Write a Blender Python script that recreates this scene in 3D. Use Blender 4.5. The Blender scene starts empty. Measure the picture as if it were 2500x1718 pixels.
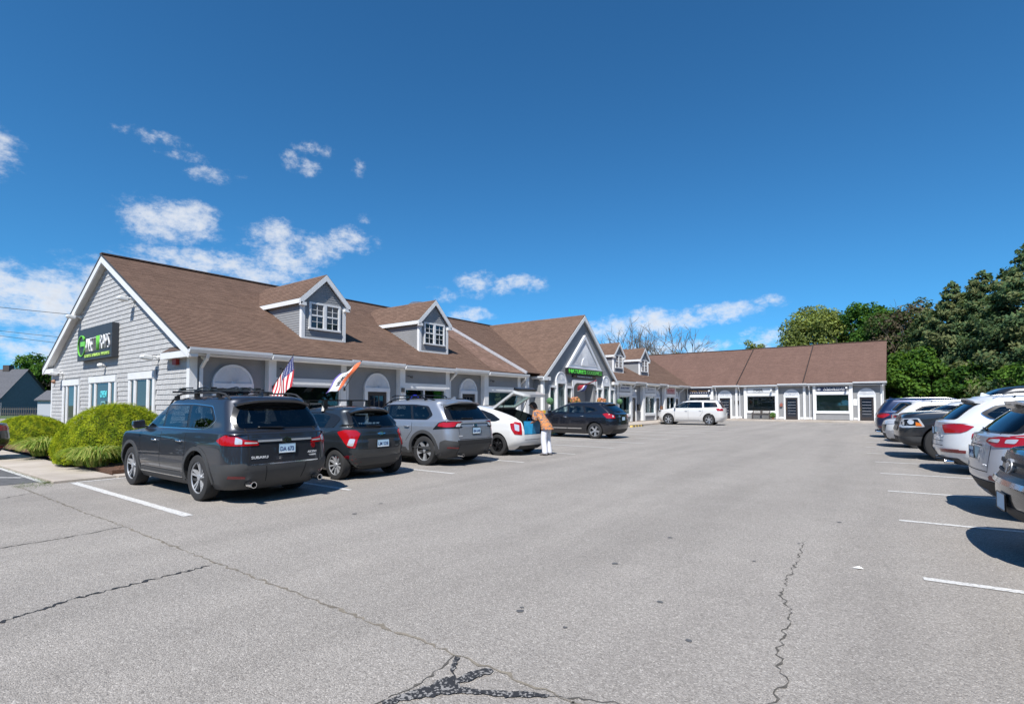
import bpy, bmesh, math, random
from math import sin, cos, pi, radians, sqrt, atan2
from mathutils import Vector, Matrix, Quaternion
from mathutils.bvhtree import BVHTree
from mathutils.geometry import delaunay_2d_cdt
random.seed(7)
SC = bpy.context.scene
COL = SC.collection
# ------------------------------------------------------------------ camera
cam = bpy.data.cameras.new('camera'); cam_o = bpy.data.objects.new('camera', cam); COL.objects.link(cam_o)
cam.sensor_width = 36.0; cam.lens = 18.432; cam.shift_y = 0.0329
cam.clip_start = 0.1; cam.clip_end = 3000
cam_o.location = (0, 0, 1.52)
cam_o.rotation_euler = (radians(92.0), 0, radians(36.41))
SC.camera = cam_o
# ------------------------------------------------------------------ light
LX, LY, LZ = -0.27, 0.68, -1.0                       # direction the sunlight travels
SUN_EL = math.asin(1 / sqrt(LX*LX + LY*LY + 1)); SUN_AZ = atan2(-LX, -LY)
sun = bpy.data.lights.new('sun', 'SUN'); sun_o = bpy.data.objects.new('sun', sun); COL.objects.link(sun_o)
sun.energy = 4.5; sun.angle = radians(0.53); sun.color = (1.0, 0.965, 0.91)
sun_o.location = (30, -50, 70)
sun_o.rotation_euler = Vector((LX, LY, LZ)).to_track_quat('-Z', 'Y').to_euler()
# ------------------------------------------------------------------ world: sky with cumulus
W = bpy.data.worlds.new('World'); SC.world = W; W.use_nodes = True
def make_world():
    nt = W.node_tree; nt.nodes.clear(); N = nt.nodes.new; L = nt.links.new
    def math_(op, a, b=None, c=None):
        n = N('ShaderNodeMath'); n.operation = op
        for i, v in enumerate((a, b, c)):
            if v is None: continue
            if hasattr(v, 'name') or hasattr(v, 'is_linked'): L(v, n.inputs[i])
            else: n.inputs[i].default_value = v
        return n.outputs[0]
    out = N('ShaderNodeOutputWorld'); bg = N('ShaderNodeBackground')
    sky = N('ShaderNodeTexSky'); sky.sky_type = 'NISHITA'; sky.sun_disc = False
    sky.sun_elevation = SUN_EL; sky.sun_rotation = SUN_AZ
    sky.altitude = 0; sky.air_density = 1.0; sky.dust_density = 0.0; sky.ozone_density = 1.6
    tcs = N('ShaderNodeTexCoord'); lift = N('ShaderNodeVectorMath'); lift.operation = 'MULTIPLY_ADD'; L(tcs.outputs['Generated'], lift.inputs[0]); lift.inputs[1].default_value = (1, 1, .86); lift.inputs[2].default_value = (0, 0, .13)
    nrm = N('ShaderNodeVectorMath'); nrm.operation = 'NORMALIZE'; L(lift.outputs[0], nrm.inputs[0]); L(nrm.outputs[0], sky.inputs[0])
    pre = N('ShaderNodeVectorMath'); pre.operation = 'SCALE'; L(sky.outputs[0], pre.inputs[0]); pre.inputs['Scale'].default_value = .1/.62
    gm = N('ShaderNodeGamma'); L(pre.outputs[0], gm.inputs[0]); gm.inputs[1].default_value = 1.42
    hs = N('ShaderNodeVectorMath'); hs.operation = 'MULTIPLY'; L(gm.outputs[0], hs.inputs[0]); hs.inputs[1].default_value = (3.1, 6.9, 7.6)
    tc = N('ShaderNodeTexCoord'); sep = N('ShaderNodeSeparateXYZ'); L(tc.outputs['Generated'], sep.inputs[0])
    x, y, z = sep.outputs
    az = math_('MULTIPLY', math_('ARCTAN2', x, y), 180/pi)
    el = math_('MULTIPLY', math_('ARCSINE', z), 180/pi)
    # noise that tears the outlines
    comb = N('ShaderNodeCombineXYZ'); L(math_('MULTIPLY', az, 0.17), comb.inputs[0]); L(math_('MULTIPLY', el, 0.27), comb.inputs[1])
    def noise(scale, detail, rough, off):
        m = N('ShaderNodeVectorMath'); m.operation = 'ADD'; L(comb.outputs[0], m.inputs[0]); m.inputs[1].default_value = off
        n = N('ShaderNodeTexNoise'); n.noise_dimensions = '2D'; n.inputs['Scale'].default_value = scale; n.inputs['Detail'].default_value = detail
        n.inputs['Roughness'].default_value = rough; L(m.outputs[0], n.inputs['Vector']); return n.outputs[0]
    n1 = noise(1.7, 9, 0.68, (3.1, 7.7, 0)); n2 = noise(5.0, 6, 0.66, (1.3, 2.2, 4))
    # puffs: azimuth, elevation, half width, half height, weight (degrees)
    puffs = [(-70,16.3,4.0,2.0,1.15),(-67.6,16.9,2.0,1.5,1.0),(-60.2,15.9,3.6,1.9,.95),(-57.5,15.5,2.6,1.9,.9),(-53.3,16.8,2.4,1.2,.72),
             (-67,13.0,5.0,1.5,1.0),(-62.5,12.4,4.2,1.7,1.0),(-59.8,13.5,3.0,1.6,.8),(-72,11.0,5.5,2.0,.75),(-64,9.5,7,2.4,.95),(-78,8.4,7.5,3.0,1.15),(-79,4.8,6.5,1.6,.85),
             (-82.2,19.0,2.4,1.8,.9),(-71.0,23.0,2.4,.45,.36),(-68.6,22.1,1.8,.4,.3),(-66.2,21.0,1.9,.7,.46),(-59.6,23.3,1.0,.9,.62),(-57.4,24.6,1.7,.6,.5),(-57.9,23.1,1.0,1.0,.62),(-52.9,23.3,.7,.8,.6),
             (-40.3,12.8,2.4,1.3,.78),(-35.0,12.9,2.4,1.0,.72),(-37.5,12.4,2.0,.9,.6),(-43.9,11.9,1.4,.8,.42),(-41.2,9.7,2.2,.9,.7),(-47,8.5,2.2,1.0,.5),
             (-25.5,7.9,3.0,1.6,1.1),(-21.6,8.5,3.6,1.6,1.15),(-17.2,8.9,3.8,1.2,1.05),(-13.4,9.4,2.8,.9,.82),(-10.3,10.1,1.6,.6,.6),(-16.5,5.6,2.6,1.1,.95),(-20.5,5.6,4,1.3,.8),(-10,6.3,2.4,1.1,.66),(-52.2,18.9,.7,.5,.5),
             # the same weather goes on outside the frame
             (-100,12,7,2.6,1.1),(-120,9,9,2.6,1.1),(-145,13,7,2.3,1.1),(-170,8,9,2.4,1.1),(165,12,7,2.4,1.1),(140,8,8,2.2,1.1),(112,11,7,2.2,1.1),(85,8,8,2.4,1.1),(55,10,6,2.0,1.0),(30,7,6,1.8,1.0)]
    dens = None
    ang = N('ShaderNodeCombineXYZ'); L(az, ang.inputs[0]); L(el, ang.inputs[1])
    for (a, e, wa, we, wt) in puffs:
        m = N('ShaderNodeVectorMath'); m.operation = 'MULTIPLY_ADD'; L(ang.outputs[0], m.inputs[0]); m.inputs[1].default_value = (1/wa, 1/we, 0); m.inputs[2].default_value = (-a/wa, -e/we, 0)
        d = N('ShaderNodeVectorMath'); d.operation = 'DOT_PRODUCT'; L(m.outputs[0], d.inputs[0]); L(m.outputs[0], d.inputs[1])
        g = math_('MULTIPLY_ADD', d.outputs['Value'], -wt, wt)
        dens = g if dens is None else math_('MAXIMUM', dens, g)
    dens = math_('MAXIMUM', dens, -1.4)
    t = math_('ADD', math_('MULTIPLY', math_('SUBTRACT', n1, 0.5), 3.4), math_('MULTIPLY', math_('SUBTRACT', n2, 0.5), 1.5))
    t = math_('ADD', math_('MULTIPLY', dens, 0.95), t)
    rmp = N('ShaderNodeMapRange'); rmp.interpolation_type = 'SMOOTHERSTEP'
    L(t, rmp.inputs[0]); rmp.inputs[1].default_value = -0.4; rmp.inputs[2].default_value = 1.95; rmp.inputs[3].default_value = 0; rmp.inputs[4].default_value = 1
    # thicker cores are a little greyer, edges are bright
    core = N('ShaderNodeMapRange'); L(math_('ADD', t, math_('MULTIPLY', math_('SUBTRACT', n2, 0.5), 2.2)), core.inputs[0])
    core.inputs[1].default_value = 0.5; core.inputs[2].default_value = 2.2
    cc = N('ShaderNodeMix'); cc.data_type = 'RGBA'; L(core.outputs[0], cc.inputs[0])
    cc.inputs[6].default_value = (6.2, 6.35, 6.6, 1); cc.inputs[7].default_value = (4.7, 5.0, 5.5, 1)
    mx = N('ShaderNodeMix'); mx.data_type = 'RGBA'; L(math_('MULTIPLY', rmp.outputs[0], 0.95), mx.inputs[0]); L(hs.outputs[0], mx.inputs[6]); L(cc.outputs[2], mx.inputs[7])
    L(mx.outputs[2], bg.inputs[0]); bg.inputs[1].default_value = 0.10
    L(bg.outputs[0], out.inputs[0])
make_world()
W.cycles.sampling_method = 'MANUAL'; W.cycles.sample_map_resolution = 256
vs = SC.view_settings; vs.view_transform = 'Standard'; vs.look = 'None'; vs.exposure = 0.6; vs.gamma = 1.0; vs.use_curve_mapping = False
SC.cycles.use_denoising = True
SC.cycles.max_bounces = 8; SC.cycles.transparent_max_bounces = 12
# ------------------------------------------------------------------ helpers
class MB:
    """collects faces for one mesh"""
    def __init__(s): s.v = []; s.f = []; s.mi = []; s.cut = []
    def add(s, vs, fs, mi=0):
        o = len(s.v); s.cut.append((o, len(s.f))); s.v += [tuple(p) for p in vs]
        for f in fs: s.f.append(tuple(i + o for i in f)); s.mi.append(mi)
    def box(s, x0, x1, y0, y1, z0, z1, mi=0):
        if x0 > x1: x0, x1 = x1, x0
        if y0 > y1: y0, y1 = y1, y0
        if z0 > z1: z0, z1 = z1, z0
        s.add([(x0,y0,z0),(x1,y0,z0),(x1,y1,z0),(x0,y1,z0),(x0,y0,z1),(x1,y0,z1),(x1,y1,z1),(x0,y1,z1)],
              [(0,3,2,1),(4,5,6,7),(0,1,5,4),(1,2,6,5),(2,3,7,6),(3,0,4,7)], mi)
    def prism(s, poly, fn, a, b, mi=0):
        """poly: 2D outline, fn(u, v, w) -> xyz, extruded from w=a to w=b"""
        n = len(poly)
        vs = [fn(u, v, a) for u, v in poly] + [fn(u, v, b) for u, v in poly]
        fs = [tuple(range(n)), tuple(range(2*n-1, n-1, -1))] + [(i, i+n, (i+1) % n + n, (i+1) % n) for i in range(n)]
        s.add(vs, fs, mi)
    def beam(s, p, q, w, h=None, up=(0,0,1), mi=0):
        h = h or w; p = Vector(p); q = Vector(q); d = (q-p).normalized(); u = Vector(up)
        a = d.cross(u)
        if a.length < 1e-4: a = d.cross(Vector((1,0,0)))
        a.normalize(); b = a.cross(d).normalized(); a *= w/2; b *= h/2
        s.add([p-a-b,p+a-b,p+a+b,p-a+b,q-a-b,q+a-b,q+a+b,q-a+b],[(0,3,2,1),(4,5,6,7),(0,1,5,4),(1,2,6,5),(2,3,7,6),(3,0,4,7)],mi)
    def tube(s, pts, r, n=8, mi=0, cap=True):
        pts = [Vector(p) for p in pts]; rs = r if isinstance(r, (list, tuple)) else [r]*len(pts)
        rings = []; ref = None
        for i, p in enumerate(pts):
            d = (pts[min(i+1, len(pts)-1)] - pts[max(i-1, 0)]).normalized()
            if ref is None: ref = d.cross(Vector((0,0,1)) if abs(d.z) < .9 else Vector((1,0,0))).normalized()
            ref = (ref - d*ref.dot(d)).normalized(); b = d.cross(ref)
            rings.append([p + (ref*cos(2*pi*k/n) + b*sin(2*pi*k/n))*rs[i] for k in range(n)])
        vs = [v for R in rings for v in R]; fs = []
        for i in range(len(pts)-1):
            for k in range(n): fs.append((i*n+k, i*n+(k+1) % n, (i+1)*n+(k+1) % n, (i+1)*n+k))
        if cap: fs.append(tuple(range(n-1, -1, -1))); fs.append(tuple((len(pts)-1)*n + k for k in range(n)))
        s.add(vs, fs, mi)
    def lathe(s, prof, fn, n=24, mi=0):
        """prof: (r, h) list; fn(x, y, h) -> xyz"""
        vs = [fn(r*cos(2*pi*k/n), r*sin(2*pi*k/n), h) for r, h in prof for k in range(n)]; fs = []
        for i in range(len(prof)-1):
            for k in range(n): fs.append((i*n+k, i*n+(k+1) % n, (i+1)*n+(k+1) % n, (i+1)*n+k))
        s.add(vs, fs, mi)
    def mesh(s, name, mats, smooth=False, sharp=None):
        me = bpy.data.meshes.new(name); me.from_pydata(s.v, [], s.f)
        mats = mats if isinstance(mats, (list, tuple)) else [mats]
        for m in mats: me.materials.append(m)
        if len(mats) > 1: me.polygons.foreach_set('material_index', s.mi)
        if smooth: me.polygons.foreach_set('use_smooth', [True]*len(me.polygons))
        if sharp: me.set_sharp_from_angle(angle=radians(sharp))
        me.update(); return me
    def build(s, name, mats, parent=None, smooth=False, sharp=None):
        return link(name, s.mesh(name, mats, smooth, sharp), parent)
def build_each(mb, name, mats, parent=None):
    """one object for every piece that was added"""
    cuts = mb.cut + [(len(mb.v), len(mb.f))]
    for (v0, f0), (v1, f1) in zip(cuts, cuts[1:]):
        p = mb.__class__(); p.v = mb.v[v0:v1]; p.f = [tuple(i-v0 for i in f) for f in mb.f[f0:f1]]; p.mi = mb.mi[f0:f1]
        if parent is None: o = p.build(name, mats)
        else: o = p.build(name, mats, parent)
    return o
def link(name, data, parent=None):
    o = bpy.data.objects.new(name, data); COL.objects.link(o)
    if parent is not None: o.parent = parent
    return o
def thing(name, label, cat, loc=(0,0,0), rz=0, group=None):
    o = link(name, None); o.location = loc; o.rotation_euler = (0,0,rz); o.empty_display_size = .2
    return tag(o, label, cat, group)
def tag(o, label=None, cat=None, group=None, kind=None):
    if label: o['label'] = label
    if cat: o['category'] = cat
    if group: o['group'] = group
    if kind: o['kind'] = kind
    return o
def struct(o): o['kind'] = 'structure'; return o
_M = {}
def mat(name, col, rough=.6, metal=0, spec=.5, coat=0, emit=0, var=0, vscale=3, bump=0, bscale=40, trans=0, alpha=1):
    """plain principled surface with procedural colour variation and fine relief"""
    if name in _M: return _M[name]
    m = bpy.data.materials.new(name); m.use_nodes = True; nt = m.node_tree; b = nt.nodes['Principled BSDF']
    c = (*col, 1)
    b.inputs['Base Color'].default_value = c; b.inputs['Roughness'].default_value = rough; b.inputs['Metallic'].default_value = metal
    b.inputs['Specular IOR Level'].default_value = spec; b.inputs['Coat Weight'].default_value = coat; b.inputs['Coat Roughness'].default_value = .03
    if trans: b.inputs['Transmission Weight'].default_value = trans
    if emit: b.inputs['Emission Color'].default_value = c; b.inputs['Emission Strength'].default_value = emit
    if var or bump:
        tc = nt.nodes.new('ShaderNodeTexCoord')
    if var:
        n = nt.nodes.new('ShaderNodeTexNoise'); n.inputs['Scale'].default_value = vscale; n.inputs['Detail'].default_value = 6; n.inputs['Roughness'].default_value = .65
        nt.links.new(tc.outputs['Object'], n.inputs['Vector'])
        r = nt.nodes.new('ShaderNodeValToRGB'); r.color_ramp.elements[0].position = .3; r.color_ramp.elements[1].position = .72
        r.color_ramp.elements[0].color = (*[max(0, v*(1-var)) for v in col], 1); r.color_ramp.elements[1].color = (*[min(1, v*(1+var)) for v in col], 1)
        nt.links.new(n.outputs[0], r.inputs[0]); nt.links.new(r.outputs[0], b.inputs['Base Color'])
    if bump:
        n = nt.nodes.new('ShaderNodeTexNoise'); n.inputs['Scale'].default_value = bscale; n.inputs['Detail'].default_value = 4
        nt.links.new(tc.outputs['Object'], n.inputs['Vector'])
        bp = nt.nodes.new('ShaderNodeBump'); bp.inputs['Strength'].default_value = bump; bp.inputs['Distance'].default_value = .02
        nt.links.new(n.outputs[0], bp.inputs['Height']); nt.links.new(bp.outputs[0], b.inputs['Normal'])
    _M[name] = m; return m
def nodes_mat(name):
    m = bpy.data.materials.new(name); m.use_nodes = True; nt = m.node_tree
    return m, nt, nt.nodes['Principled BSDF'], nt.nodes.new, nt.links.new
def ramp(nt, src, stops):
    r = nt.nodes.new('ShaderNodeValToRGB'); e = r.color_ramp.elements
    while len(e) < len(stops): e.new(.5)
    for i, (p, c) in enumerate(stops): e[i].position = p; e[i].color = (*c, 1) if len(c) == 3 else c
    nt.links.new(src, r.inputs[0]); return r.outputs[0]
def thin_glass(name, tint=(.75,.82,.82), refl=1.0):
    m, nt, b, N, L = nodes_mat(name); nt.nodes.remove(b)
    t = N('ShaderNodeBsdfTransparent'); t.inputs[0].default_value = (*tint, 1)
    g = N('ShaderNodeBsdfGlossy'); g.inputs['Roughness'].default_value = .01; g.inputs[0].default_value = (.95,.97,1,1)
    lw = N('ShaderNodeLayerWeight'); lw.inputs[0].default_value = .5
    pw = N('ShaderNodeMath'); pw.operation = 'POWER'; L(lw.outputs['Facing'], pw.inputs[0]); pw.inputs[1].default_value = 4.0
    mul = N('ShaderNodeMath'); mul.operation = 'MULTIPLY_ADD'; mul.use_clamp = True; L(pw.outputs[0], mul.inputs[0]); mul.inputs[1].default_value = .85*refl; mul.inputs[2].default_value = .055*refl
    mx = N('ShaderNodeMixShader'); L(mul.outputs[0], mx.inputs[0]); L(t.outputs[0], mx.inputs[1]); L(g.outputs[0], mx.inputs[2])
    L(mx.outputs[0], nt.nodes['Material Output'].inputs[0]); return m
def text_mesh(txt, width=None, height=None, depth=.01, bold=0):
    """flat lettering centred on the origin in the local XY plane, facing +Z"""
    cu = bpy.data.curves.new('lettering', 'FONT'); cu.body = txt; cu.align_x = 'CENTER'; cu.align_y = 'CENTER'; cu.extrude = depth/2; cu.resolution_u = 3; cu.offset = bold
    o = bpy.data.objects.new('lettering', cu); COL.objects.link(o)
    dg = bpy.context.evaluated_depsgraph_get(); dg.update()
    me = bpy.data.meshes.new_from_object(o.evaluated_get(dg)); bpy.data.objects.remove(o); bpy.data.curves.remove(cu)
    xs = [v.co.x for v in me.vertices]; ys = [v.co.y for v in me.vertices]
    w = max(xs)-min(xs); h = max(ys)-min(ys); cx = (max(xs)+min(xs))/2; cy = (max(ys)+min(ys))/2
    sx = width/w if width else None; sy = height/h if height else None
    sx = sx or sy; sy = sy or sx
    for v in me.vertices: v.co.x = (v.co.x-cx)*sx; v.co.y = (v.co.y-cy)*sy
    return me
def lettering(name, txt, m, parent, fn, width=None, height=None, depth=.01, bold=0):
    """fn(u, v, w) -> xyz: u along the line, v up, w out of the surface"""
    me = text_mesh(txt, width, height, depth, bold)
    for v in me.vertices: v.co = Vector(fn(v.co.x, v.co.y, v.co.z + depth/2))
    me.materials.clear(); me.materials.append(m); return link(name, me, parent)
# ------------------------------------------------------------------ setting materials
def asphalt_mat():
    m, nt, b, N, L = nodes_mat('asphalt'); tc = N('ShaderNodeTexCoord'); v = tc.outputs['Object']
    def noise(s, d, r=.6):
        n = N('ShaderNodeTexNoise'); n.inputs['Scale'].default_value = s; n.inputs['Detail'].default_value = d; n.inputs['Roughness'].default_value = r; L(v, n.inputs['Vector']); return n.outputs[0]
    vo = N('ShaderNodeTexVoronoi'); vo.inputs['Scale'].default_value = 125; L(v, vo.inputs['Vector'])
    hue = ramp(nt, N('ShaderNodeSeparateColor').outputs[0], [(0,(0,0,0)),(1,(1,1,1))])
    sc = N('ShaderNodeSeparateColor'); L(vo.outputs['Color'], sc.inputs[0])
    stones = ramp(nt, sc.outputs[0], [(0,(.19,.174,.157)),(.18,(.245,.225,.204)),(.4,(.29,.267,.242)),(.75,(.32,.295,.268)),(.92,(.37,.342,.311)),(1,(.49,.453,.412))])
    big = ramp(nt, noise(.13, 6, .72), [(.28,(.9,.9,.905)),(.5,(.99,.99,.99)),(.75,(1.06,1.055,1.045))])
    stain = ramp(nt, noise(.75, 3, .55), [(.64,(1,1,1)),(.74,(.92,.92,.92)),(.82,(.84,.84,.845))])
    mid = ramp(nt, noise(1.6, 8, .75), [(.3,(.93,.93,.93)),(.7,(1.06,1.06,1.06))])
    fine = ramp(nt, noise(32, 5, .8), [(.3,(.8,.8,.8)),(.7,(1.16,1.16,1.16))])
    # faint drag of tyres and drips along the drive lane
    mp = N('ShaderNodeMapping'); mp.inputs['Scale'].default_value = (1.1, .12, 1); L(v, mp.inputs[0])
    n2 = N('ShaderNodeTexNoise'); n2.inputs['Scale'].default_value = 1; n2.inputs['Detail'].default_value = 4; L(mp.outputs[0], n2.inputs[0])
    lane = ramp(nt, n2.outputs[0], [(.35,(.9,.9,.9)),(.6,(1.04,1.04,1.04))])
    cur = stones
    for f in (big, mid, fine, lane, stain):
        x = N('ShaderNodeMix'); x.data_type = 'RGBA'; x.blend_type = 'MULTIPLY'; x.inputs[0].default_value = 1; L(cur, x.inputs[6]); L(f, x.inputs[7]); cur = x.outputs[2]
    L(cur, b.inputs['Base Color']); b.inputs['Roughness'].default_value = .92; b.inputs['Specular IOR Level'].default_value = .25
    bp = N('ShaderNodeBump'); bp.inputs['Strength'].default_value = .55; bp.inputs['Distance'].default_value = .012
    L(vo.outputs['Distance'], bp.inputs['Height']); bp.invert = True; L(bp.outputs[0], b.inputs['Normal'])
    return m
def worn_paint():
    m, nt, b, N, L = nodes_mat('worn_line_paint'); tc = N('ShaderNodeTexCoord')
    n = N('ShaderNodeTexNoise'); n.inputs['Scale'].default_value = 30; n.inputs['Detail'].default_value = 6; n.inputs['Roughness'].default_value = .75; L(tc.outputs['Object'], n.inputs[0])
    L(ramp(nt, n.outputs[0], [(.38,(.3,.29,.275)),(.48,(.52,.51,.49)),(.72,(.68,.67,.65))]), b.inputs['Base Color']); b.inputs['Roughness'].default_value = .8
    return m
def concrete_mat():
    m, nt, b, N, L = nodes_mat('sidewalk_concrete'); tc = N('ShaderNodeTexCoord'); v = tc.outputs['Object']
    def noise(s, d, r):
        n = N('ShaderNodeTexNoise'); n.inputs['Scale'].default_value = s; n.inputs['Detail'].default_value = d; n.inputs['Roughness'].default_value = r; L(v, n.inputs[0]); return n.outputs[0]
    a = ramp(nt, noise(.8, 7, .7), [(.3,(.33,.285,.235)),(.55,(.43,.375,.32)),(.75,(.5,.45,.39))])
    f = ramp(nt, noise(60, 4, .7), [(.3,(.8,.8,.8)),(.7,(1.12,1.12,1.12))])
    x = N('ShaderNodeMix'); x.data_type = 'RGBA'; x.blend_type = 'MULTIPLY'; x.inputs[0].default_value = 1; L(a, x.inputs[6]); L(f, x.inputs[7]); L(x.outputs[2], b.inputs['Base Color'])
    b.inputs['Roughness'].default_value = .9
    return m
ASPH = asphalt_mat(); PAINT = worn_paint(); CONC = concrete_mat()
GRASS = mat('rough_grass', (.07,.105,.03), .95, var=.45, vscale=2.5, bump=.6, bscale=25)
MULCH = mat('bark_mulch', (.11,.055,.032), .95, var=.6, vscale=45, bump=1, bscale=90)
TAR = mat('tar_seal', (.022,.022,.024), .7, var=.5, vscale=40, bump=.3, bscale=60)
CRACK = mat('crack_dirt', (.085,.078,.068), .95, var=.5, vscale=25)
CRACK2 = mat('crack_sand', (.19,.165,.13), .95, var=.45, vscale=8)
OIL = mat('oil_spot', (.10,.098,.096), .6, var=.4, vscale=12)
# ------------------------------------------------------------------ ground
b = MB(); b.add([(-600,-600,-.05),(600,-600,-.05),(600,900,-.05),(-600,900,-.05)], [(0,1,2,3)]); struct(b.build('ground', GRASS))
b = MB(); b.add([(-75,-60,0),(8.2,-60,0),(8.2,60,0),(-75,60,0)], [(0,1,2,3)]); struct(b.build('parking_lot', ASPH))
# darker repaved strip at the far left
b = MB(); b.add([(-40,1.2,.004),(-13.5,1.2,.004),(-13.5,2.88,.004),(-40,2.88,.004)], [(0,1,2,3)])
struct(b.build('side_lot_patch', mat('dark_asphalt', (.1,.1,.102), .95, var=.3, vscale=6, bump=.4, bscale=70)))
# sidewalk with slab joints, kerb face included
def sidewalk(name, rects, H=.128):
    xs = [r[0] for r in rects]+[r[1] for r in rects]; ys = [r[2] for r in rects]+[r[3] for r in rects]
    b = MB()
    for (x0,x1,y0,y1) in rects: b.box(x0+.006,x1-.006,y0+.006,y1-.006,-.02,.10)
    for i, v in enumerate(b.v): b.v[i] = (v[0], v[1], v[2]*H/.128 if v[2] > 0 else v[2])
    o = struct(b.build(name, CONC))
    for (x0,x1,y0,y1) in rects:
        b = MB(); e = .01; t = .018
        b.add([(x0+e,y0+e,.09),(x1-e,y0+e,.09),(x1-e,y1-e,.09),(x0+e,y1-e,.09),(x0+e,y0+e,.115),(x1-e,y0+e,.115),(x1-e,y1-e,.115),(x0+e,y1-e,.115),
               (x0+e+t,y0+e+t,.128),(x1-e-t,y0+e+t,.128),(x1-e-t,y1-e-t,.128),(x0+e+t,y1-e-t,.128)],
              [(0,1,5,4),(1,2,6,5),(2,3,7,6),(3,0,4,7),(4,5,9,8),(5,6,10,9),(6,7,11,10),(7,4,8,11),(8,9,10,11)])
        b.v = [(p[0],p[1],p[2]*H/.128) for p in b.v]; b.build('slab', CONC, o)
    return o
fw = []; y = 6.62
while y < 51.9:
    y1 = min(y+2.0, 52.95); edge = -12.95 if y < 17 else -14.5
    fw.append((-17.1, -15.0, y, y1)); fw.append((-15.0, edge, y, y1)); y += 2.0
sidewalk('front_sidewalk', fw)
ew = [(-13.3,-12.95,3.92,5.3),(-13.3,-12.95,5.3,6.6)]; x = -33.0
while x < -13.5: ew.append((x, min(x+2.0, -12.95), 2.9, 3.9)); x += 2.0
sidewalk('side_sidewalk', ew, .05)
ww = []; x = -14.5
while x < -.6: ww.append((x, x+2.0, 50.4, 52.95)); x += 2.0
sidewalk('wing_sidewalk', ww)
b = MB(); nx, ny = 60, 12
for i in range(nx+1):
    for j in range(ny+1):
        b.v.append((-31+14*i/nx, 3.92+2.98*j/ny, .11+.07*sin(pi*j/ny)+random.uniform(-.02,.03)))
for i in range(nx):
    for j in range(ny): b.f.append((i*(ny+1)+j,(i+1)*(ny+1)+j,(i+1)*(ny+1)+j+1,i*(ny+1)+j+1)); b.mi.append(0)
struct(b.build('mulch_bed', MULCH))
b = MB(); b.box(-17.05,-13.32,3.92,6.6,.02,.13); 
for k in range(200):
    x, y = random.uniform(-16.9,-13.5), random.uniform(4.1,6.5); r = random.uniform(.04,.14)
    b.add([(x-r,y,.125),(x,y-r,.125),(x+r,y,.125),(x,y+r,.125),(x,y,.13+r*.4)],[(0,1,4),(1,2,4),(2,3,4),(3,0,4)])
struct(b.build('corner_bed', MULCH))
# painted lines, each its own sheet
def stripe(p, q, w=.1, name='parking_line', z=.005, m=None):
    p = Vector((*p, z)); q = Vector((*q, z)); d = (q-p).normalized(); a = Vector((-d.y, d.x, 0))*w/2
    n = max(2, int((q-p).length/.12)); vs = []
    for i in range(n+1):
        c = p.lerp(q, i/n); k1 = random.uniform(.86,1.05); k2 = random.uniform(.86,1.05); vs += [c+a*k1, c-a*k2]
    b = MB(); b.add(vs, [(2*i,2*i+1,2*i+3,2*i+2) for i in range(n)]); return struct(b.build(name, m or PAINT))
for i, yy in enumerate([3.17,5.78,8.48,11.2,13.95,16.7,19.4,22.2,24.9,27.7,30.4,33.1,35.9]):
    stripe((-12.9 if yy < 17 else -14.4, yy), (-7.8 - .03*i, yy + (.03 if i else 0)), .1 if i else .13)
stripe((-12.9,3.1), (-12.88,4.6), .1); stripe((-40,2.82),(-13.4,2.84),.09); stripe((-15.4,2.2),(-14.6,2.75),.09); stripe((-19.5,1.6),(-16.6,2.2),.1)
for (x, y) in [(.14,5.85),(-.03,8.57),(-.19,11.34),(-.36,14.12),(-.54,16.83),(-.83,19.63),(-.99,22.4),(-1.07,25.4),(-1.26,27.95),(-1.5,31.0),(-1.6,33.8),(-1.84,36.5),(-2.0,39.2),(-2.17,42.0)]:
    stripe((x,y),(x+5.4,y+.43),.1)
stripe((-10.5,49.2),(-9.4,50.2),.1); stripe((-14.4,49.9),(-9.4,50.25),.09)
# cracks and tar
def wander(pts, step, amp):
    out = []
    for a, c in zip(pts, pts[1:]):
        a = Vector((*a,0)); c = Vector((*c,0)); n = max(2, int((c-a).length/step)); d = (c-a).normalized(); s = Vector((-d.y,d.x,0))
        for i in range(n): out.append(a.lerp(c, i/n) + s*random.uniform(-amp,amp))
    out.append(Vector((*pts[-1],0))); return out
def crack(name, pts, w, m, step=.09, amp=.03, z=.004):
    P = wander(pts, step, amp); b = MB(); vs = []
    for i, p in enumerate(P):
        d = (P[min(i+1,len(P)-1)]-P[max(i-1,0)]).normalized(); s = Vector((-d.y,d.x,0))*w*(random.uniform(.2,1.0) if random.random() < .8 else random.uniform(1.1,1.9))*(.15 if random.random() < .1 else 1)
        vs += [(p.x+s.x,p.y+s.y,z),(p.x-s.x*.8,p.y-s.y*.8,z)]
    b.add(vs, [(2*i,2*i+1,2*i+3,2*i+2) for i in range(len(P)-1)]); return struct(b.build(name, m))

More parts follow.
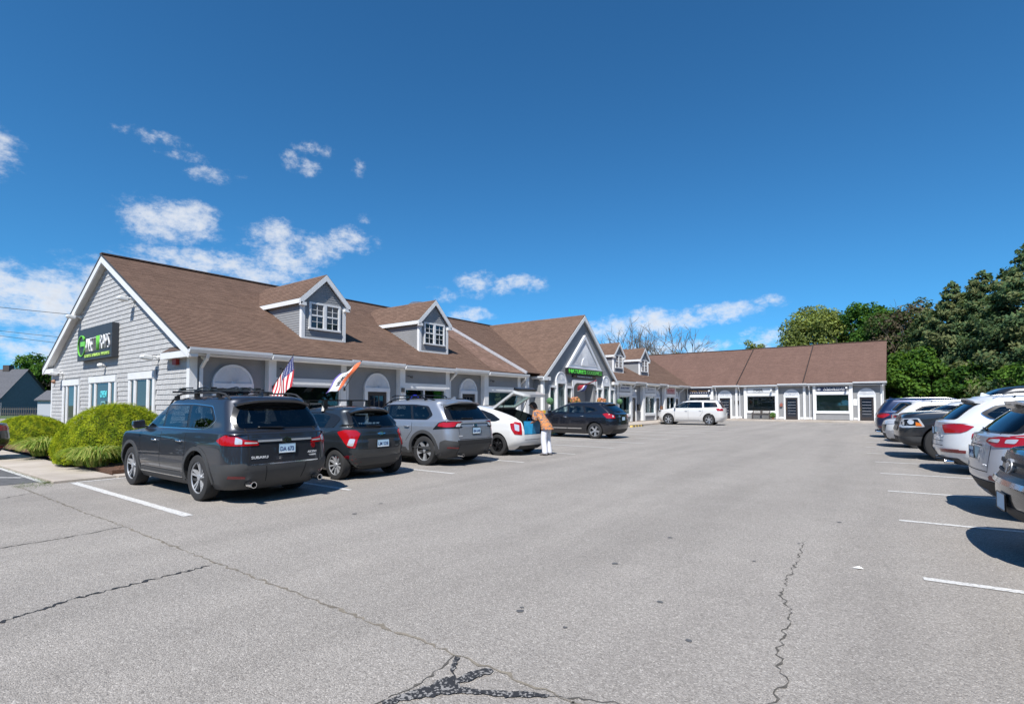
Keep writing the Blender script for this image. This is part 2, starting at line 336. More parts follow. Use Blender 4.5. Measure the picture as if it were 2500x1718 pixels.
crack('pavement_crack', [(-12.9,2.42),(-9.67,2.40),(-7.8,2.43),(-5.36,2.40),(-3.3,2.41),(-2.2,2.4),(-1.4,2.39),(3,2.4)], .011, CRACK2, .05, .02)
crack('pavement_crack', [(-9.6,-2),(-7.66,1.29),(-7.66,1.8),(-7.76,2.4)], .014, CRACK, .04, .02)
crack('pavement_crack', [(-4.9,-2),(-5.07,.87),(-5.21,1.31),(-5.24,1.82),(-5.25,2.33)], .015, TAR, .03, .022)
crack('pavement_crack', [(-11.4,1.2),(-11.63,1.94),(-11.93,2.38)], .014, CRACK, .04, .02)
crack('pavement_crack', [(-.88,6.66),(-.83,5.83),(-.81,5.21),(-.79,4.7),(-.67,4.36),(-.63,3.66),(-.6,3.45),(-.53,3.26),(-.55,3.0),(-.7,2.5)], .0065, CRACK, .035, .022)
crack('pavement_crack', [(-2.19,2.39),(-2.15,2.2),(-2.13,2.02),(-2.2,1.6)], .007, CRACK, .03, .01)
crack('pavement_crack', [(-1.37,2.39),(-1.3,2.25),(-1.1,2.05)], .006, CRACK, .03, .012)
crack('pavement_crack', [(-1.5,2.36),(-1.2,2.5),(-.9,2.47)], .005, CRACK, .03, .012)
crack('pavement_crack', [(2.4,9.1),(3.0,8.2),(3.3,7.2)], .01, CRACK, .05, .02)
def blob(name, poly, m, z, jag=.012, step=.02):
    P = []
    for a, c in zip(poly, poly[1:]+poly[:1]):
        n = max(1, int(math.hypot(c[0]-a[0], c[1]-a[1])/step))
        for i in range(n): P.append((a[0]+(c[0]-a[0])*i/n+random.uniform(-jag,jag), a[1]+(c[1]-a[1])*i/n+random.uniform(-jag,jag)))
    bm = bmesh.new(); vs = [bm.verts.new((x,y,z)) for x,y in P]; f = bm.faces.new(vs); bmesh.ops.triangulate(bm, faces=[f]); bmesh.ops.recalc_face_normals(bm, faces=bm.faces)
    for f in bm.faces:
        if f.normal.z < 0: f.normal_flip()
    me = bpy.data.meshes.new(name); bm.to_mesh(me); bm.free(); me.materials.append(m); return struct(link(name, me))
def tar_mat():
    m, nt, b, N, L = nodes_mat('tar_with_stones'); tc = N('ShaderNodeTexCoord'); n = N('ShaderNodeTexNoise'); n.inputs['Scale'].default_value = 55; n.inputs['Detail'].default_value = 4
    L(tc.outputs['Object'], n.inputs[0]); L(ramp(nt, n.outputs[0], [(.44,(.022,.022,.024)),(.53,(.035,.035,.036)),(.57,(.24,.23,.22))]), b.inputs['Base Color']); b.inputs['Roughness'].default_value = .75; return m
TARS = tar_mat()
blob('tar_patch', [(-2.19,2.39),(-2.14,2.38),(-2.06,2.23),(-1.92,2.15),(-1.77,2.21),(-1.64,2.3),(-1.5,2.36),(-1.51,2.32),(-1.67,2.21),(-1.82,2.14),(-1.89,2.09),(-1.94,2.04),(-2.08,1.86),(-2.11,1.76),(-2.15,1.8),(-2.13,1.89),(-2.07,2.06),(-2.06,2.15),(-2.04,2.21),(-2.12,2.27)], TARS, .007, .009)
blob('tar_patch', [(-2.0,2.17),(-1.99,2.29),(-1.95,2.37),(-1.89,2.39),(-1.88,2.35),(-1.92,2.27),(-1.93,2.2),(-1.97,2.15)], TARS, .009, .008)
for (x,y) in [(-2.21,4.65),(-2.3,3.24),(-2.27,3.18),(-1.86,3.13),(-1.51,3.96),(-.91,6.51),(-1.16,5.52),(-2.13,5.92),(-.65,7.97),(-1.12,3.43),(-4.2,7.5),(-6.1,4.6),(-3.3,9.5),(1.1,5.1),(-5.0,12.2),(-6.4,5.3)]:
    r = random.uniform(.012,.03); blob('oil_spot', [(x+r*cos(t)*random.uniform(.8,1.4), y+r*sin(t)*random.uniform(.8,1.4)) for t in [k*pi/5 for k in range(10)]], OIL, .004, .003)
b = MB(); b.add([(-.38,5.83,.006),(-.33,5.82,.012),(-.29,5.85,.006),(-.33,5.87,.02)], [(0,1,2,3)])
tag(b.build('paper_scrap', mat('paper_white', (.8,.8,.78), .8)), 'small white scrap of paper lying on the bare asphalt', 'litter')
# ------------------------------------------------------------------ the retail building
WHITE = mat('white_trim_paint', (.70,.70,.69), .55, var=.06, vscale=2.5, bump=.05, bscale=30)
SIDE = mat('grey_clapboard', (.245,.248,.252), .7, var=.07, vscale=1.5, bump=.1, bscale=60)
SHGL = [mat('grey_shingle_%s' % n, c, .85, var=.06, vscale=6, bump=.25, bscale=70) for n, c in (('light',(.43,.428,.422)),('mid',(.41,.408,.402)),('pale',(.45,.448,.442)))]
GUT = mat('white_gutter', (.66,.67,.68), .4, var=.06, vscale=3)
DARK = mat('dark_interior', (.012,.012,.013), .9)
DOORM = mat('dark_bronze_door', (.035,.028,.026), .45, var=.1)
GLASS = thin_glass('store_glass', (.62,.70,.70), 1.0)
DGLASS = mat('dark_pane', (.012,.018,.03), .03, spec=.8)
BRASS = mat('brass', (.65,.45,.18), .25, 1)
BRICK = mat('brick_base', (.16,.075,.05), .9, var=.3, vscale=20, bump=.4, bscale=30)
MB0 = MB
def roof_mat(name, cols, tabvar=.16):
    m, nt, b, N, L = nodes_mat(name); uv = N('ShaderNodeUVMap'); uv.uv_map = 'UVMap'
    br = N('ShaderNodeTexBrick'); br.offset = .37; br.inputs['Scale'].default_value = 1; br.inputs['Brick Width'].default_value = .24; br.inputs['Row Height'].default_value = .13
    br.inputs['Mortar Size'].default_value = .006; br.inputs['Mortar Smooth'].default_value = .3; br.inputs['Bias'].default_value = 0
    br.inputs['Color1'].default_value = (1-tabvar,1-tabvar,1-tabvar,1); br.inputs['Color2'].default_value = (1+tabvar*.7,)*3+(1,); br.inputs['Mortar'].default_value = (.62,.6,.6,1)
    L(uv.outputs[0], br.inputs['Vector'])
    n = N('ShaderNodeTexNoise'); n.inputs['Scale'].default_value = .7; n.inputs['Detail'].default_value = 7; n.inputs['Roughness'].default_value = .7; L(uv.outputs[0], n.inputs[0])
    base = ramp(nt, n.outputs[0], [(.28,cols[0]),(.5,cols[1]),(.72,cols[2])])
    f = N('ShaderNodeTexNoise'); f.inputs['Scale'].default_value = 45; f.inputs['Detail'].default_value = 3; L(uv.outputs[0], f.inputs[0])
    g = ramp(nt, f.outputs[0], [(.3,(.7,.7,.7)),(.7,(1.3,1.3,1.3))])
    mp = N('ShaderNodeMapping'); mp.inputs['Scale'].default_value = (.9,.09,1); L(uv.outputs[0], mp.inputs[0])
    st = N('ShaderNodeTexNoise'); st.inputs['Scale'].default_value = 1.3; st.inputs['Detail'].default_value = 5; L(mp.outputs[0], st.inputs[0])
    s = ramp(nt, st.outputs[0], [(.3,(.92,.92,.92)),(.7,(1.05,1.05,1.05))])
    cur = base
    for q in (br.outputs['Color'], g, s):
        x = N('ShaderNodeMix'); x.data_type = 'RGBA'; x.blend_type = 'MULTIPLY'; x.inputs[0].default_value = 1; L(cur, x.inputs[6]); L(q, x.inputs[7]); cur = x.outputs[2]
    L(cur, b.inputs['Base Color']); b.inputs['Roughness'].default_value = .95; b.inputs['Specular IOR Level'].default_value = .15
    return m
ROOF = roof_mat('brown_roof_shingle', [(.150,.096,.071),(.163,.104,.077),(.176,.113,.084)])
ROOF2 = roof_mat('newer_roof_shingle', [(.160,.098,.077),(.172,.105,.083),(.184,.113,.09)], .12)
ROOF3 = roof_mat('faded_roof_shingle', [(.19,.122,.09),(.23,.145,.11),(.33,.22,.175)], .25)
def roof_plane(name, E0, E1, R0, R1, m, parent, course=.13, thick=.05, butt=.010):
    """overlapping courses between an eave line E0-E1 and a ridge line R0-R1"""
    E0, E1, R0, R1 = map(Vector, (E0, E1, R0, R1)); n = (E1-E0).cross(R0-E0).normalized()
    if n.z < 0: n = -n
    Ln = ((R0+R1)/2 - (E0+E1)/2).length; k = max(1, round(Ln/course)); b = MB(); uvs = []
    axis = (E1-E0).normalized()
    for i in range(k):
        a, c = i/k, (i+1)/k
        p0, p1, p2, p3 = E0.lerp(R0,a), E1.lerp(R1,a), E1.lerp(R1,c), E0.lerp(R0,c)
        lift = n*(butt + random.uniform(-.002,.003))
        o = len(b.v); b.v += [tuple(p0+lift), tuple(p1+lift), tuple(p2), tuple(p3), tuple(p0), tuple(p1)]
        b.f += [(o,o+1,o+2,o+3), (o+4,o+5,o+1,o)]; b.mi += [0,0]
        u = lambda p: (p-E0).dot(axis)
        uvs += [(u(p0),i*.13+.004),(u(p1),i*.13+.004),(u(p2),i*.13+.126),(u(p3),i*.13+.126)]
        uvs += [(u(p0),i*.13+.005)]*4
    o = len(b.v); d = -n*thick                       # deck below and its edges
    b.v += [tuple(p) for p in (E0,E1,R1,R0,E0+d,E1+d,R1+d,R0+d)]
    q = [(4,7,6,5),(0,4,5,1),(1,5,6,2),(2,6,7,3),(3,7,4,0)]
    for f in q: b.f.append(tuple(i+o for i in f)); b.mi.append(0); uvs += [(0,0)]*4
    me = b.mesh(name, m); l = me.uv_layers.new(name='UVMap')
    for i, t in enumerate(uvs): l.data[i].uv = t
    return link(name, me, parent)
def clapboards(name, fn, u0, u1, z0, z1, parent, m=SIDE, step=.105, top=None, bot=None, proud=.014):
    """lapped boards on a wall; fn(u, out, z) -> xyz; top(z) -> (u0, u1) limits for gables"""
    b = MB0(); z = z0; k = max(1, round((z1-z0)/step)); step = (z1-z0)/k
    for i in range(k):
        za, zb = z0+i*step, z0+(i+1)*step
        a0, a1 = top(za) if top else (u0,u1); c0, c1 = top(zb) if top else (u0,u1)
        if a1-a0 < .01: break
        b.add([fn(a0,proud,za),fn(a1,proud,za),fn(c1,.002,zb),fn(c0,.002,zb),fn(a0,0,za),fn(a1,0,za)], [(0,1,2,3),(4,5,1,0)])
    o = b.build(name, m, parent); o['kind'] = 'stuff'; return o
PLAZA = thing('retail_building', 'long grey shingled retail building with brown roofs, white trim and dormers', 'building', (-17.2, 6.95, 0))
PO = Vector((-17.2, 6.95, 0))
class PM(MB0):
    """mesh of the plaza: world coordinates, parented to the building root"""
    def build(s, name, mats, parent=PLAZA, smooth=False, sharp=None):
        if parent is PLAZA: s.v = [(x-PO.x, y-PO.y, z) for x, y, z in s.v]
        elif parent is not None and parent.parent is PLAZA: s.v = [(x-PO.x, y-PO.y, z) for x, y, z in s.v]
        return MB0.build(s, name, mats, parent, smooth, sharp)
MB_, MB = MB, PM     # while the building is made
def link_p(o): return o
XW, YE, YW = -17.2, 6.95, 53.0                       # front wall, end wall, wing wall
EZ, EX, RX, RZ = 3.20, -16.72, -24.5, 7.26           # eave and ridge of the main roof
WEZ, WEY, WRY, WRZ = 3.26, 52.56, 60.36, 7.36
XB = -31.8; WX1 = -1.05
# ---- walls: solid cores
b = MB(); b.prism([(XB,.0),(XW,.0),(XW,3.12),(RX,RZ-.12),(XB,3.12)], lambda u,v,w: (u,w,v), YE, 58.0); b.build('wall', SIDE)
b = MB(); b.prism([(YW,0),(67.6,0),(67.6,3.15),(WRY,WRZ-.12),(YW,3.15)], lambda u,v,w: (w,u,v), -24.0, WX1); b.build('wing_wall', SIDE)
# ---- roofs
def rp(*a, **k):
    o = roof_plane(*a, **k); 
    for v in o.data.vertices: v.co -= PO
    return o
TR = 23.9
rp('roof_slope', (EX,6.68,EZ), (EX,TR,EZ), (RX,6.68,RZ), (RX,TR,RZ), ROOF, PLAZA)
rp('roof_slope', (EX,TR,EZ+.09), (EX,60.5,EZ+.09), (RX,TR,RZ+.09), (RX,60.5,RZ+.09), ROOF, PLAZA)
rp('roof_slope', (-32.28,6.68,EZ), (-32.28,60,EZ), (RX,6.68,RZ), (RX,60,RZ), ROOF, PLAZA, course=.5)
o = rp('faded_roof_patch', (EX-.02,21.1,EZ+.022), (EX-.02,TR-.06,EZ+.022), (RX+1.2,23.0,RZ-.6), (RX+1.2,TR-.06,RZ-.6), ROOF3, PLAZA, thick=.004); o['label'] = 'faded lighter brown shingles beside the white roof flashing'
# ridge caps
b = MB(); b.beam((RX,6.66,RZ+.02),(RX,TR,RZ+.02),.26,.05); b.beam((RX,TR,RZ+.11),(RX,60.4,RZ+.11),.26,.05); build_each(b, 'ridge_cap', ROOF3 if 0 else mat('ridge_brown',(.075,.048,.037),.9,var=.2,vscale=5))
# white flashing at the step in the roof
b = MB(); b.beam((EX+.12,TR,EZ+.05),(RX-.1,TR,RZ+.18),.09,.14,up=(0,0,1)); b.build('roof_flashing', mat('grey_flashing',(.42,.42,.44),.5,var=.15,vscale=4))
# wing roof in three runs with dark step lines
sx = [-24.6,-12.35,-6.8,WX1+.25]
for i in range(3):
    dz = .05*i
    rp('wing_roof_slope', (sx[i],WEY,WEZ+dz), (sx[i+1],WEY,WEZ+dz), (sx[i],WRY,WRZ+dz), (sx[i+1],WRY,WRZ+dz), ROOF2, PLAZA)
    rp('wing_roof_slope', (sx[i],68.1,WEZ+dz), (sx[i+1],68.1,WEZ+dz), (sx[i],WRY,WRZ+dz), (sx[i+1],WRY,WRZ+dz), ROOF2, PLAZA, course=.6)
    b = MB(); b.beam((sx[i],WRY,WRZ+dz+.02),(sx[i+1],WRY,WRZ+dz+.02),.26,.05); build_each(b, 'ridge_cap', mat('ridge_brown',(0,0,0)))
for i in (1,2):
    b = MB(); b.beam((sx[i],WEY-.05,WEZ+.05*i),(sx[i],WRY,WRZ+.05*i+.02),.07,.13); b.build('roof_step', mat('roof_step_shade',(.03,.02,.018),.9))  # curb coloured dark for the shadow along the roof step
# ---- main rake boards, soffit, returns on the end wall
SL = (RZ-EZ)/(EX-RX); 
def rakeboard(name, xa, za, xb, zb, y0, y1, h, m=WHITE, drop=.06):
    b = MB(); b.prism([(xa,za-drop),(xb,zb-drop),(xb,zb-drop-h),(xa,za-drop-h)], lambda u,v,w: (u,w,v), y0, y1); return b.build(name, m)
rakeboard('rake_board', EX, EZ, RX, RZ, 6.68, 6.735, .26); rakeboard('rake_board', -32.28, EZ, RX, RZ, 6.68, 6.735, .26)
rakeboard('rake_soffit', EX-.1, EZ, RX, RZ, 6.74, YE, .05, drop=.15); rakeboard('rake_soffit', -32.18, EZ, RX, RZ, 6.74, YE, .05, drop=.15)
rakeboard('drip_edge', EX+.02, EZ, RX, RZ+.01, 6.665, 6.679, .07, mat('dark_drip',(.06,.055,.05),.5), drop=.0); rakeboard('drip_edge', -32.3, EZ, RX, RZ+.01, 6.665, 6.679, .07, mat('dark_drip',(0,0,0)), drop=.0)
b = MB(); b.box(-18.75,EX+.04,6.70,YE-.003,2.92,3.12); b.build('eave_return', WHITE)
b = MB(); b.add([(-18.7,6.69,3.125),(EX+.03,6.69,3.125),(EX+.03,YE-.01,3.125),(-18.7,YE-.01,3.30),(-17.0,YE-.01,3.30)], [(0,1,2,4,3)]); b.build('return_roof', ROOF2 if 0 else mat('ridge_brown',(0,0,0)))
b = MB(); b.box(-32.3,-30.6,6.70,YE-.003,2.92,3.12); b.build('eave_return', WHITE)
# ---- end wall shingles (each one its own piece, nearest 300; the rest in one mesh)
def shingle_mesh(w, h, m):
    s = MB_(); g = .004
    s.add([(g,-.024,0),(w-g,-.024,0),(w-g,-.003,h),(g,-.003,h),(g,0,0),(w-g,0,0)], [(0,1,2,3),(4,5,1,0),(0,3,4),(1,5,2)])
    return s.mesh('shingle', m)
widths = [.11,.14,.17,.2]; SM = [[shingle_mesh(w,.178,m) for m in SHGL] for w in widths]
near = []; rest = MB()
z = .18; row = 0
wins = [(-29.9,-27.55,.45,2.56),(-26.3,-23.25,.45,2.6),(-22.02,-19.7,.45,2.62)]
while z < 7.0:
    half = min(7.25, (RZ-.18-z)/SL-.02)
    x1 = min(XW-.18, RX+half); x0 = max(XB+.1, RX-half); x = x1
    while x > x0:
        wi = random.randrange(4); w = widths[wi]; xa = max(x-w, x0)
        cx = (xa+x)/2
        blocked = any(a < cx < c and d < z+.05 < e for a,c,d,e in wins)
        if not blocked and x-xa > .03:
            if len(near) < 300 and .9 < z < 3.0 and cx > -21.0 and x-xa > w-.01:
                near.append((xa, z, wi))
            else:
                j = random.uniform(-.006,.004); g = .004
                rest.add([(xa+g,YE-.024,z+j),(x-g,YE-.024,z+j),(x-g,YE-.003,z+.178),(xa+g,YE-.003,z+.178),(xa+g,YE,z+j),(x-g,YE,z+j)], [(0,1,2,3),(4,5,1,0)], random.choice((0,1,1,2)))
        x = xa
    z += .165; row += 1
for (xa, z, wi) in near:
    o = link('shingle', SM[wi][random.randrange(3)], PLAZA); o.location = Vector((xa, YE, z+random.uniform(-.006,.004))) - PO
o = rest.build('shingle_field', SHGL); o['kind'] = 'stuff'
# foundation strip
b = MB(); b.box(XB-.01,XW+.03,YE-.03,YE+.02,0,.17); b.box(XW-.02,XW+.03,YE-.03,53,0,.17); b.box(-17.2,WX1+.01,YW-.03,YW+.02,0,.17); build_each(b, 'foundation', BRICK)
# ---- front clapboards
clapboards('clapboard_siding', lambda u,o,z: (XW+o-PO.x,u-PO.y,z), YE+.15, 25.5, .17, 3.1, PLAZA)
clapboards('clapboard_siding', lambda u,o,z: (XW+o-PO.x,u-PO.y,z), 35.1, YW, .17, 3.1, PLAZA)
clapboards('clapboard_siding', lambda u,o,z: (u-PO.x,YW-o-PO.y,z), XW, WX1-.1, .17, 3.2, PLAZA)
# corner boards
b = MB(); b.box(XW-.18,XW+.03,YE-.03,YE+.19,.1,3.0); build_each(b, 'corner_board', WHITE)
b = MB(); b.box(XB-.03,XB+.12,YE-.03,YE+.1,.1,3.0); build_each(b, 'corner_board', WHITE)
b = MB(); b.box(WX1-.16,WX1+.03,YW-.04,YW+.15,.1,3.1); build_each(b, 'corner_board', WHITE)
# ---- triple windows of the end wall
def end_window(x0, x1, z0, z1):
    b = MB(); y = YE-.018; f = .17; Y0 = y-.05
    b.box(x0,x1,Y0-.02,y,z1-.24,z1); b.box(x0-.03,x1+.03,Y0-.04,y,z0-.09,z0)
    for xa in (x0, x1-f): b.box(xa,xa+f,Y0,y,z0,z1-.24)
    w = x1-x0; m1 = x0+f+.18*w; m2 = x1-f-.18*w
    for xa in (m1,m2): b.box(xa-.07,xa+.07,Y0,y,z0,z1-.24)
    o = b.build('window', WHITE)
    for (a,c) in ((x0+f,m1-.07),(m1+.07,m2-.07),(m2+.07,x1-f)):
        p = MB(); p.box(a+.045,c-.045,y-.012,y-.006,z0+.045,z1-.285); p.build('pane', PANE_E, o)
        p = MB()
        p.box(a+.002,a+.045,y-.03,y,z0+.002,z1-.242); p.box(c-.045,c-.002,y-.03,y,z0+.002,z1-.242); p.box(a+.045,c-.045,y-.03,y,z0+.002,z0+.045); p.box(a+.045,c-.045,y-.03,y,z1-.285,z1-.242)
        p.build('sash', WHITE, o)
    return o, m1+.07, m2-.07
PANE_E = mat('end_window_pane', (.055,.062,.055), .03, spec=.28)
wins_o = [end_window(*w) for w in wins]
# ---- gutters, in runs as on the building
def gutter_y(y0, y1, x, z, name='gutter'):
    b = MB(); b.prism([(x-.02,z-.16),(x+.08,z-.16),(x+.135,z-.07),(x+.14,z),(x+.115,z),(x+.105,z-.055),(x-.02,z-.055)], lambda u,v,w: (u,w,v), y0, y1); return b.build(name, GUT)
def gutter_x(x0, x1, y, z, name='gutter'):
    b = MB(); b.prism([(y+.02,z-.16),(y-.08,z-.16),(y-.135,z-.07),(y-.14,z),(y-.115,z),(y-.105,z-.055),(y+.02,z-.055)], lambda u,v,w: (w,u,v), x0, x1); return b.build(name, GUT)
yb = [6.69,9.2,12.35,15.0,18.1,20.6,24.1]
for i in range(6): gutter_y(yb[i]+.002, yb[i+1]-.002, EX+(.0 if i % 2 == 0 else .06), EZ-.03+(.02 if i % 2 == 0 else -.02))
yb2 = [35.3,38.95,41.15,44.1,46.05,49.1,52.5]
for i in range(6): gutter_y(yb2[i]+.002, yb2[i+1]-.002, EX+(.05 if i % 2 == 0 else 0), EZ+.06+(-.03 if i % 2 == 0 else .02))
xb = [-16.6,-14.55,-12.1,-8.85,-6.5,-3.1,WX1+.3]
for i in range(6): gutter_x(xb[i]+.002, xb[i+1]-.002, WEY, WEZ-.03+.025*i+(.03 if i % 2 else -.02))
# soffit under the eave
b = MB(); b.box(XW+.03,EX-.015,6.75,24.1,2.98,3.02); b.box(XW+.03,EX-.015,35.3,52.5,3.04,3.08); build_each(b, 'soffit', WHITE)
b = MB(); b.box(-16.7,WX1+.25,WEY+.015,YW-.03,3.1,3.14); build_each(b, 'soffit', WHITE)
# ---- downspouts
def spout(x, y, z, along, wall, name='downspout', base=.2):
    """along: 'x' wall faces +x, 'y' wall faces -y"""
    b = MB()
    P = [(EX+.04, z), (EX+.0, z-.12), (wall, z-.42), (wall, base+.05), (wall+.1, base)]
    pts = [(p[0], y, p[1]) for p in P] if along == 'x' else [(x, p[0], p[1]) for p in P]
    if along == 'y': pts = [(x, WEY-.04, z), (x, WEY, z-.12), (x, YW-.08, z-.42), (x, YW-.08, base+.05), (x, YW-.2, base)]
    for a, c in zip(pts, pts[1:]): b.beam(a, c, .085, .065)
    return b.build(name, GUT)
for yy in (YE+.28, 12.5, 18.25, 24.0, 39.0, 44.25, 50.6): spout(0, yy, 3.05, 'x', XW+.08)
for xx in (-14.3, -12.15, -6.35, WX1+.02): spout(xx, 0, 3.12, 'y', 0)
# ---- fan-topped doorways
FANM = mat('fan_panel_white', (.66,.67,.69), .6, var=.05)
def fan_door(c, face, side, door=True, w=1.28, spring=2.12, off=0.0, rad=None, dw=.98, hang=True):
    """c: centre along the wall, face: wall coordinate, side 'x' (faces +x) or 'y' (faces -y)"""
    fn = (lambda u,o,z: (face+o, c+u, z)) if side == 'x' else (lambda u,o,z: (c+u, face-o, z))
    r = rad or w/2; n = 20
    arc = [(r*cos(pi*k/n), r*sin(pi*k/n)*1.03) for k in range(n+1)]
    inner = [(u*.86, v*.86+.03) for u,v in arc]
    b = MB()
    b.prism([(u,v+spring) for u,v in arc], lambda u,v,w_: fn(u,w_,v), .012, .06)                      # panel
    for k in range(n):                                                                             # rim
        p = [arc[k], arc[k+1], (arc[k+1][0]*.9, arc[k+1][1]*.9), (arc[k][0]*.9, arc[k][1]*.9)]
        b.prism([(u,v+spring) for u,v in p], lambda u,v,w_: fn(u,w_,v), .055, .10)
    b.prism([(-r,spring-.1),(r,spring-.1),(r,spring+.06),(-r,spring+.06)], lambda u,v,w_: fn(u,w_,v), .02, .12)  # sill band
    o = b.build('arch_panel', FANM)
    ry = MB(); nr = 26
    for k in range(nr):
        a = pi*(k+.5)/nr; da = pi/nr*.32; r0, r1 = .1*r, .86*r
        q = [(r0*cos(a-da*.6), r0*sin(a-da*.6)), (r1*cos(a-da), r1*sin(a-da)), (r1*cos(a+da), r1*sin(a+da)), (r0*cos(a+da*.6), r0*sin(a+da*.6))]
        ry.prism([(u,v+spring+.07) for u,v in q if True], lambda u,v,w_: fn(u,w_,v), .058, .078)
    s = ry.build('fan_rays', FANM, o); s['kind'] = 'stuff'
    if not door: return o
    b = MB(); jb = (w-dw)/2
    for sgn in (-1,1):
        u0, u1 = (sgn*w/2, sgn*(w/2-jb)); b.prism([(u0,.14),(u1,.14),(u1,spring-.101),(u0,spring-.101)], lambda u,v,w_: fn(u,w_,v), .0, .11)
    build_each(b, 'door_frame', WHITE)
    b = MB(); D = dw/2-.003; zt = spring-.105
    st = .13                                         # stiles and rails, glass lights between
    for (u0,u1,z0,z1) in ((-D,-D+st,.15,zt),(D-st,D,.15,zt),(-D+st,D-st,.15,.42),(-D+st,D-st,zt-.16,zt)):
        b.prism([(u0,z0),(u1,z0),(u1,z1),(u0,z1)], lambda u,v,w_: fn(u,w_,v), .02, .055)
    d = b.build('door', DOORM)
    b = MB(); b.prism([(-D+st,.42),(D-st,.42),(D-st,zt-.16),(-D+st,zt-.16)], lambda u,v,w_: fn(u,w_,v), .022, .03); b.build('door_glass', DGLASS, d)
    b = MB()
    if side == 'y':
        for k in range(1,6): zz = .42+(zt-.58)*k/6; b.prism([(-D+st+.04,zz-.012),(D-st-.04,zz-.012),(D-st-.04,zz+.012),(-D+st+.04,zz+.012)], lambda u,v,w_: fn(u,w_,v), .032, .042)
        b.build('muntin', mat('muntin_grey', (.35,.35,.36), .5), d)
    else:
        for k in (1,2): uu = -D+st+(2*D-2*st)*k/3; b.prism([(uu-.014,.42),(uu+.014,.42),(uu+.014,zt-.16),(uu-.014,zt-.16)], lambda u,v,w_: fn(u,w_,v), .032, .042)
        zz = 1.15; b.prism([(-D+st,zz-.014),(D-st,zz-.014),(D-st,zz+.014),(-D+st,zz+.014)], lambda u,v,w_: fn(u,w_,v), .033, .041)
        b.build('muntin', mat('muntin_bronze', (.1,.085,.07), .5), d)
    b = MB()
    for zz in (1.02,1.18):
        b.lathe([(0,.055),(.028,.055),(.03,.075),(.026,.1),(0,.11)], lambda x,y,h: fn(-D+.06+x, h, zz+y), 10)
    b.build('door_handle', BRASS, d, smooth=True)
    return o
for c in (8.2,13.95,19.6): fan_door(c, XW, 'x')
for c in (39.6,44.75,49.75): fan_door(c, XW, 'x', w=1.16, dw=.88)
for c in (-13.5,-7.77,-2.17): fan_door(c, YW, 'y', spring=2.2)
# ---- projecting shop-window bays
CURT = mat('pale_curtain', (.6,.62,.6), .8, var=.1, vscale=8); BLIND = mat('green_grey_blind', (.34,.4,.38), .6)
def bay(a, c, face, side, wl, wr, style, hdr=2.18, sill=.72, proj=.28):
    """window bay between a and c along the wall, glass between wl and wr"""
    fn = (lambda u,o,z: (face+o, u, z)) if side == 'x' else (lambda u,o,z: (u, face-o, z))
    top = 3.0 if side == 'x' else 3.1
    P = lambda b,u0,u1,z0,z1,o0,o1,mi=0: b.prism([(u0,z0),(u1,z0),(u1,z1),(u0,z1)], lambda u,v,w: fn(u,w,v), o0, o1, mi)
    b = MB(); P(b,a,wl,.16,top,.02,proj); P(b,wr,c,.16,top,.02,proj); build_each(b, 'bay_pilaster', WHITE)
    b = MB(); P(b,wl,wr,hdr,hdr+.24,.02,proj-.002); b.build('bay_header', WHITE)
    b = MB(); P(b,wl,wr,sill-.17,sill,.02,proj+.02); b.build('window_sill', WHITE)
    b = MB(); P(b,wl,wr,hdr+.24,top,.02,proj-.03); P(b,wl,wr,.16,sill-.17,.02,proj-.05); build_each(b, 'bay_panel', SIDE)
    clapboards('clapboard_siding', (lambda u,o,z: (face+proj-.03+o-PO.x, u-PO.y, z)) if side == 'x' else (lambda u,o,z: (u-PO.x, face-proj+.03-o-PO.y, z)), wl+.002, wr-.002, hdr+.242, top-.002, PLAZA)
    # sash frame
    f = .055; b = MB()
    P(b,wl+.001,wl+f,sill+.001,hdr-.001,.05,proj-.03); P(b,wr-f,wr-.001,sill+.001,hdr-.001,.05,proj-.03); P(b,wl+f,wr-f,sill+.001,sill+f,.05,proj-.03); P(b,wl+f,wr-f,hdr-f,hdr-.001,.05,proj-.03)
    if style in ('mull','star'): m = wl+(wr-wl)*(.46); P(b,m-.025,m+.025,sill+f,hdr-f,.05,proj-.035)
    o = b.build('shop_window', WHITE)
    b = MB(); P(b,wl+f,wr-f,sill+f,hdr-f,proj-.09,proj-.082); b.build('pane', GLASS if style != 'dark' else mat('film_pane', (.02,.045,.06), .04, spec=.7), o)
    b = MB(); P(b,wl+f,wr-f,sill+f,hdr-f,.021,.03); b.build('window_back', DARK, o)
    if style == 'blind':
        b = MB(); k = 30
        for i in range(k): zz = sill+f+(hdr-sill-2*f-.02)*i/k; b.add([fn(wl+f,.09,zz),fn(wr-f,.09,zz),fn(wr-f,.125,zz+.035),fn(wl+f,.125,zz+.035)], [(0,1,2,3)])
        s = b.build('blind_slats', BLIND, o); s['kind'] = 'stuff'
    if style == 'curtain':
        for (u0,u1) in ((wl+(wr-wl)*.36,wl+(wr-wl)*.58),(wl+(wr-wl)*.78,wl+(wr-wl)*.98)):
            b = MB(); k = 14; vs = []
            for i in range(k+1): u = u0+(u1-u0)*i/k; vs += [fn(u,.1+.02*sin(i*1.7),sill+f), fn(u,.1+.02*sin(i*1.7+.4),hdr-f)]
            b.add(vs, [(2*i,2*i+2,2*i+3,2*i+1) for i in range(k)]); b.build('curtain', CURT, o, smooth=True)
    return o
bay(9.26,12.32,XW,'x',9.52,12.08,'plain'); bay(15.0,18.02,XW,'x',15.28,17.78,'mull'); bay(20.6,23.75,XW,'x',20.92,23.48,'dark')
bay(36.2,38.95,XW,'x',36.55,38.6,'curtain'); bay(41.15,44.0,XW,'x',41.55,43.75,'curtain'); bay(46.05,49.0,XW,'x',46.5,48.8,'star')
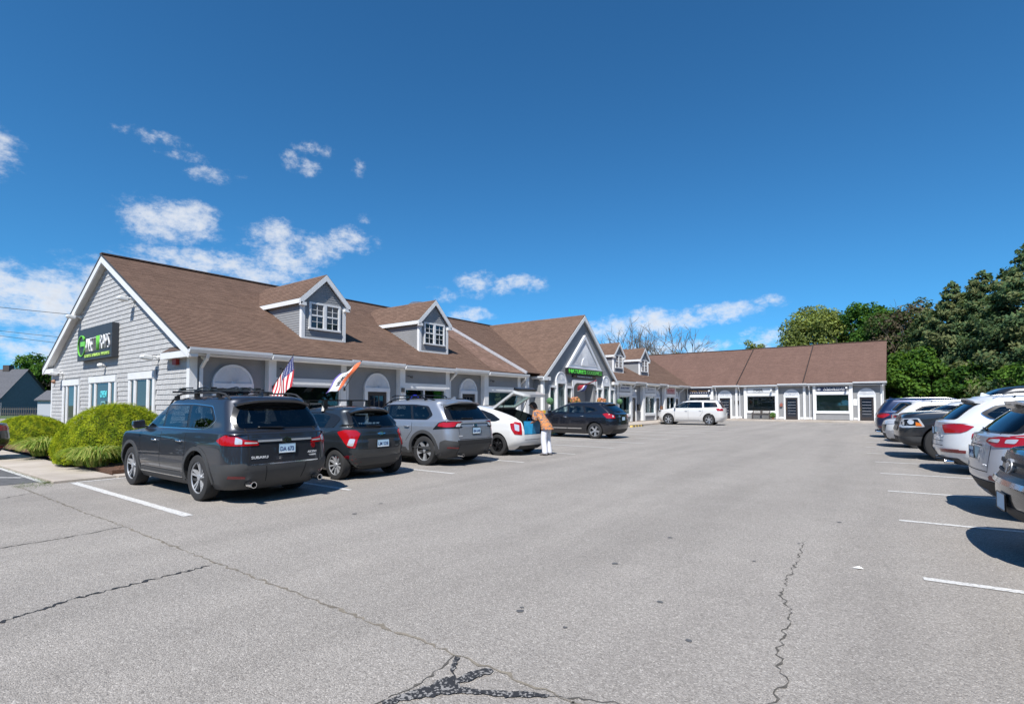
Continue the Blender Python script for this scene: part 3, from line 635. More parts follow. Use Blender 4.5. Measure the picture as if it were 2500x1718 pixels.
bay(-17.1,-14.55,YW,'y',-16.9,-14.8,'plain',hdr=2.2); bay(-11.76,-8.82,YW,'y',-11.5,-9.04,'plain',hdr=2.28,sill=.85); bay(-6.07,-3.13,YW,'y',-5.86,-3.38,'blind',hdr=2.36,sill=.87)
# ---- pilasters between
for yy in (35.3,): 
    b = MB(); b.box(XW+.02,XW+.16,yy,yy+.2,.16,3.0); b.build('pilaster', WHITE)
for xx in (-12.55,-6.85):
    b = MB(); b.box(xx,xx+.2,YW-.13,YW-.02,.16,3.12); b.build('pilaster', WHITE)
b = MB(); b.box(XW+.02,XW+.34,24.15,24.5,.16,3.05); b.build('pilaster', WHITE)
for (x0,x1) in ((-14.4,-14.16),(-12.86,-12.0),(-8.8,-8.42),(-7.1,-6.1),(-3.1,-2.82),(-1.52,-1.2)):
    b = MB(); b.box(x0,x1,YW-.045,YW-.015,.17,.36); b.build('skirt_board', WHITE)
# ---- the cross gable over the health shop
GX, GY, GH, GEZ, GPZ = -16.6, 30.3, 4.8, 3.15, 7.35      # wall face, centre, half width, eave, peak
gs = (GPZ-GEZ)/(GH+.15)
glim = lambda z: (GY-min(GH, (GPZ-.12-z)/gs), GY+min(GH, (GPZ-.12-z)/gs))
b = MB(); z0 = 3.12
b.prism([(GY-GH,0),(GY-1.5,0),(GY-1.5,3.02),(GY+1.45,3.02),(GY+1.45,0),(GY+GH,0),(GY+GH,z0),(GY,GPZ-.1),(GY-GH,z0)], lambda u,v,w: (w,u,v), GX-.5, GX); b.build('gable_wall', SIDE)
b = MB(); b.prism([(GY-GH,z0-.02),(GY+GH,z0-.02),(GY,GPZ-.12)], lambda u,v,w: (w,u,v), -25, GX-.51); b.build('gable_attic', SIDE)
clapboards('clapboard_siding', lambda u,o,z: (GX+o-PO.x,u-PO.y,z), 0, 0, 3.05, GPZ-.15, PLAZA, top=glim)
clapboards('clapboard_siding', lambda u,o,z: (GX+o-PO.x,u-PO.y,z), GY-GH, GY-1.52, .17, 3.05, PLAZA)
clapboards('clapboard_siding', lambda u,o,z: (GX+o-PO.x,u-PO.y,z), GY+1.47, GY+GH, .17, 3.05, PLAZA)
clapboards('clapboard_siding', lambda u,o,z: (u-PO.x,GY-GH-o-PO.y,z), XW, GX-.02, .17, 3.05, PLAZA)
for s in (-1,1):
    rp('gable_roof_slope', (-16.42,GY+s*(GH+.15),GEZ), (-29.5,GY+s*(GH+.15),GEZ), (-16.42,GY,GPZ), (-29.5,GY,GPZ), ROOF, PLAZA)
    b = MB(); b.prism([(GY+s*(GH+.15),GEZ-.06),(GY,GPZ-.06),(GY,GPZ-.36),(GY+s*(GH+.15),GEZ-.32)], lambda u,v,w: (w,u,v), -16.46, -16.40); b.build('rake_board', WHITE)
    b = MB(); b.prism([(GY+s*(GH+.1),GEZ-.12),(GY,GPZ-.13),(GY,GPZ-.2),(GY+s*(GH+.1),GEZ-.19)], lambda u,v,w: (w,u,v), GX+.002, -16.47); b.build('rake_soffit', WHITE)
    e = GY+s*(GH+.2)
    b = MB(); b.box(GX+.02,-16.38,e-s*.75,e,2.9,3.1); b.build('eave_return', WHITE)
    b = MB(); b.add([(GX+.02,e-s*.75,3.102),(-16.39,e-s*.75,3.102),(-16.39,e-s*.1,3.102),(GX+.02,e-s*.1,3.102),(GX+.02,e-s*.55,3.26),(GX+.02,e-s*.1,3.3)], [(0,1,4),(1,2,5,4),(2,3,5)]); b.build('return_roof', mat('ridge_brown',(0,0,0)))
    b = MB(); b.box(GX+.016,GX+.05,GY+s*GH,GY+s*(GH-.16),.16,2.9); b.box(GX-.12,GX+.05,GY+s*(GH+.03),GY+s*GH,.16,2.9); build_each(b, 'corner_board', WHITE)
gutter_x(-17.3,-16.42,GY-GH-.15,GEZ-.03)
# sunburst pediment
b = MB(); T = [(28.05,3.78),(32.75,3.78),(30.4,6.02)]
cT = (sum(p[0] for p in T)/3, 4.35)
inn = [(cT[0]+(u-cT[0])*.86, cT[1]+(v-cT[1])*.84) for u,v in T]
b.prism(inn, lambda u,v,w: (w,u,v), GX+.015, GX+.05)
for i in range(3):
    j = (i+1) % 3; b.prism([T[i],T[j],inn[j],inn[i]], lambda u,v,w: (w,u,v), GX+.015, GX+.16)
ped = b.build('pediment', FANM)
b = MB(); c0 = (30.4,4.02)
b.prism([(c0[0]+.42*cos(pi*k/12), c0[1]+.5*sin(pi*k/12)) for k in range(13)], lambda u,v,w: (w,u,v), GX+.05, GX+.13)
for k in range(30):
    a = pi*(k+.5)/30; d = Vector((cos(a), sin(a)))
    best = 9
    for i in range(3):
        p, q = Vector(inn[i]), Vector(inn[(i+1) % 3]); e = q-p; den = d.x*e.y-d.y*e.x
        if abs(den) < 1e-6: continue
        t = ((p.x-c0[0])*e.y-(p.y-c0[1])*e.x)/den
        if t > .5: best = min(best, t)
    w0, w1 = .018, .02+.02*best; nrm = Vector((-d.y,d.x)); A = Vector(c0)+d*.45; Bq = Vector(c0)+d*(best-.02)
    b.prism([tuple(A-nrm*w0),tuple(Bq-nrm*w1),tuple(Bq+nrm*w1),tuple(A+nrm*w0)], lambda u,v,w: (w,u,v), GX+.05, GX+.085)
b.build('sunburst', FANM, ped)['kind'] = 'stuff'
# tall arched windows with side lights
def tall_window(c):
    fan_door(c, GX, 'x', door=False, w=1.24, spring=2.86, rad=.6)
    b = MB(); P = lambda u0,u1,z0,z1,o0,o1: b.prism([(u0,z0),(u1,z0),(u1,z1),(u0,z1)], lambda u,v,w: (w,u,v), GX+o0, GX+o1)
    for s in (-1,1): P(c+s*.62,c+s*.46,.6,2.76,.0,.14)
    P(c-.46,c+.46,.55,.7,.0,.14)
    for s in (-1,1):
        P(c+s*1.32,c+s*1.24,.6,2.5,.0,.1); P(c+s*.70,c+s*.624,.6,2.5,.0,.1); P(c+s*1.32,c+s*.624,2.5,2.64,.0,.12); P(c+s*1.24,c+s*.7,.55,.7,.0,.1)
    o = b.build('shop_window', WHITE)
    b = MB(); pan = [(c-.46,c+.46,.7,2.76),(c-1.24,c-.7,.7,2.5),(c+.7,c+1.24,.7,2.5)]
    for (u0,u1,z0_,z1_) in pan:
        b = MB(); b.box(GX+.02,GX+.03,u0,u1,z0_,z1_); b.build('pane', GLASS, o)
        b = MB(); b.box(GX+.0155,GX+.0175,u0,u1,z0_,z1_); b.build('window_back', mat('shop_display', (.36,.41,.41), .8, var=.8, vscale=2.2), o)
tall_window(27.45); tall_window(33.55)
# entrance recess with an arched opening
b = MB(); n = 14
op = [(28.85,.14),(29.0,.14)] + [(29.0+.55-.55*cos(pi/2*k/n), 2.45+.42*sin(pi/2*k/n)) for k in range(n+1)] + [(31.55-.55*cos(pi/2+pi/2*k/n)-.0, 2.45+.42*sin(pi/2+pi/2*k/n)) for k in range(n+1)] + [(32.1,.14),(32.22,.14),(32.22,3.05),(28.85,3.05)]
b.prism(op, lambda u,v,w: (w,u,v), GX+.016, GX+.07); b.build('entrance_surround', WHITE)
b = MB(); b.box(GX-2.1,GX-2.0,28.7,32.0,.1,3.05); b.box(GX-2.0,GX-.51,28.7,28.8,.1,3.05); b.box(GX-2.0,GX-.51,31.75,31.85,.1,3.05); b.box(GX-2.0,GX-.51,28.8,31.75,3.0,3.05); b.build('entrance_recess', SIDE)
fan_door(30.1, GX-2.0, 'x', w=1.2, spring=2.15)
# ---- dormers
def dormer(yc, hw, xf, zb, ze, zp):
    oh, fo = .16, .14; slope = (zp-ze)/(hw+oh); xback = lambda z: RX + (RZ-z)/SL - .3
    o = MB()
    o.prism([(yc-hw,zb-.3),(yc+hw,zb-.3),(yc+hw,ze-.05),(yc,zp-.22),(yc-hw,ze-.05)], lambda u,v,w: (w,u,v), xf-4.6, xf)
    d = o.build('dormer', SIDE)
    # front boards and cheek boards
    lim = lambda z: (yc-min(hw-.1,(zp-.26-z)/slope), yc+min(hw-.1,(zp-.26-z)/slope))
    clapboards('clapboard_siding', lambda u,w,z: (xf+w-PO.x,u-PO.y,z), 0, 0, zb+.02, zp-.3, d, top=lim, step=.095)
    clapboards('clapboard_siding', lambda u,w,z: (u-PO.x,yc-hw-w-PO.y,z), xf-4.4, xf-.1, zb+.02, ze-.07, d, step=.095)
    b = MB()
    for s in (-1,1): b.box(xf-.12,xf+.025,yc+s*(hw+.025),yc+s*(hw-.12),zb-.25,ze-.06)
    b.box(xf+.016,xf+.03,yc-hw+.12,yc+hw-.12,zb-.06,zb+.03)
    build_each(b, 'corner_board', WHITE, d)
    for s in (-1,1):
        e0 = (xf+fo, yc+s*(hw+oh), ze); r0 = (xf+fo, yc, zp)
        rp('dormer_roof', e0, (xf-4.5, yc+s*(hw+oh), ze), r0, (xf-4.5, yc, zp), ROOF, d)
        b = MB(); b.prism([(yc+s*(hw+oh+.01),ze-.02),(yc,zp-.02),(yc,zp-.26),(yc+s*(hw+oh-.02),ze-.24)], lambda u,v,w: (w,u,v), xf+fo-.05, xf+fo+.012); b.build('rake_board', WHITE, d)
        b = MB(); b.prism([(yc+s*(hw+oh),ze-.08),(yc,zp-.085),(yc,zp-.15),(yc+s*(hw+oh),ze-.14)], lambda u,v,w: (w,u,v), xf, xf+fo-.052); build_each(b, 'soffit', WHITE, d)
        b = MB(); b.box(xf-4.3,xf+fo-.052,yc+s*(hw+oh+.01),yc+s*(hw+oh-.03),ze-.19,ze-.02); b.box(xf-4.3,xf+fo-.052,yc+s*(hw+oh-.032),yc+s*hw,ze-.12,ze-.07); build_each(b, 'fascia', WHITE, d)
        b = MB(); b.box(xf+.02,xf+fo+.012,yc+s*(hw+oh-.02),yc+s*(hw-.1),ze-.26,ze-.14); b.build('eave_return', WHITE, d)
    # paired double-hung windows
    w0, w1, z0, z1 = yc-.68*hw/.95, yc+.70*hw/.95, zb+.40, zb+1.42
    b = MB(); f = .075; X0, X1 = xf+.016, xf+.06
    b.box(X0,X1,w0,w0+f,z0,z1); b.box(X0,X1,w1-f,w1,z0,z1); b.box(X0,X1,w0+f,w1-f,z1-f,z1); b.box(X0,X1+.02,w0-.02,w1+.02,z0-.05,z0+.02)
    m = (w0+w1)/2; b.box(X0,X1,m-.06,m+.06,z0+.02,z1-f); b.build('window', WHITE, d)
    b = MB(); g = MB()
    for (a,c) in ((w0+f,m-.06),(m+.06,w1-f)):
        g.box(xf+.015,xf+.024,a,c,z0+.02,z1-f)
        zm = (z0+z1)/2; b.box(xf+.025,xf+.045,a,c,zm-.03,zm+.03); mu = (a+c)/2
        b.box(xf+.025,xf+.038,mu-.010,mu+.010,z0+.02,zm-.03); b.box(xf+.025,xf+.038,mu-.010,mu+.010,zm+.03,z1-f)
        for zz in ((z0+.02+zm)/2,(zm+z1-f)/2): b.box(xf+.026,xf+.037,a,mu-.010,zz-.009,zz+.009); b.box(xf+.026,xf+.037,mu+.010,c,zz-.009,zz+.009)
        for (u0,u1,q0,q1) in ((a,a+.03,z0+.02,z1-f),(c-.03,c,z0+.02,z1-f)): b.box(xf+.0255,xf+.046,u0,u1,q0,q1)
    b.build('muntin', WHITE, d); g.build('pane', DGLASS, d)
    return d
dormer(12.28,.97,-18.35,4.07,5.56,6.66); dormer(18.35,.97,-18.3,4.04,5.5,6.62)
dormer(39.2,.9,-18.2,4.05,5.45,6.5); dormer(44.5,.95,-18.2,4.0,5.45,6.5)
MB = MB_
# roof vent
b = MB(); b.lathe([(.55,-1.0),(.55,.32),(.66,.34),(.68,.42),(.5,.56),(0,.6)], lambda x,y,h: (-25.6+x,24.2+y,7.68+h), 20)
o = b.build('roof_vent', mat('galvanised', (.55,.56,.57), .35, .9, var=.15), smooth=True, sharp=40); tag(o, 'round galvanised vent cap rising behind the roof ridge', 'vent')
# ------------------------------------------------------------------ vehicles
def paint(name, col, metal=.0, rough=.35, flake=0):
    m = mat('paint_'+name, col, rough, metal, coat=1.0, var=.03, vscale=1.2); return m
CGLASS = thin_glass('tinted_car_glass', (.16,.18,.19), 1.0)
CGLASS2 = thin_glass('clear_car_glass', (.60,.68,.68), 1.0)
CGLASSO = mat('opaque_car_glass', (.008,.010,.012), .02, spec=.45)
SEAT = mat('seat_grey', (.06,.06,.063), .8, var=.1)
CBLACK = mat('gloss_black_trim', (.012,.012,.013), .25)
CCLAD = mat('grey_plastic_cladding', (.045,.046,.048), .6, var=.08, bump=.05, bscale=200)
CCLAD2 = mat('black_plastic_cladding', (.02,.02,.021), .65)
CHROME = mat('chrome', (.75,.76,.78), .12, 1)
ALLOY = mat('alloy', (.46,.47,.49), .3, .5); ALLOYD = mat('dark_alloy', (.02,.02,.022), .3, .5)
TYRE = mat('tyre_rubber', (.022,.022,.023), .85, bump=.2, bscale=60)
SEAM = mat('panel_gap', (.006,.006,.007), .8)
RED = mat('red_lens', (.33,.005,.008), .15, coat=.4); RED2 = mat('dark_red_lens', (.16,.004,.008), .15, coat=1)
LENS = mat('clear_lens', (.55,.56,.58), .12, .3, coat=1); AMBER = mat('amber_lens', (.6,.16,.02), .2)
PLATE = mat('licence_plate', (.42,.60,.74), .5, var=.05); PTXT = mat('plate_text', (.03,.05,.16), .6)
UNDER = mat('underbody', (.012,.012,.012), .9)
INTER = mat('car_interior', (.02,.021,.023), .9)
KIND = dict(glass=('window', CGLASS), cglass=('window', CGLASS2), black=('window_trim', CBLACK), chrome=('chrome_trim', CHROME), red=('taillight', RED), dred=('reflector', RED2),
            white=('lamp_lens', LENS), clad=('bumper_cladding', CCLAD), clad2=('bumper_cladding', CCLAD2), seam=('panel_gap', SEAM), head=('headlight', LENS), grille=('grille', CBLACK), amber=('indicator', AMBER), silver=('skid_plate', mat('silver_trim', (.5,.51,.53), .35, .6)), flare=('arch_trim', CCLAD), flare2=('arch_trim', CCLAD2))
def cr(P, n):
    """Catmull-Rom through rows of numbers"""
    out = []
    for i in range(len(P)-1):
        a, b, c, d = P[max(i-1,0)], P[i], P[i+1], P[min(i+2,len(P)-1)]
        for k in range(n):
            t = k/n; out.append([.5*((2*q)+(-p+r)*t+(2*p-5*q+4*r-s)*t*t+(-p+3*q-3*r+s)*t**3) for p,q,r,s in zip(a,b,c,d)])
    out.append(list(P[-1])); return out
def outline(xf, xr, w, rf, rr, bf, br, bow):
    """closed plan outline at one height, counter-clockwise from the front right corner"""
    a = (xf-xr)/2; xc = (xf+xr)/2; rf = min(rf, w*.95, a*.6); rr = min(rr, w*.95, a*.6); pts = []
    def arc(cx, cy, r, t0, n):
        for k in range(n): t = t0+pi/2*k/n; pts.append((cx+r*cos(t), cy+r*sin(t)))
    def lin(p, q, n):
        for k in range(n): t = k/n; pts.append((p[0]+(q[0]-p[0])*t, p[1]+(q[1]-p[1])*t))
    lin((xf,-w+rf),(xf,w-rf),14); arc(xf-rf,w-rf,rf,0,14); lin((xf-rf,w),(xr+rr,w),44); arc(xr+rr,w-rr,rr,pi/2,14)
    lin((xr,w-rr),(xr,-w+rr),14); arc(xr+rr,-w+rr,rr,pi,14); lin((xr+rr,-w),(xf-rf,-w),44); arc(xf-rf,-w+rf,rf,1.5*pi,14)
    res = []
    for x, y in pts:
        u = (x-xc)/a; k = min(1, (y/w)**2) if w > 1e-3 else 0
        y *= 1 - bow*(abs(u)**2.6)
        if u > 0: x -= bf*k*u**4
        else: x += br*k*u**4
        res.append((x, y))
    return res
def rnd(poly, r, n=4):
    """round the corners of a 2D polygon"""
    out = []; m = len(poly)
    for i in range(m):
        p, c, q = Vector(poly[i-1]), Vector(poly[i]), Vector(poly[(i+1) % m])
        a, b = (p-c), (q-c); k = min(r, a.length*.45, b.length*.45)
        A, B = c+a.normalized()*k, c+b.normalized()*k
        for t in range(n+1):
            s = t/n; out.append(tuple(A*(1-s)**2+c*2*s*(1-s)+B*s*s))
    return out
def line_poly(pts, w):
    P = [Vector(p) for p in pts]; L, R = [], []
    for i, p in enumerate(P):
        d = (P[min(i+1,len(P)-1)]-P[max(i-1,0)]).normalized(); s = Vector((-d.y,d.x))*w/2; L.append(tuple(p+s)); R.append(tuple(p-s))
    return L+R[::-1]
def inside(p, poly):
    x, y = p; c = False; j = len(poly)-1
    for i in range(len(poly)):
        if (poly[i][1] > y) != (poly[j][1] > y) and x < (poly[j][0]-poly[i][0])*(y-poly[i][1])/(poly[j][1]-poly[i][1])+poly[i][0]: c = not c
        j = i
    return c
def patch(name, bvh, poly, proj, m, parent, off=.004, step=.06, skirt=.012, ymin=.45, wrap=None, holes=()):
    """a panel cut to the outline and laid on the body; proj: 'l','r' sides, 'b' rear, 'f' front, 't' top"""
    P = []
    for a, c in zip(poly, poly[1:]+poly[:1]):
        n = max(1, int(math.hypot(c[0]-a[0], c[1]-a[1])/step))
        for k in range(n): P.append(Vector((a[0]+(c[0]-a[0])*k/n, a[1]+(c[1]-a[1])*k/n)))
    nb = len(P); rim = [(i,(i+1) % nb) for i in range(nb)]; xs = [p.x for p in P]; ys = [p.y for p in P]; pl = [tuple(p) for p in P]
    hp = []
    for h in holes:
        k0 = len(P); q = []
        for a, c in zip(h, h[1:]+h[:1]):
            n = max(1, int(math.hypot(c[0]-a[0], c[1]-a[1])/step)); q += [Vector((a[0]+(c[0]-a[0])*k/n, a[1]+(c[1]-a[1])*k/n)) for k in range(n)]
        P += q; rim += [(k0+i, k0+(i+1) % len(q)) for i in range(len(q))]; hp.append([tuple(p) for p in q])
    u = min(xs)+step*.5
    while u < max(xs):
        v = min(ys)+step*.5
        while v < max(ys):
            if inside((u,v), pl) and min((p.x-u)**2+(p.y-v)**2 for p in P) > (step*.45)**2: P.append(Vector((u,v)))
            v += step
        u += step
    try: r = delaunay_2d_cdt(P, rim, [], 1, 1e-5)
    except Exception: return None
    V2, E2, F2 = r[0], r[1], r[2]
    if hp:
        def ctr(f): return (sum(V2[i].x for i in f)/len(f), sum(V2[i].y for i in f)/len(f))
        F2 = [f for f in F2 if not any(inside(ctr(f), h) for h in hp)]
    D = {'l': (Vector((0,-1,0)), lambda a,b: Vector((a,3,b))), 'r': (Vector((0,1,0)), lambda a,b: Vector((a,-3,b))), 'b': (Vector((1,0,0)), lambda a,b: Vector((-6,a,b))),
         'f': (Vector((-1,0,0)), lambda a,b: Vector((6,a,b))), 't': (Vector((0,0,-1)), lambda a,b: Vector((a,b,4)))}[proj]
    if wrap:                                             # unrolled round a body corner: rear face, corner, flank
        hl_, hw_, sd_, ex_ = wrap; A_, S_ = .45, .6
        def shot(u, z):
            if u < 0: return Vector((ex_*6, sd_*(hw_-A_+u), z)), Vector((-ex_,0,0))
            if u > S_: return Vector((ex_*(hl_-A_-(u-S_)), sd_*4, z)), Vector((0,-sd_,0))
            t = u/S_*pi/2; d = Vector((-ex_*cos(t), -sd_*sin(t), 0)); return Vector((ex_*(hl_-A_), sd_*(hw_-A_), z))-d*3, d
    else:
        def shot(u, v): return D[1](u, v), D[0]
    vs = []; nm = []; bad = set(); c0 = Vector((sum(xs)/len(xs), sum(ys)/len(ys)))
    for j, p in enumerate(V2):
        loc = None
        for k in range(24):                            # points past the edge of the shell slide back onto it
            q = p.lerp(c0, k*.04); o_, d_ = shot(q.x, q.y); loc, n, i, d = bvh.ray_cast(o_, d_, 12)
            if loc is not None and abs(n.dot(d_)) > .06: break
        if loc is None: loc, n = Vector((0,0,.5)), Vector((0,0,1)); bad.add(j)
        if n.dot(d_) > 0: n = -n
        if proj in 'lr' and abs(loc.y) < ymin: bad.add(j)
        vs.append(loc + n*off); nm.append(n)
    F2 = [f for f in F2 if not any(i in bad for i in f)]
    if not F2: return None
    b = MB(); b.v = [tuple(v) for v in vs]; b.f = [tuple(f) for f in F2]; b.mi = [0]*len(b.f)
    # edges that belong to one face only get a short skirt inwards
    cnt = {}
    for f in F2:
        for i in range(len(f)): e = (f[i], f[(i+1) % len(f)]); cnt[tuple(sorted(e))] = cnt.get(tuple(sorted(e)), 0)+1
    base = {}
    for e, c in cnt.items():
        if c == 1:
            for i in e:
                if i not in base: base[i] = len(b.v); b.v.append(tuple(vs[i]-nm[i]*(skirt+off)))
            b.f.append((e[0], e[1], base[e[1]], base[e[0]])); b.mi.append(0)
    me = b.mesh(name, m, smooth=True); me.set_sharp_from_angle(angle=radians(40))
    bm = bmesh.new(); bm.from_mesh(me); bmesh.ops.recalc_face_normals(bm, faces=bm.faces)
    bm.to_mesh(me); bm.free()
    return link(name, me, parent)
_wheel = {}
def wheel_meshes(key, R, wd, style):
    if key in _wheel: return _wheel[key]
    rr = {'lo': .64, 'hi': .72, 'mid': .68}.get(style[2] if len(style) > 2 else 'mid')*R
    t = MB(); h = wd/2
    prof = [(rr*.98,-h*.75),(rr*1.02,-h*.98),(R*.9,-h*1.02),(R*.965,-h*.93),(R,-h*.72),(R*1.003,-h*.25),(R*.992,-h*.22),(R*.992,-h*.16),(R*1.003,-h*.13),(R*1.003,h*.13),(R*.992,h*.16),(R*.992,h*.22),(R*1.003,h*.25),(R,h*.72),(R*.965,h*.93),(R*.9,h*1.02),(rr*1.02,h*.98),(rr*.98,h*.75)]
    t.lathe(prof, lambda x,y,q: (x,q,y), 40); tm = t.mesh('tyre', TYRE, smooth=True, sharp=30)
    r = MB(); n, kind = style[0], style[1]
    r.lathe([(rr*1.0,h*.80),(rr*1.02,h*.86),(rr*.96,h*.86),(rr*.94,h*.74)], lambda x,y,q: (x,q,y), 40, 0)
    r.lathe([(rr*.94,h*.74),(rr*.88,h*.1),(rr*.86,-h*.6)], lambda x,y,q: (x,q,y), 40, 1)
    r.lathe([(rr*.87,h*.02),(0,h*.02)], lambda x,y,q: (x,q,y), 24, 1)                               # dark behind the spokes
    r.lathe([(rr*.5,h*.16),(rr*.5,h*.2),(0,h*.2)], lambda x,y,q: (x,q,y), 24, 2)                   # brake disc
    r.lathe([(rr*.2,h*.55),(rr*.19,h*.78),(rr*.12,h*.84),(0,h*.84)], lambda x,y,q: (x,q,y), 16, 0)  # hub
    for k in range(n):
        for s in ((0,) if kind == 'single' else (-.15,.15)):
            a = 2*pi*k/n + s; c, sn = cos(a), sin(a)
            w0 = rr*(.12 if kind == 'single' else .05); w1 = rr*(.17 if kind == 'single' else .062)
            if kind == 'single' and n > 6: w0, w1 = rr*.08, rr*.09
            pts = []
            for (ra, ww, hh) in ((.14,w0,.62),(.55,(w0+w1)/2*.92,.66),(.93,w1,.80)):
                for sy in (-1,1): pts.append((ra*rr, sy*ww, hh*h))
            for (ra, ww, hh) in ((.14,w0,.3),(.55,(w0+w1)/2,.3),(.93,w1*1.1,.3)):
                for sy in (-1,1): pts.append((ra*rr, sy*ww, hh*h))
            V = [(x*c-y*sn, q, x*sn+y*c) for x,y,q in pts]
            r.add(V, [(0,2,3,1),(2,4,5,3),(0,6,8,2),(2,8,10,4),(1,3,9,7),(3,5,11,9),(4,10,11,5)], 0)
    rm = r.mesh('rim', [style[3] if len(style) > 3 else ALLOY, CBLACK, mat('brake_disc',(.2,.2,.2),.4,.8)], smooth=True, sharp=25)
    _wheel[key] = (tm, rm); return tm, rm
def car(s):
    L, Wd = s['L'], s['W']; hl = L/2; hw = Wd/2
    root = thing(s['name'], s['label'], s.get('cat', 'car'), s['loc'], s['rot'], s.get('group'))
    P = s['paint']; lv = cr([list(r) for r in s['levels']], 4); M = None; b = MB()
    rings = []
    for (z, df, dr, w) in lv:
        zf = max(0, min(1, (z-.3)/1.4))
        rings.append([(x, y, z) for x, y in outline(hl-df, -hl+dr, max(.02, hw*w), s.get('rf',.42), s.get('rr',.30) if z < s.get('belt',1.1) else s.get('rr2',.2), s.get('bf',.16), s.get('br',.07), s.get('bow',.045))])
    M = len(rings[0]); crown = s.get('crown', .0)
    for r in rings: b.v += r
    for i in range(len(rings)-1):
        for k in range(M): b.f.append((i*M+k, i*M+(k+1) % M, (i+1)*M+(k+1) % M, (i+1)*M+k)); b.mi.append(0)
    b.f.append(tuple(range(M-1,-1,-1))); b.mi.append(1); o = (len(rings)-1)*M; b.f.append(tuple(o+k for k in range(M))); b.mi.append(0)
    me = b.mesh('body', [P, UNDER, INTER], smooth=True)
    body = link('body', me, root)
    # wheel housings and any other openings are cut out of the shell
    R, wb = s['R'], s['wb']; xf = hl-s['fo']; xr = xf-wb; ar = R*s.get('arch',1.16)
    c = MB()
    for x in (xf, xr):
        for sd in (-1,1):
            n = 30; zc = R*1.02
            vs = [(x+ar*cos(2*pi*k/n), sd*(hw-.34), zc+ar*sin(2*pi*k/n)) for k in range(n)]+[(x+ar*cos(2*pi*k/n), sd*(hw+.3), zc+ar*sin(2*pi*k/n)) for k in range(n)]
            fs = [tuple(range(n)), tuple(range(2*n-1,n-1,-1))]+[(k,k+n,(k+1) % n+n,(k+1) % n) for k in range(n)]
            if sd > 0: fs = [tuple(reversed(f)) for f in fs]
            c.add(vs, fs)
    cm = c.mesh('cut', [UNDER])
    cutters = [cm]
    for (x0,x1,y0,y1,z0,z1) in s.get('open', []):
        q = MB(); q.box(x0,x1,y0,y1,z0,z1); cutters.append(q.mesh('cut', [INTER]))
    for q in s.get('openp', []):
        w = MB(); w.prism(q[0], lambda u,v,t: (u,t,v), q[1], q[2]); cutters.append(w.mesh('cut', [INTER]))
    tmp = []
    for cmh in cutters:
        bm = bmesh.new(); bm.from_mesh(cmh); bmesh.ops.recalc_face_normals(bm, faces=bm.faces); bm.to_mesh(cmh); bm.free()
        co = bpy.data.objects.new('cut', cmh); COL.objects.link(co); tmp.append(co)
        md = body.modifiers.new('cut', 'BOOLEAN'); md.object = co; md.operation = 'DIFFERENCE'; md.solver = 'EXACT'; md.material_mode = 'TRANSFER'
    # both are placed at the same frame for the cut
    for co in tmp: co.parent = root
    bpy.context.view_layer.update(); dg = bpy.context.evaluated_depsgraph_get()
    nm = bpy.data.meshes.new_from_object(body.evaluated_get(dg)); body.modifiers.clear(); body.data = nm
    for co in tmp: bpy.data.objects.remove(co)
    bm = bmesh.new(); bm.from_mesh(nm); bvh = BVHTree.FromBMesh(bm); bm.free()
    cab = s.get('cab') or CABS.get(id(s['levels']))
    if s.get('nocab'): cab = None
    if cab:
        belt, cowl, rgb, Hh = cab; wsz0, wsz1 = belt+.07, Hh-.17
        def wat(z): return min(lv, key=lambda r: abs(r[0]-z))
        fa, fb = wat(wsz0)[3]*hw-.10, wat(wsz1)[3]*hw-.09
        s.setdefault('front', []); s['front'] = s['front'] + [('cglass', rnd([(-fa,wsz0),(fa,wsz0),(fb,wsz1),(-fb,wsz1)],.06), .006)]
        cv = MB(); rg = []
        for (z, df, dr, w) in [r for r in lv if belt-.5 < r[0] < Hh-.045]:
            d1 = max(df, cowl+.02)+.05; d2 = max(dr, rgb)+.05; ww = max(.05, hw*w-.055)
            if hl-d1 <= -hl+d2+.3: break
            rg.append([(x,y,z-.012) for x,y in outline(hl-d1, -hl+d2, ww, s.get('rf',.42), (s.get('rr',.30) if z < belt else s.get('rr2',.2)), s.get('bf',.16), s.get('br',.07), s.get('bow',.045))])
        Mq = len(rg[0])
        for q in rg: cv.v += q
        for i in range(len(rg)-1):
            for k in range(Mq): cv.f.append((i*Mq+k, i*Mq+(k+1) % Mq, (i+1)*Mq+(k+1) % Mq, (i+1)*Mq+k)); cv.mi.append(0)
        cv.f.append(tuple(range(Mq-1,-1,-1))); o_ = (len(rg)-1)*Mq; cv.f.append(tuple(o_+k for k in range(Mq))); cv.mi += [0,0]
        sides = MB(); ends = MB()
        for it in s.get('side', []):
            if it[0] in ('glass','cglass'):
                for y0_, y1_ in ((.3,hw+.4),(-hw-.4,-.3)): sides.prism(it[1], lambda u,v,w: (u,w,v), y0_, y1_)
        for part in ('rear','front'):
            for it in s.get(part, []):
                if it[0] in ('glass','cglass'):
                    sg_ = -1 if part == 'rear' else 1; zl = [p[1] for p in it[1]]
                    far = (wat(max(zl))[2] if part == 'rear' else wat(max(zl))[1]) + .45
                    ends.prism(it[1], lambda u,v,w: (w,u,v), sg_*(hl+.4), sg_*(hl-far))
        tmp = []
        for q in (cv, sides, ends):
            if not q.v: continue
            qm = q.mesh('cut', [INTER]); bm = bmesh.new(); bm.from_mesh(qm); bmesh.ops.recalc_face_normals(bm, faces=bm.faces); bm.to_mesh(qm); bm.free()
            co = bpy.data.objects.new('cut', qm); COL.objects.link(co); co.parent = root; tmp.append(co)
            md = body.modifiers.new('cut', 'BOOLEAN'); md.object = co; md.operation = 'DIFFERENCE'; md.solver = 'EXACT'; md.material_mode = 'TRANSFER'
        bpy.context.view_layer.update(); dg = bpy.context.evaluated_depsgraph_get()
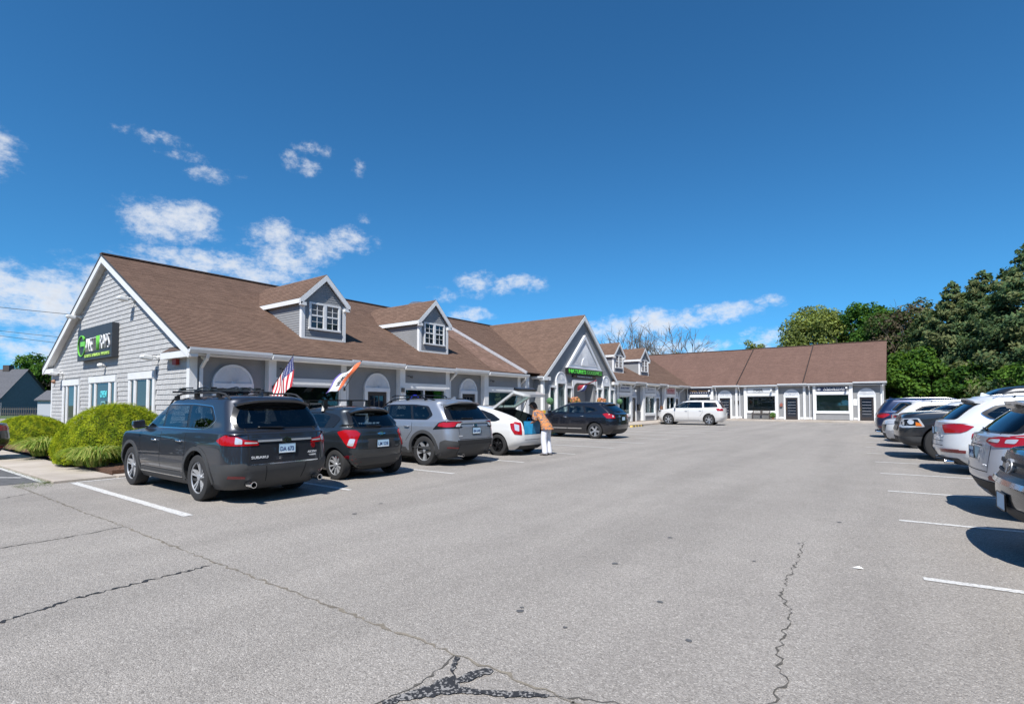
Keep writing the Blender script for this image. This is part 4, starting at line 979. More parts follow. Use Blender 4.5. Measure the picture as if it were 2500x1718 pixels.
        nm2 = bpy.data.meshes.new_from_object(body.evaluated_get(dg)); body.modifiers.clear()
        for co in tmp: bpy.data.objects.remove(co)
        if len(nm2.polygons) > 500: nm = nm2; body.data = nm
        # seats, dashboard and wheel
        zs = belt-.46; fx = hl-cowl-1.05
        for (sx_, ys) in ((fx,(-.38,.38)),(fx-.92,(-.42,0,.42))):
            for y_ in ys:
                if sx_ < -hl+rgb+.75: continue
                q = MB(); q.prism([(sx_+.02,zs),(sx_-.14,zs+.52),(sx_-.02,zs+.54),(sx_+.14,zs)], lambda u,v,w: (u,y_+w,v), -.22, .22); q.prism([(sx_-.16,zs+.58),(sx_-.18,zs+.74),(sx_-.09,zs+.75),(sx_-.06,zs+.58)], lambda u,v,w: (u,y_+w,v), -.13, .13)
                q.beam((sx_-.1,y_-.05,zs+.5),(sx_-.11,y_-.05,zs+.62),.02); q.beam((sx_-.1,y_+.05,zs+.5),(sx_-.11,y_+.05,zs+.62),.02)
                o_ = q.build('seat', SEAT, root); bv = o_.modifiers.new('bevel','BEVEL'); bv.width = .035; bv.segments = 2
        q = MB(); q.box(hl-cowl-.45,hl-cowl-.1,-hw+.2,hw-.2,belt-.3,belt-.06); q.build('dashboard', INTER, root)
        q = MB(); c_ = Vector((hl-cowl-.55,.38,belt-.08)); q.tube([c_+Vector((.06*cos(t),.18*sin(t),.17*cos(t))) for t in [2*pi*k/16 for k in range(17)]],.014,6,cap=False); q.build('steering_wheel', CBLACK, root, smooth=True)
    nm.polygons.foreach_set('use_smooth', [True]*len(nm.polygons)); nm.set_sharp_from_angle(angle=radians(38)); nm.name = 'body'
    if s.get('clad_z'):
        for p in nm.polygons:
            if p.center.z < s['clad_z'] and p.material_index == 0: p.material_index = len(nm.materials)
        nm.materials.append(s.get('clad_mat', CCLAD))
        idx = len(nm.materials)-1
        for p in nm.polygons:
            if p.material_index > idx: p.material_index = idx
    # panels
    for proj in ('side','rear','front','top'):
        for it in s.get(proj, []):
            kind, poly = it[0], it[1]; off = it[2] if len(it) > 2 else {'seam':.0015,'chrome':.004,'black':.005,'glass':.008,'cglass':.008,'red':.014,'white':.017,'clad':.01,'clad2':.01}.get(kind, .01)
            nmn, mm = KIND[kind]
            if not cab and kind in ('glass','cglass'): mm = CGLASSO
            hs_ = []
            if cab and kind in ('black','chrome'):
                for g_ in s.get(proj, []):
                    if g_[0] in ('glass','cglass'):
                        gc = (sum(p[0] for p in g_[1])/len(g_[1]), sum(p[1] for p in g_[1])/len(g_[1]))
                        if inside(gc, poly): hs_.append(g_[1])
            if kind == 'paint': mm = P
            if kind == 'seam':
                if proj == 'rear': poly = [(max(-hw+.34, min(hw-.34, y_)), z_) for y_, z_ in poly]
                poly = line_poly(poly, .012)
            if proj == 'side':
                for pr_ in s.get('sides', ('l','r')): patch(nmn, bvh, poly, pr_, mm, root, off, holes=hs_)
            elif proj in ('rear','front'):
                if len(it) > 3 and it[3] == 'mirror':
                    patch(nmn, bvh, poly, 'b' if proj == 'rear' else 'f', mm, root, off); patch(nmn, bvh, [(-y,z) for y,z in poly[::-1]], 'b' if proj == 'rear' else 'f', mm, root, off)
                else: patch(nmn, bvh, poly, 'b' if proj == 'rear' else 'f', mm, root, off, holes=hs_)
            else: patch(nmn, bvh, poly, 't', mm, root, off)
    for it in s.get('wrap', []):
        for sd in (1,-1): patch(KIND[it[0]][0], bvh, rnd(it[1],.02), 'b', KIND[it[0]][1], root, it[2] if len(it) > 2 else .012, .03, .014, .45, (hl, hw, sd, -1))
    # arch trims
    if s.get('flare'):
        fk, fw = s['flare']
        for x in (xf, xr):
            for pr_ in s.get('sides', ('l','r')):
                n = 22; a0, a1 = -.12, pi+.12; zc = R*1.02
                ring = [(x+(ar+.004)*cos(a0+(a1-a0)*k/n), zc+(ar+.004)*sin(a0+(a1-a0)*k/n)) for k in range(n+1)] + [(x+(ar+fw)*cos(a1-(a1-a0)*k/n), zc+(ar+fw)*sin(a1-(a1-a0)*k/n)) for k in range(n+1)]
                patch('arch_trim', bvh, ring, pr_, KIND[fk][1], root, .014, .05)
    def on_side(x, z, sd):
        loc, n, i, d = bvh.ray_cast(Vector((x, 3*sd, z)), Vector((0,-sd,0)), 6); return loc if loc else Vector((x, hw*sd, z))
    # wheels
    tm, rm = wheel_meshes(s['name']+s['label'], R, s.get('tw',.235), s['wheel'])
    for x in (xf, xr):
        for sd in (1,-1):
            w = link('wheel', tm, root); w.location = (x, sd*(hw-s.get('tw',.235)/2-s.get('inset',.035)), R); w.rotation_euler = (0, random.uniform(0,1), 0 if sd > 0 else pi)
            q = link('rim', rm, w)
    # mirrors
    if s.get('mirror'):
        mx, mz = s['mirror']
        for sd in (1,-1):
            p = on_side(mx, mz, sd); q = MB()
            a = [(.0,.02,-.055),(.0,.2,-.075),(.0,.235,-.02),(.0,.225,.07),(.0,.03,.085)]
            q.prism([(y*sd,z) for _,y,z in a], lambda u,v,w: (p.x+.02+w, p.y+u+.02*sd, p.z+.05+v), -.045, .05)
            q.beam((p.x+.02,p.y-.03*sd,p.z),(p.x+.02,p.y+.07*sd,p.z+.03),.06,.03)
            o = q.build('mirror', s.get('mirror_mat', P), root); bv = o.modifiers.new('bevel','BEVEL'); bv.width = .022; bv.segments = 3
    # handles
    for (hx, hz) in s.get('handles', []):
        for sd in (1,-1):
            p = on_side(hx, hz, sd); q = MB(); q.tube([(p.x-.09,p.y-.002*sd,p.z),(p.x-.07,p.y+.035*sd,p.z+.003),(p.x+.07,p.y+.035*sd,p.z+.008),(p.x+.09,p.y-.002*sd,p.z+.008)],.014,6)
            q.build('door_handle', s.get('handle_mat', P), root, smooth=True)
    # roof rails
    if s.get('rails'):
        x0, x1, yy, hgt = s['rails']; rm_ = s.get('rail_mat', CBLACK)
        for sd in (1,-1):
            pts = []
            for k in range(13):
                x = x0+(x1-x0)*k/12; loc, n, i, d = bvh.ray_cast(Vector((x, sd*yy, 4)), Vector((0,0,-1)), 6); z = loc.z if loc else 1.6
                e = min(1, min(k,12-k)/2.0); pts.append((x, sd*yy, z+.0+hgt*(1-(1-e)**2)))
            q = MB(); q.tube(pts, .018, 6)
            for k in (2,6,10): q.beam((pts[k][0],pts[k][1],pts[k][2]-hgt),(pts[k][0],pts[k][1],pts[k][2]),.09,.03)
            q.build('roof_rail', rm_, root, smooth=True, sharp=40)
    if s.get('fin'):
        x, y = s['fin']; loc, n, i, d = bvh.ray_cast(Vector((x, y, 4)), Vector((0,0,-1)), 6); z = loc.z
        q = MB(); q.prism([(x+.12,z-.01),(x-.09,z-.01),(x-.07,z+.065),(x-.04,z+.065)], lambda u,v,w: (u,y+w,v), -.018, .018); q.build('antenna_fin', P, root)
    if s.get('spoiler'):
        x, w, z, dep, m_ = s['spoiler']
        q = MB(); n = 12; 
        for k in range(n+1):
            y = -w+2*w*k/n; bend = .10*(abs(y)/w)**2.5; dz = -.07*(abs(y)/w)**3
            q.v += [(x+bend+dep, y, z+.015+dz), (x+bend, y*1.0, z-.01+dz), (x+bend+.01, y, z-.045+dz), (x+bend+dep, y*.98, z-.09+dz)]
        for k in range(n):
            for j in range(4): q.f.append((k*4+j, k*4+(j+1) % 4, (k+1)*4+(j+1) % 4, (k+1)*4+j)); q.mi.append(0)
        q.f.append((0,1,2,3)); q.f.append((n*4+3,n*4+2,n*4+1,n*4)); q.mi += [0,0]
        q.build('rear_spoiler', m_ or P, root, smooth=True, sharp=35)
    if s.get('plate'):
        end, y, z, txt = s['plate']
        d = Vector((1,0,0)) if end == 'b' else Vector((-1,0,0)); loc, n, i, _ = bvh.ray_cast(Vector((-6 if end == 'b' else 6, y, z)), d, 12)
        sx = -1 if end == 'b' else 1; x = loc.x + sx*.02
        q = MB(); q.box(x-.006*sx, x+.006*sx, y-.152, y+.152, z-.076, z+.076); pl = q.build('licence_plate', PLATE, root)
        fn = (lambda u,v,w: (x+sx*(.007+w), y+sx*u, z+v))
        if txt:
            lettering('plate_text', txt, PTXT, pl, lambda u,v,w: fn(u,v-.008,w), .25, .072, .002, .012)
            q = MB(); q.box(x+sx*.0065, x+sx*.008, y-.14, y+.14, z-.07, z-.052); q.build('plate_band', mat('plate_band',(.75,.78,.8),.5), pl)
        q = MB()
        for (a0,a1,c0,c1) in ((-.16,.16,.076,.084),(-.16,.16,-.084,-.076),(-.16,-.152,-.076,.076),(.152,.16,-.076,.076)): q.box(x-.004*sx, x+.01*sx, y+a0, y+a1, z+c0, z+c1)
        q.build('plate_frame', CBLACK, pl)
    for (x, y, z, r) in s.get('pipes', []):
        q = MB(); q.lathe([(r*.8,.0),(r,.0),(r,-.16),(r*.8,-.16)], lambda a,c_,h: (x-.0-h*-1, y+a, z+c_), 16); q.lathe([(r*.8,.0),(r*.8,.1),(0,.1)], lambda a,c_,h: (x+h, y+a, z+c_), 16, 1); q.build('exhaust_tip', [CHROME, UNDER], root, smooth=True, sharp=40)
    if s.get('wiper'):
        y0, y1, z0, z1 = s['wiper']; pts = []
        for k in range(7):
            t = k/6; loc, n, i, _ = bvh.ray_cast(Vector((-6, y0+(y1-y0)*t, z0+(z1-z0)*t)), Vector((1,0,0)), 12); pts.append(loc+Vector((-.02,0,.008)))
        q = MB(); q.tube(pts, [.02,.018,.014,.012,.01,.01,.008], 6); q.build('rear_wiper', CBLACK, root, smooth=True)
    for (txt, y, z, w, h, end) in s.get('badge', []):
        sx = -1 if end == 'b' else 1
        me_ = text_mesh(txt, w, h, .006, .01)
        for v in me_.vertices:
            u, q_ = v.co.x*sx + y, v.co.y + z; loc, n, i, _ = bvh.ray_cast(Vector((6*sx, u, q_)), Vector((-sx,0,0)), 12)
            if loc: v.co = loc + Vector((sx*(.004+v.co.z), 0, 0))
        me_.materials.clear(); me_.materials.append(mat('badge_silver',(.62,.63,.65),.35,.2)); link('badge', me_, root)
    if s.get('scale'): root.scale = s['scale']
    s['bvh'] = bvh; s['root'] = root; return root
CABS = {}
def oval(cx, cy, a, b, n=20): return [(cx+a*cos(2*pi*k/n), cy+b*sin(2*pi*k/n)) for k in range(n)]
KEEP = []
def levels(H, belt, hood, cowl, wst, rgb, rgt, gc=.2, ws_mid=None, wtop=.79, tuck=.925, sill=.87):
    zt = H-.14; zm = (belt+.04+zt)/2
    out = [(gc,.22,.26,sill),(gc+.1,.09,.13,.935),(gc+.22,.03,.05,.975),(.56,0,0,1),(.74,0,.01,1.0),(hood-.12,.03,.03,.99),(hood-.04,.10,.04,.982),(hood,.22,.05,.974),(hood+(belt-hood)*.55,.22+(cowl-.37)*.6,.06,.962),
            (belt,cowl-.15,.075,.95),(belt+.04,cowl,rgb,tuck),(zm,(cowl+wst)/2-.02,(rgb+rgt)/2-.02,(tuck+wtop)/2+.008),(zt,wst,rgt,wtop),(H-.075,wst+.16,rgt+.03,wtop-.055),(H-.03,wst+.42,rgt+.12,wtop-.17),(H-.007,wst+.8,rgt+.45,.4),(H,wst+1.15,rgt+.9,.15)]
    CABS[id(out)] = (belt, cowl, rgb, H); KEEP.append(out); return out
LAMPS = {}
def place(s, x, y, rz):
    s['loc'] = (x, y, 0); s['rot'] = rz
    k = s.get('key')
    if k:
        s['wrap'] = LAMPS[k]
        for part in ('side','rear'): s[part] = [i for i in s.get(part, []) if i[0] not in ('red','white') and not (i[0] == 'black' and len(i) > 3)]
    return car(s)
LAMPS['A'] = [('red',[(-.045,.925),(-.03,.985),(.18,1.02),(.32,1.09),(.45,1.1),(.66,1.0),(.5,.935),(.3,.925)]),('white',[(.20,.95),(.20,1.02),(.30,1.06),(.30,.95)],.016),('white',[(-.02,.955),(-.02,.972),(.17,.985),(.17,.955)],.016)]
LAMPS['B'] = [('red',[(.14,.93),(.22,.99),(.45,1.0),(.62,.96),(.5,.84),(.36,.66),(.24,.64),(.2,.8)]),('white',[(.24,.82),(.34,.83),(.38,.70),(.28,.68)],.016)]
LAMPS['C'] = [('black',[(-.04,1.085),(.48,1.10),(.62,1.07),(.79,.90),(.5,.925),(.1,.935)],.009),('red',[(.0,1.08),(.46,1.085),(.60,1.05),(.64,.98),(.4,.955),(.22,.97),(.16,1.05)],.014),('white',[(.02,1.045),(.14,1.045),(.2,.97),(.08,.965)],.016)]
LAMPS['D'] = [('red',[(.2,.97),(.4,1.0),(.54,.95),(.5,.8),(.4,.64),(.2,.62)]),('white',[(.27,.90),(.42,.94),(.39,.76),(.28,.72)],.016)]
LAMPS['E'] = [('red',[(.2,.9),(.24,1.04),(.45,1.1),(.6,1.12),(.76,1.08),(.55,.9)]),('white',[(.26,.95),(.27,1.02),(.34,1.04),(.33,.95)],.016)]
LAMPS['F'] = [('red',[(.17,1.0),(.2,1.14),(.45,1.17),(.72,1.16),(.62,1.0)])]
LAMPS['H'] = [('red',[(.04,.82),(.04,.92),(.45,.96),(.6,.98),(.5,.82)])]
LAMPS['2'] = [('red',[(-.03,1.02),(.03,1.07),(.3,1.09),(.55,1.12),(.8,1.09),(.55,.97),(.2,.955)]),('white',[(.05,1.025),(.1,1.055),(.26,1.06),(.24,1.01)],.016),('white',[(.32,1.01),(.34,1.06),(.48,1.07),(.44,1.01)],.016)]
LAMPS['3'] = [('red',[(-.015,1.07),(.15,.89),(.5,.905),(.6,.95),(.725,1.05),(.5,1.1)])]
LAMPS['6'] = [('red',[(.0,.99),(.0,1.05),(.4,1.08),(.65,1.07),(.5,.98)])]
LAMPS['7'] = [('red',[(.08,.93),(.08,1.06),(.4,1.12),(.62,1.09),(.68,1.04),(.45,.9)])]
SUVL = 'cars parked along the storefronts'; SUVR = 'cars parked along the right side'
def side_glass(pts, gl, chrome=None, kind='glass', grow=1.04):
    out = []
    if chrome: out.append((chrome, rnd(pts, .06), .004))
    cx = sum(p[0] for p in pts)/len(pts); cy = sum(p[1] for p in pts)/len(pts)
    out.append(('black', rnd([(cx+(x-cx)*(.985 if chrome else 1), cy+(y-cy)*(.93 if chrome else 1)) for x,y in pts], .06), .006))
    for i, g in enumerate(gl): out.append((kind if not isinstance(g, tuple) else g[0], rnd(g if not isinstance(g, tuple) else g[1], .035), .009))
    return out
PI = pi
# --- 1 charcoal three-row SUV nearest the camera
G = paint('charcoal', (.034,.037,.047), .55, .32)
A = dict(key='A', name='parked_suv', label='large charcoal SUV with ski and bike racks on its roof, nearest the bushes', cat='SUV', group=SUVL, L=5.0, W=1.93, wb=2.89, fo=.95, R=.375, tw=.245, levels=levels(1.73,1.12,1.04,1.2,1.98,.16,.44,.22), paint=G, clad_z=.34, clad_mat=CCLAD,
    wheel=(5,'double','mid',ALLOY), flare=('flare',.065), rr=.34, mirror=(1.0,1.14), handles=[(.32,.93),(-.72,.95)], handle_mat=CHROME, rails=(.55,-1.9,.66,.085), rail_mat=CCLAD2, fin=(-1.7,.05),
    spoiler=(-2.22,.66,1.655,.34,None), wiper=(-.02,.42,1.185,1.2), plate=('b',.0,.86,'DA 672'), pipes=[(-2.40,.60,.33,.05),(-2.40,-.60,.33,.05)],
    badge=[('SUBARU',.46,.74,.27,.04,'b'),('ASCENT',-.5,.77,.19,.034,'b'),('TOURING',-.5,.72,.15,.022,'b')])
A['side'] = side_glass([(1.2,1.155),(.46,1.545),(.1,1.585),(-.85,1.585),(-1.55,1.545),(-1.80,1.31),(-1.62,1.19),(-1.4,1.155)], [('cglass',[(.98,1.17),(.42,1.5),(.2,1.535),(.14,1.18)]),[(.06,1.18),(.1,1.54),(-.72,1.55),(-.84,1.18)],[(-.94,1.18),(-.82,1.55),(-1.5,1.51),(-1.72,1.31),(-1.58,1.21)]], 'chrome') + [
    ('seam',[(1.02,.45),(1.08,1.0),(1.1,1.14)]),('seam',[(.1,.45),(.1,1.14)]),('seam',[(-.88,.62),(-.92,.85),(-.88,1.14)]),('seam',[(1.02,.43),(.1,.43),(-.72,.43)]),
    ('red',rnd([(-2.0,1.0),(-2.2,1.085),(-2.44,1.105),(-2.44,.935),(-2.2,.93)],.03)),('clad',[(1.0,.42),(-.80,.42),(-.84,.3),(1.05,.3)],.018),('chrome',[(1.0,.36),(-.8,.36),(-.8,.345),(1.0,.345)],.026),
    ('clad',rnd([(-1.86,.62),(-2.2,.64),(-2.46,.66),(-2.46,.28),(-2.2,.28),(-1.9,.32)],.04),.012)]
A['rear'] = [('black',rnd([(-.76,1.17),(.76,1.17),(.78,1.32),(.66,1.56),(-.66,1.56),(-.78,1.32)],.06)),('glass',rnd([(-.7,1.19),(.7,1.19),(.72,1.32),(.6,1.5),(-.6,1.5),(-.72,1.32)],.05),.009),
    ('red',rnd([(.94,1.1),(.94,.935),(.47,.925),(.5,.99),(.72,1.03)],.03),.014,'mirror'),('white',rnd([(.80,1.075),(.80,.95),(.70,.95),(.70,1.04)],.02),.02,'mirror'),('white',[(.68,.985),(.68,.955),(.5,.95),(.5,.975)],.018,'mirror'),
    ('silver',[(-.48,.975),(.48,.975),(.48,1.005),(-.48,1.005)],.02),('chrome',oval(0,.992,.085,.042),.026),('grille',oval(0,.992,.072,.032),.03),('chrome',oval(.03,.99,.016,.012,10),.033),('chrome',oval(-.025,.996,.011,.009,8),.033),('chrome',oval(-.01,.98,.009,.008,8),.033),
    ('seam',[(.62,1.56),(.86,1.2),(.76,1.1),(.72,.93),(.70,.72),(.62,.655)]),('seam',[(-.62,1.56),(-.86,1.2),(-.76,1.1),(-.72,.93),(-.70,.72),(-.62,.655)]),('seam',[(-.62,.655),(.62,.655)]),
    ('chrome',[(-.6,.64),(.6,.64),(.6,.62),(-.6,.62)],.012),('clad',rnd([(-.93,.6),(-.6,.62),(.6,.62),(.93,.6),(.93,.28),(-.93,.28)],.05),.01),('seam',[(.36,.6),(.32,.36)],.013),('seam',[(-.36,.6),(-.32,.36)],.013),('dred',[(.66,.45),(.86,.47),(.86,.43),(.66,.42)],.016,'mirror'),
    ('dred',oval(-.52,.88,.04,.05,14),.012)]
A['scale'] = (.96,.92,.965)
place(A, -10.19, 4.58, PI)
# roof racks on it: two bars, bike trays and clamps
r = A['root']; q = MB()
for x in (.15,-.75): q.tube([(x,-.74,1.795),(x,.74,1.795)],.018,6)
build_each(q, 'rack_bar', CBLACK, r)
q = MB()
for (y, sh) in ((.42,.1),(-.05,-.1),(-.45,.15)):
    q.beam((.55+sh,y,1.835),(-1.05+sh,y,1.835),.045,.022); q.tube([(.45+sh,y,1.845),(.2+sh,y+.08,1.875),(-.2+sh,y+.07,1.87)],.013,6); q.beam((.4+sh,y-.05,1.86),(.4+sh,y+.05,1.86),.07,.04); q.beam((-.85+sh,y-.05,1.86),(-.85+sh,y+.05,1.86),.08,.035); q.tube([(-.1+sh,y-.06,1.86),(-.5+sh,y-.04,1.89),(-.7+sh,y-.02,1.85)],.016,6)
q.build('bike_tray', mat('rack_black',(.02,.02,.022),.4), r, smooth=True, sharp=40)['kind'] = 'stuff'
# --- 2 small dark hatchback
Bp = paint('dark_blue_grey', (.028,.034,.040), .5, .34)
B = dict(key='B', name='parked_hatchback', label='small dark grey hatchback with bare roof bars and bright alloy wheels', cat='car', group=SUVL, L=3.64, W=1.6, wb=2.385, fo=.70, R=.30, tw=.19, levels=levels(1.48,1.0,.92,.76,1.42,.13,.40,.17,wtop=.77), paint=Bp, wheel=(10,'single','mid',ALLOY), rr=.34, rf=.45, br=.1,
    mirror=(.75,1.02), handles=[(.1,.85)], wiper=(-.05,.3,1.06,1.07), plate=('b',0,.72,'LM 528'), spoiler=(-1.52,.5,1.43,.22,None), fin=None)
B['side'] = side_glass([(.98,1.02),(.35,1.32),(.0,1.355),(-.75,1.35),(-1.15,1.3),(-1.32,1.22),(-1.18,1.04)], [('cglass',[(.8,1.035),(.32,1.29),(.06,1.32),(.02,1.035)]),('cglass',[(-.06,1.035),(-.03,1.32),(-.7,1.32),(-.98,1.26),(-.88,1.04)])]) + [
    ('seam',[(-.02,.32),(-.02,1.03)]),('seam',[(.85,.32),(.88,1.02)]),('seam',[(-.62,.55),(-.86,.8),(-.96,1.03),(-1.02,1.28)]),('red',rnd([(-1.36,.98),(-1.55,1.0),(-1.76,.98),(-1.76,.66),(-1.68,.66),(-1.56,.82)],.03)),('dred',rnd([(-1.62,.48),(-1.68,.5),(-1.72,.36),(-1.66,.33)],.01),.008)]
B['rear'] = [('black',rnd([(-.6,1.03),(.6,1.03),(.62,1.12),(.52,1.37),(-.52,1.37),(-.62,1.12)],.06)),('cglass',rnd([(-.54,1.05),(.54,1.05),(.55,1.12),(.46,1.33),(-.46,1.33),(-.55,1.12)],.05),.009),('red',rnd([(.77,.98),(.77,.66),(.60,.64),(.54,.86),(.56,.95)],.03),.014,'mirror'),('white',rnd([(.70,.83),(.70,.69),(.61,.68),(.6,.82)],.015),.02,'mirror'),
    ('clad2',rnd([(-.34,.82),(.34,.82),(.36,.62),(-.36,.62)],.03),.003),('seam',[(.52,1.36),(.62,1.1),(.55,.98),(.55,.62),(-.55,.62),(-.55,.98),(-.62,1.1),(-.52,1.36)]),('chrome',[(-.1,.925),(-.035,.93),(-.03,.95),(.03,.95),(.035,.93),(.1,.925),(.09,.9),(.035,.9),(.03,.88),(-.03,.88),(-.035,.9),(-.09,.9)],.012),
    ('clad',rnd([(-.68,.52),(-.5,.46),(.5,.46),(.68,.52),(.7,.24),(-.7,.24)],.06),.008),('dred',rnd([(.72,.5),(.7,.36),(.66,.36),(.68,.5)],.01),.012,'mirror'),('clad2',[(-.5,.28),(.5,.28),(.5,.2),(-.5,.2)],.012),('white',rnd([(-.26,1.1),(.06,1.1),(.06,1.3),(-.24,1.3)],.02),.0095)]
B['rear'].pop()
place(B, -10.42, 7.16, PI)
q = MB()
for x in (.05,-.62): q.beam((x,-.66,1.60),(x,.66,1.60),.045,.025)
for x in (.05,-.62):
    for y in (-.56,.56): q.beam((x,y,1.40),(x,y,1.6),.09,.08); q.beam((x-.03,y*1.12,1.36),(x+.03,y*1.0,1.5),.05,.05)
build_each(q, 'rack_piece', CBLACK, B['root'])
# --- 3 silver SUV
S = paint('silver_blue', (.30,.32,.36), .55, .33)
C3 = dict(key='C', name='parked_suv', label='silver SUV with black cladding, silver wheels and blue plate', cat='SUV', group=SUVL, L=4.6, W=1.86, wb=2.69, fo=.94, R=.365, tw=.235, levels=levels(1.66,1.10,1.0,1.06,1.78,.16,.52,.2), paint=S, clad_z=.36, clad_mat=CCLAD, wheel=(5,'single','mid',ALLOY), flare=('flare',.085), rr=.30, rails=(.55,-1.45,.62,.05), mirror=(.95,1.12),
    handles=[(.2,.93),(-.75,.96)], fin=(-1.5,0), spoiler=(-1.98,.62,1.59,.3,None), wiper=(-.02,.36,1.155,1.165), plate=('b',0,.86,'084 648'), pipes=[(-2.14,.5,.27,.035),(-2.14,-.5,.27,.035)], badge=[('XLE',.55,.74,.12,.03,'b')])
C3['side'] = side_glass([(1.15,1.13),(.42,1.47),(.05,1.51),(-.85,1.51),(-1.36,1.47),(-1.58,1.25),(-1.42,1.13)], [('cglass',[(.95,1.145),(.38,1.44),(.14,1.47),(.1,1.145)]),[(.02,1.145),(.06,1.475),(-.72,1.475),(-.86,1.145)],[(-.94,1.145),(-.8,1.475),(-1.28,1.44),(-1.48,1.25),(-1.38,1.15)]]) + [
    ('seam',[(1.0,.42),(1.05,1.1)]),('seam',[(.06,.42),(.06,1.12)]),('seam',[(-.72,.6),(-.92,.85),(-.9,1.12)]),
    ('black',rnd([(-1.66,.90),(-1.92,1.08),(-2.25,1.1),(-2.25,.94)],.02)),('red',rnd([(-1.82,.97),(-1.98,1.06),(-2.24,1.085),(-2.24,.955)],.02)),('clad',rnd([(-1.9,.6),(-2.05,.66),(-2.26,.62),(-2.26,.26),(-2.0,.28),(-1.86,.36)],.03),.012),('clad',[(.95,.46),(-.7,.44),(-.8,.3),(1.0,.3)],.014),
    ('black',rnd([(-1.68,1.5),(-1.98,1.42),(-2.1,1.2),(-2.16,1.12),(-2.2,1.12),(-2.12,1.3),(-1.96,1.52)],.02))]
C3['rear'] = [('black',rnd([(-.78,1.12),(.78,1.12),(.74,1.3),(.62,1.5),(-.62,1.5),(-.74,1.3)],.05)),('glass',rnd([(-.66,1.14),(.66,1.14),(.58,1.44),(-.58,1.44)],.05),.009),('black',rnd([(.9,1.1),(.9,.94),(.52,.95),(.44,1.07)],.02),.01,'mirror'),('red',rnd([(.9,1.09),(.9,.96),(.66,.98),(.63,1.06)],.02),.015,'mirror'),('red',[(.62,1.085),(.45,1.085),(.45,1.06),(.62,1.055)],.018,'mirror'),('white',rnd([(.62,1.04),(.5,1.045),(.52,.975),(.64,.975)],.01),.018,'mirror'),
    ('silver',[(-.5,1.07),(.5,1.07),(.5,1.045),(-.5,1.045)],.016),('chrome',oval(0,.99,.065,.045),.012),('paintx',oval(0,.99,.05,.033),.014) if 0 else ('grille',oval(0,.99,.052,.034),.0135),('chrome',oval(0,1.0,.04,.013),.016),('chrome',oval(0,.985,.014,.03),.016),('seam',[(.62,1.5),(.8,1.1),(.68,.93),(.64,.66),(-.64,.66),(-.68,.93),(-.8,1.1),(-.62,1.5)]),
    ('clad2',rnd([(-.66,.64),(.66,.64),(.62,.52),(-.62,.52)],.02),.008),('clad',rnd([(-.9,.56),(-.66,.52),(.66,.52),(.9,.56),(.9,.25),(-.9,.25)],.04),.011),('dred',[(.6,.47),(.84,.49),(.84,.46),(.6,.44)],.016,'mirror'),('seam',[(-.62,.56),(-.74,.3)],.014),('seam',[(.62,.56),(.74,.3)],.014)]
place(C3, -10.85, 10.1, PI)
q = MB()
for x in (.2,-.7): q.tube([(x,-.6,1.70),(x,-.5,1.745),(x,.5,1.745),(x,.6,1.70)],.016,6)
build_each(q, 'rack_bar', CBLACK, C3['root'])
# --- 4 white fastback with its tailgate up
Wp = paint('white', (.64,.64,.63), .0, .35)
D4 = dict(key='D', nocab=True, name='parked_hatchback', label='white fastback car with black wheels and its tailgate raised open', cat='car', group=SUVL, L=4.46, W=1.745, wb=2.70, fo=.92, R=.315, tw=.2, levels=[(.17,.22,.24,.86),(.27,.09,.12,.93),(.4,.03,.03,.975),(.56,0,0,1),(.72,.02,0,1.0),(.8,.08,.02,.99),(.86,.2,.03,.98),(.92,.45,.05,.97),(.98,.75,.08,.955),(1.02,.92,.12,.935),(1.10,1.12,.28,.90),(1.2,1.35,.55,.85),(1.3,1.6,.88,.80),(1.38,1.85,1.2,.74),(1.43,2.05,1.5,.66),(1.465,2.3,1.75,.52),(1.48,2.55,2.0,.3),(1.482,2.6,2.05,.1)], paint=Wp, wheel=(5,'double','mid',ALLOYD), rr=.36, rf=.5, br=.1, mirror=(.85,1.0), handles=[(.05,.86),(-.82,.88)],
    openp=[([(-1.02,1.5),(-1.0,1.28),(-1.15,.5),(-1.95,.5),(-2.02,.62),(-2.6,.62),(-2.6,1.5)],-.56,.56)])
D4['side'] = side_glass([(1.05,1.02),(.35,1.33),(-.1,1.375),(-.7,1.34),(-1.15,1.22),(-1.48,1.06),(-1.3,1.0)], [[(.85,1.03),(.32,1.3),(.02,1.34),(.0,1.02)],[(-.06,1.02),(-.04,1.34),(-.65,1.31),(-.78,1.26),(-.84,1.01)],[(-.9,1.01),(-.84,1.24),(-1.1,1.18),(-1.38,1.06),(-1.25,1.015)]]) + [
    ('seam',[(.95,.35),(.98,1.0)]),('seam',[(-.02,.35),(-.02,1.0)]),('seam',[(-.7,.55),(-.95,.85),(-.9,1.0)]),('red',rnd([(-1.84,.95),(-1.98,1.0),(-2.1,.98),(-2.2,.78),(-2.2,.62),(-2.1,.64)],.03)),('white',rnd([(-1.93,.95),(-2.02,.965),(-2.14,.78),(-2.1,.72)],.02),.018)]
D4['rear'] = [('red',rnd([(.86,.95),(.62,.98),(.6,.64),(.84,.62)],.03),.014,'mirror'),('white',rnd([(.78,.86),(.66,.86),(.66,.7),(.78,.7)],.02),.02,'mirror'),('seam',[(-.86,.48),(.86,.48)]),('clad2',[(-.6,.3),(.6,.3),(.6,.18),(-.6,.18)],.01)]
place(D4, -10.98, 13.1, PI)
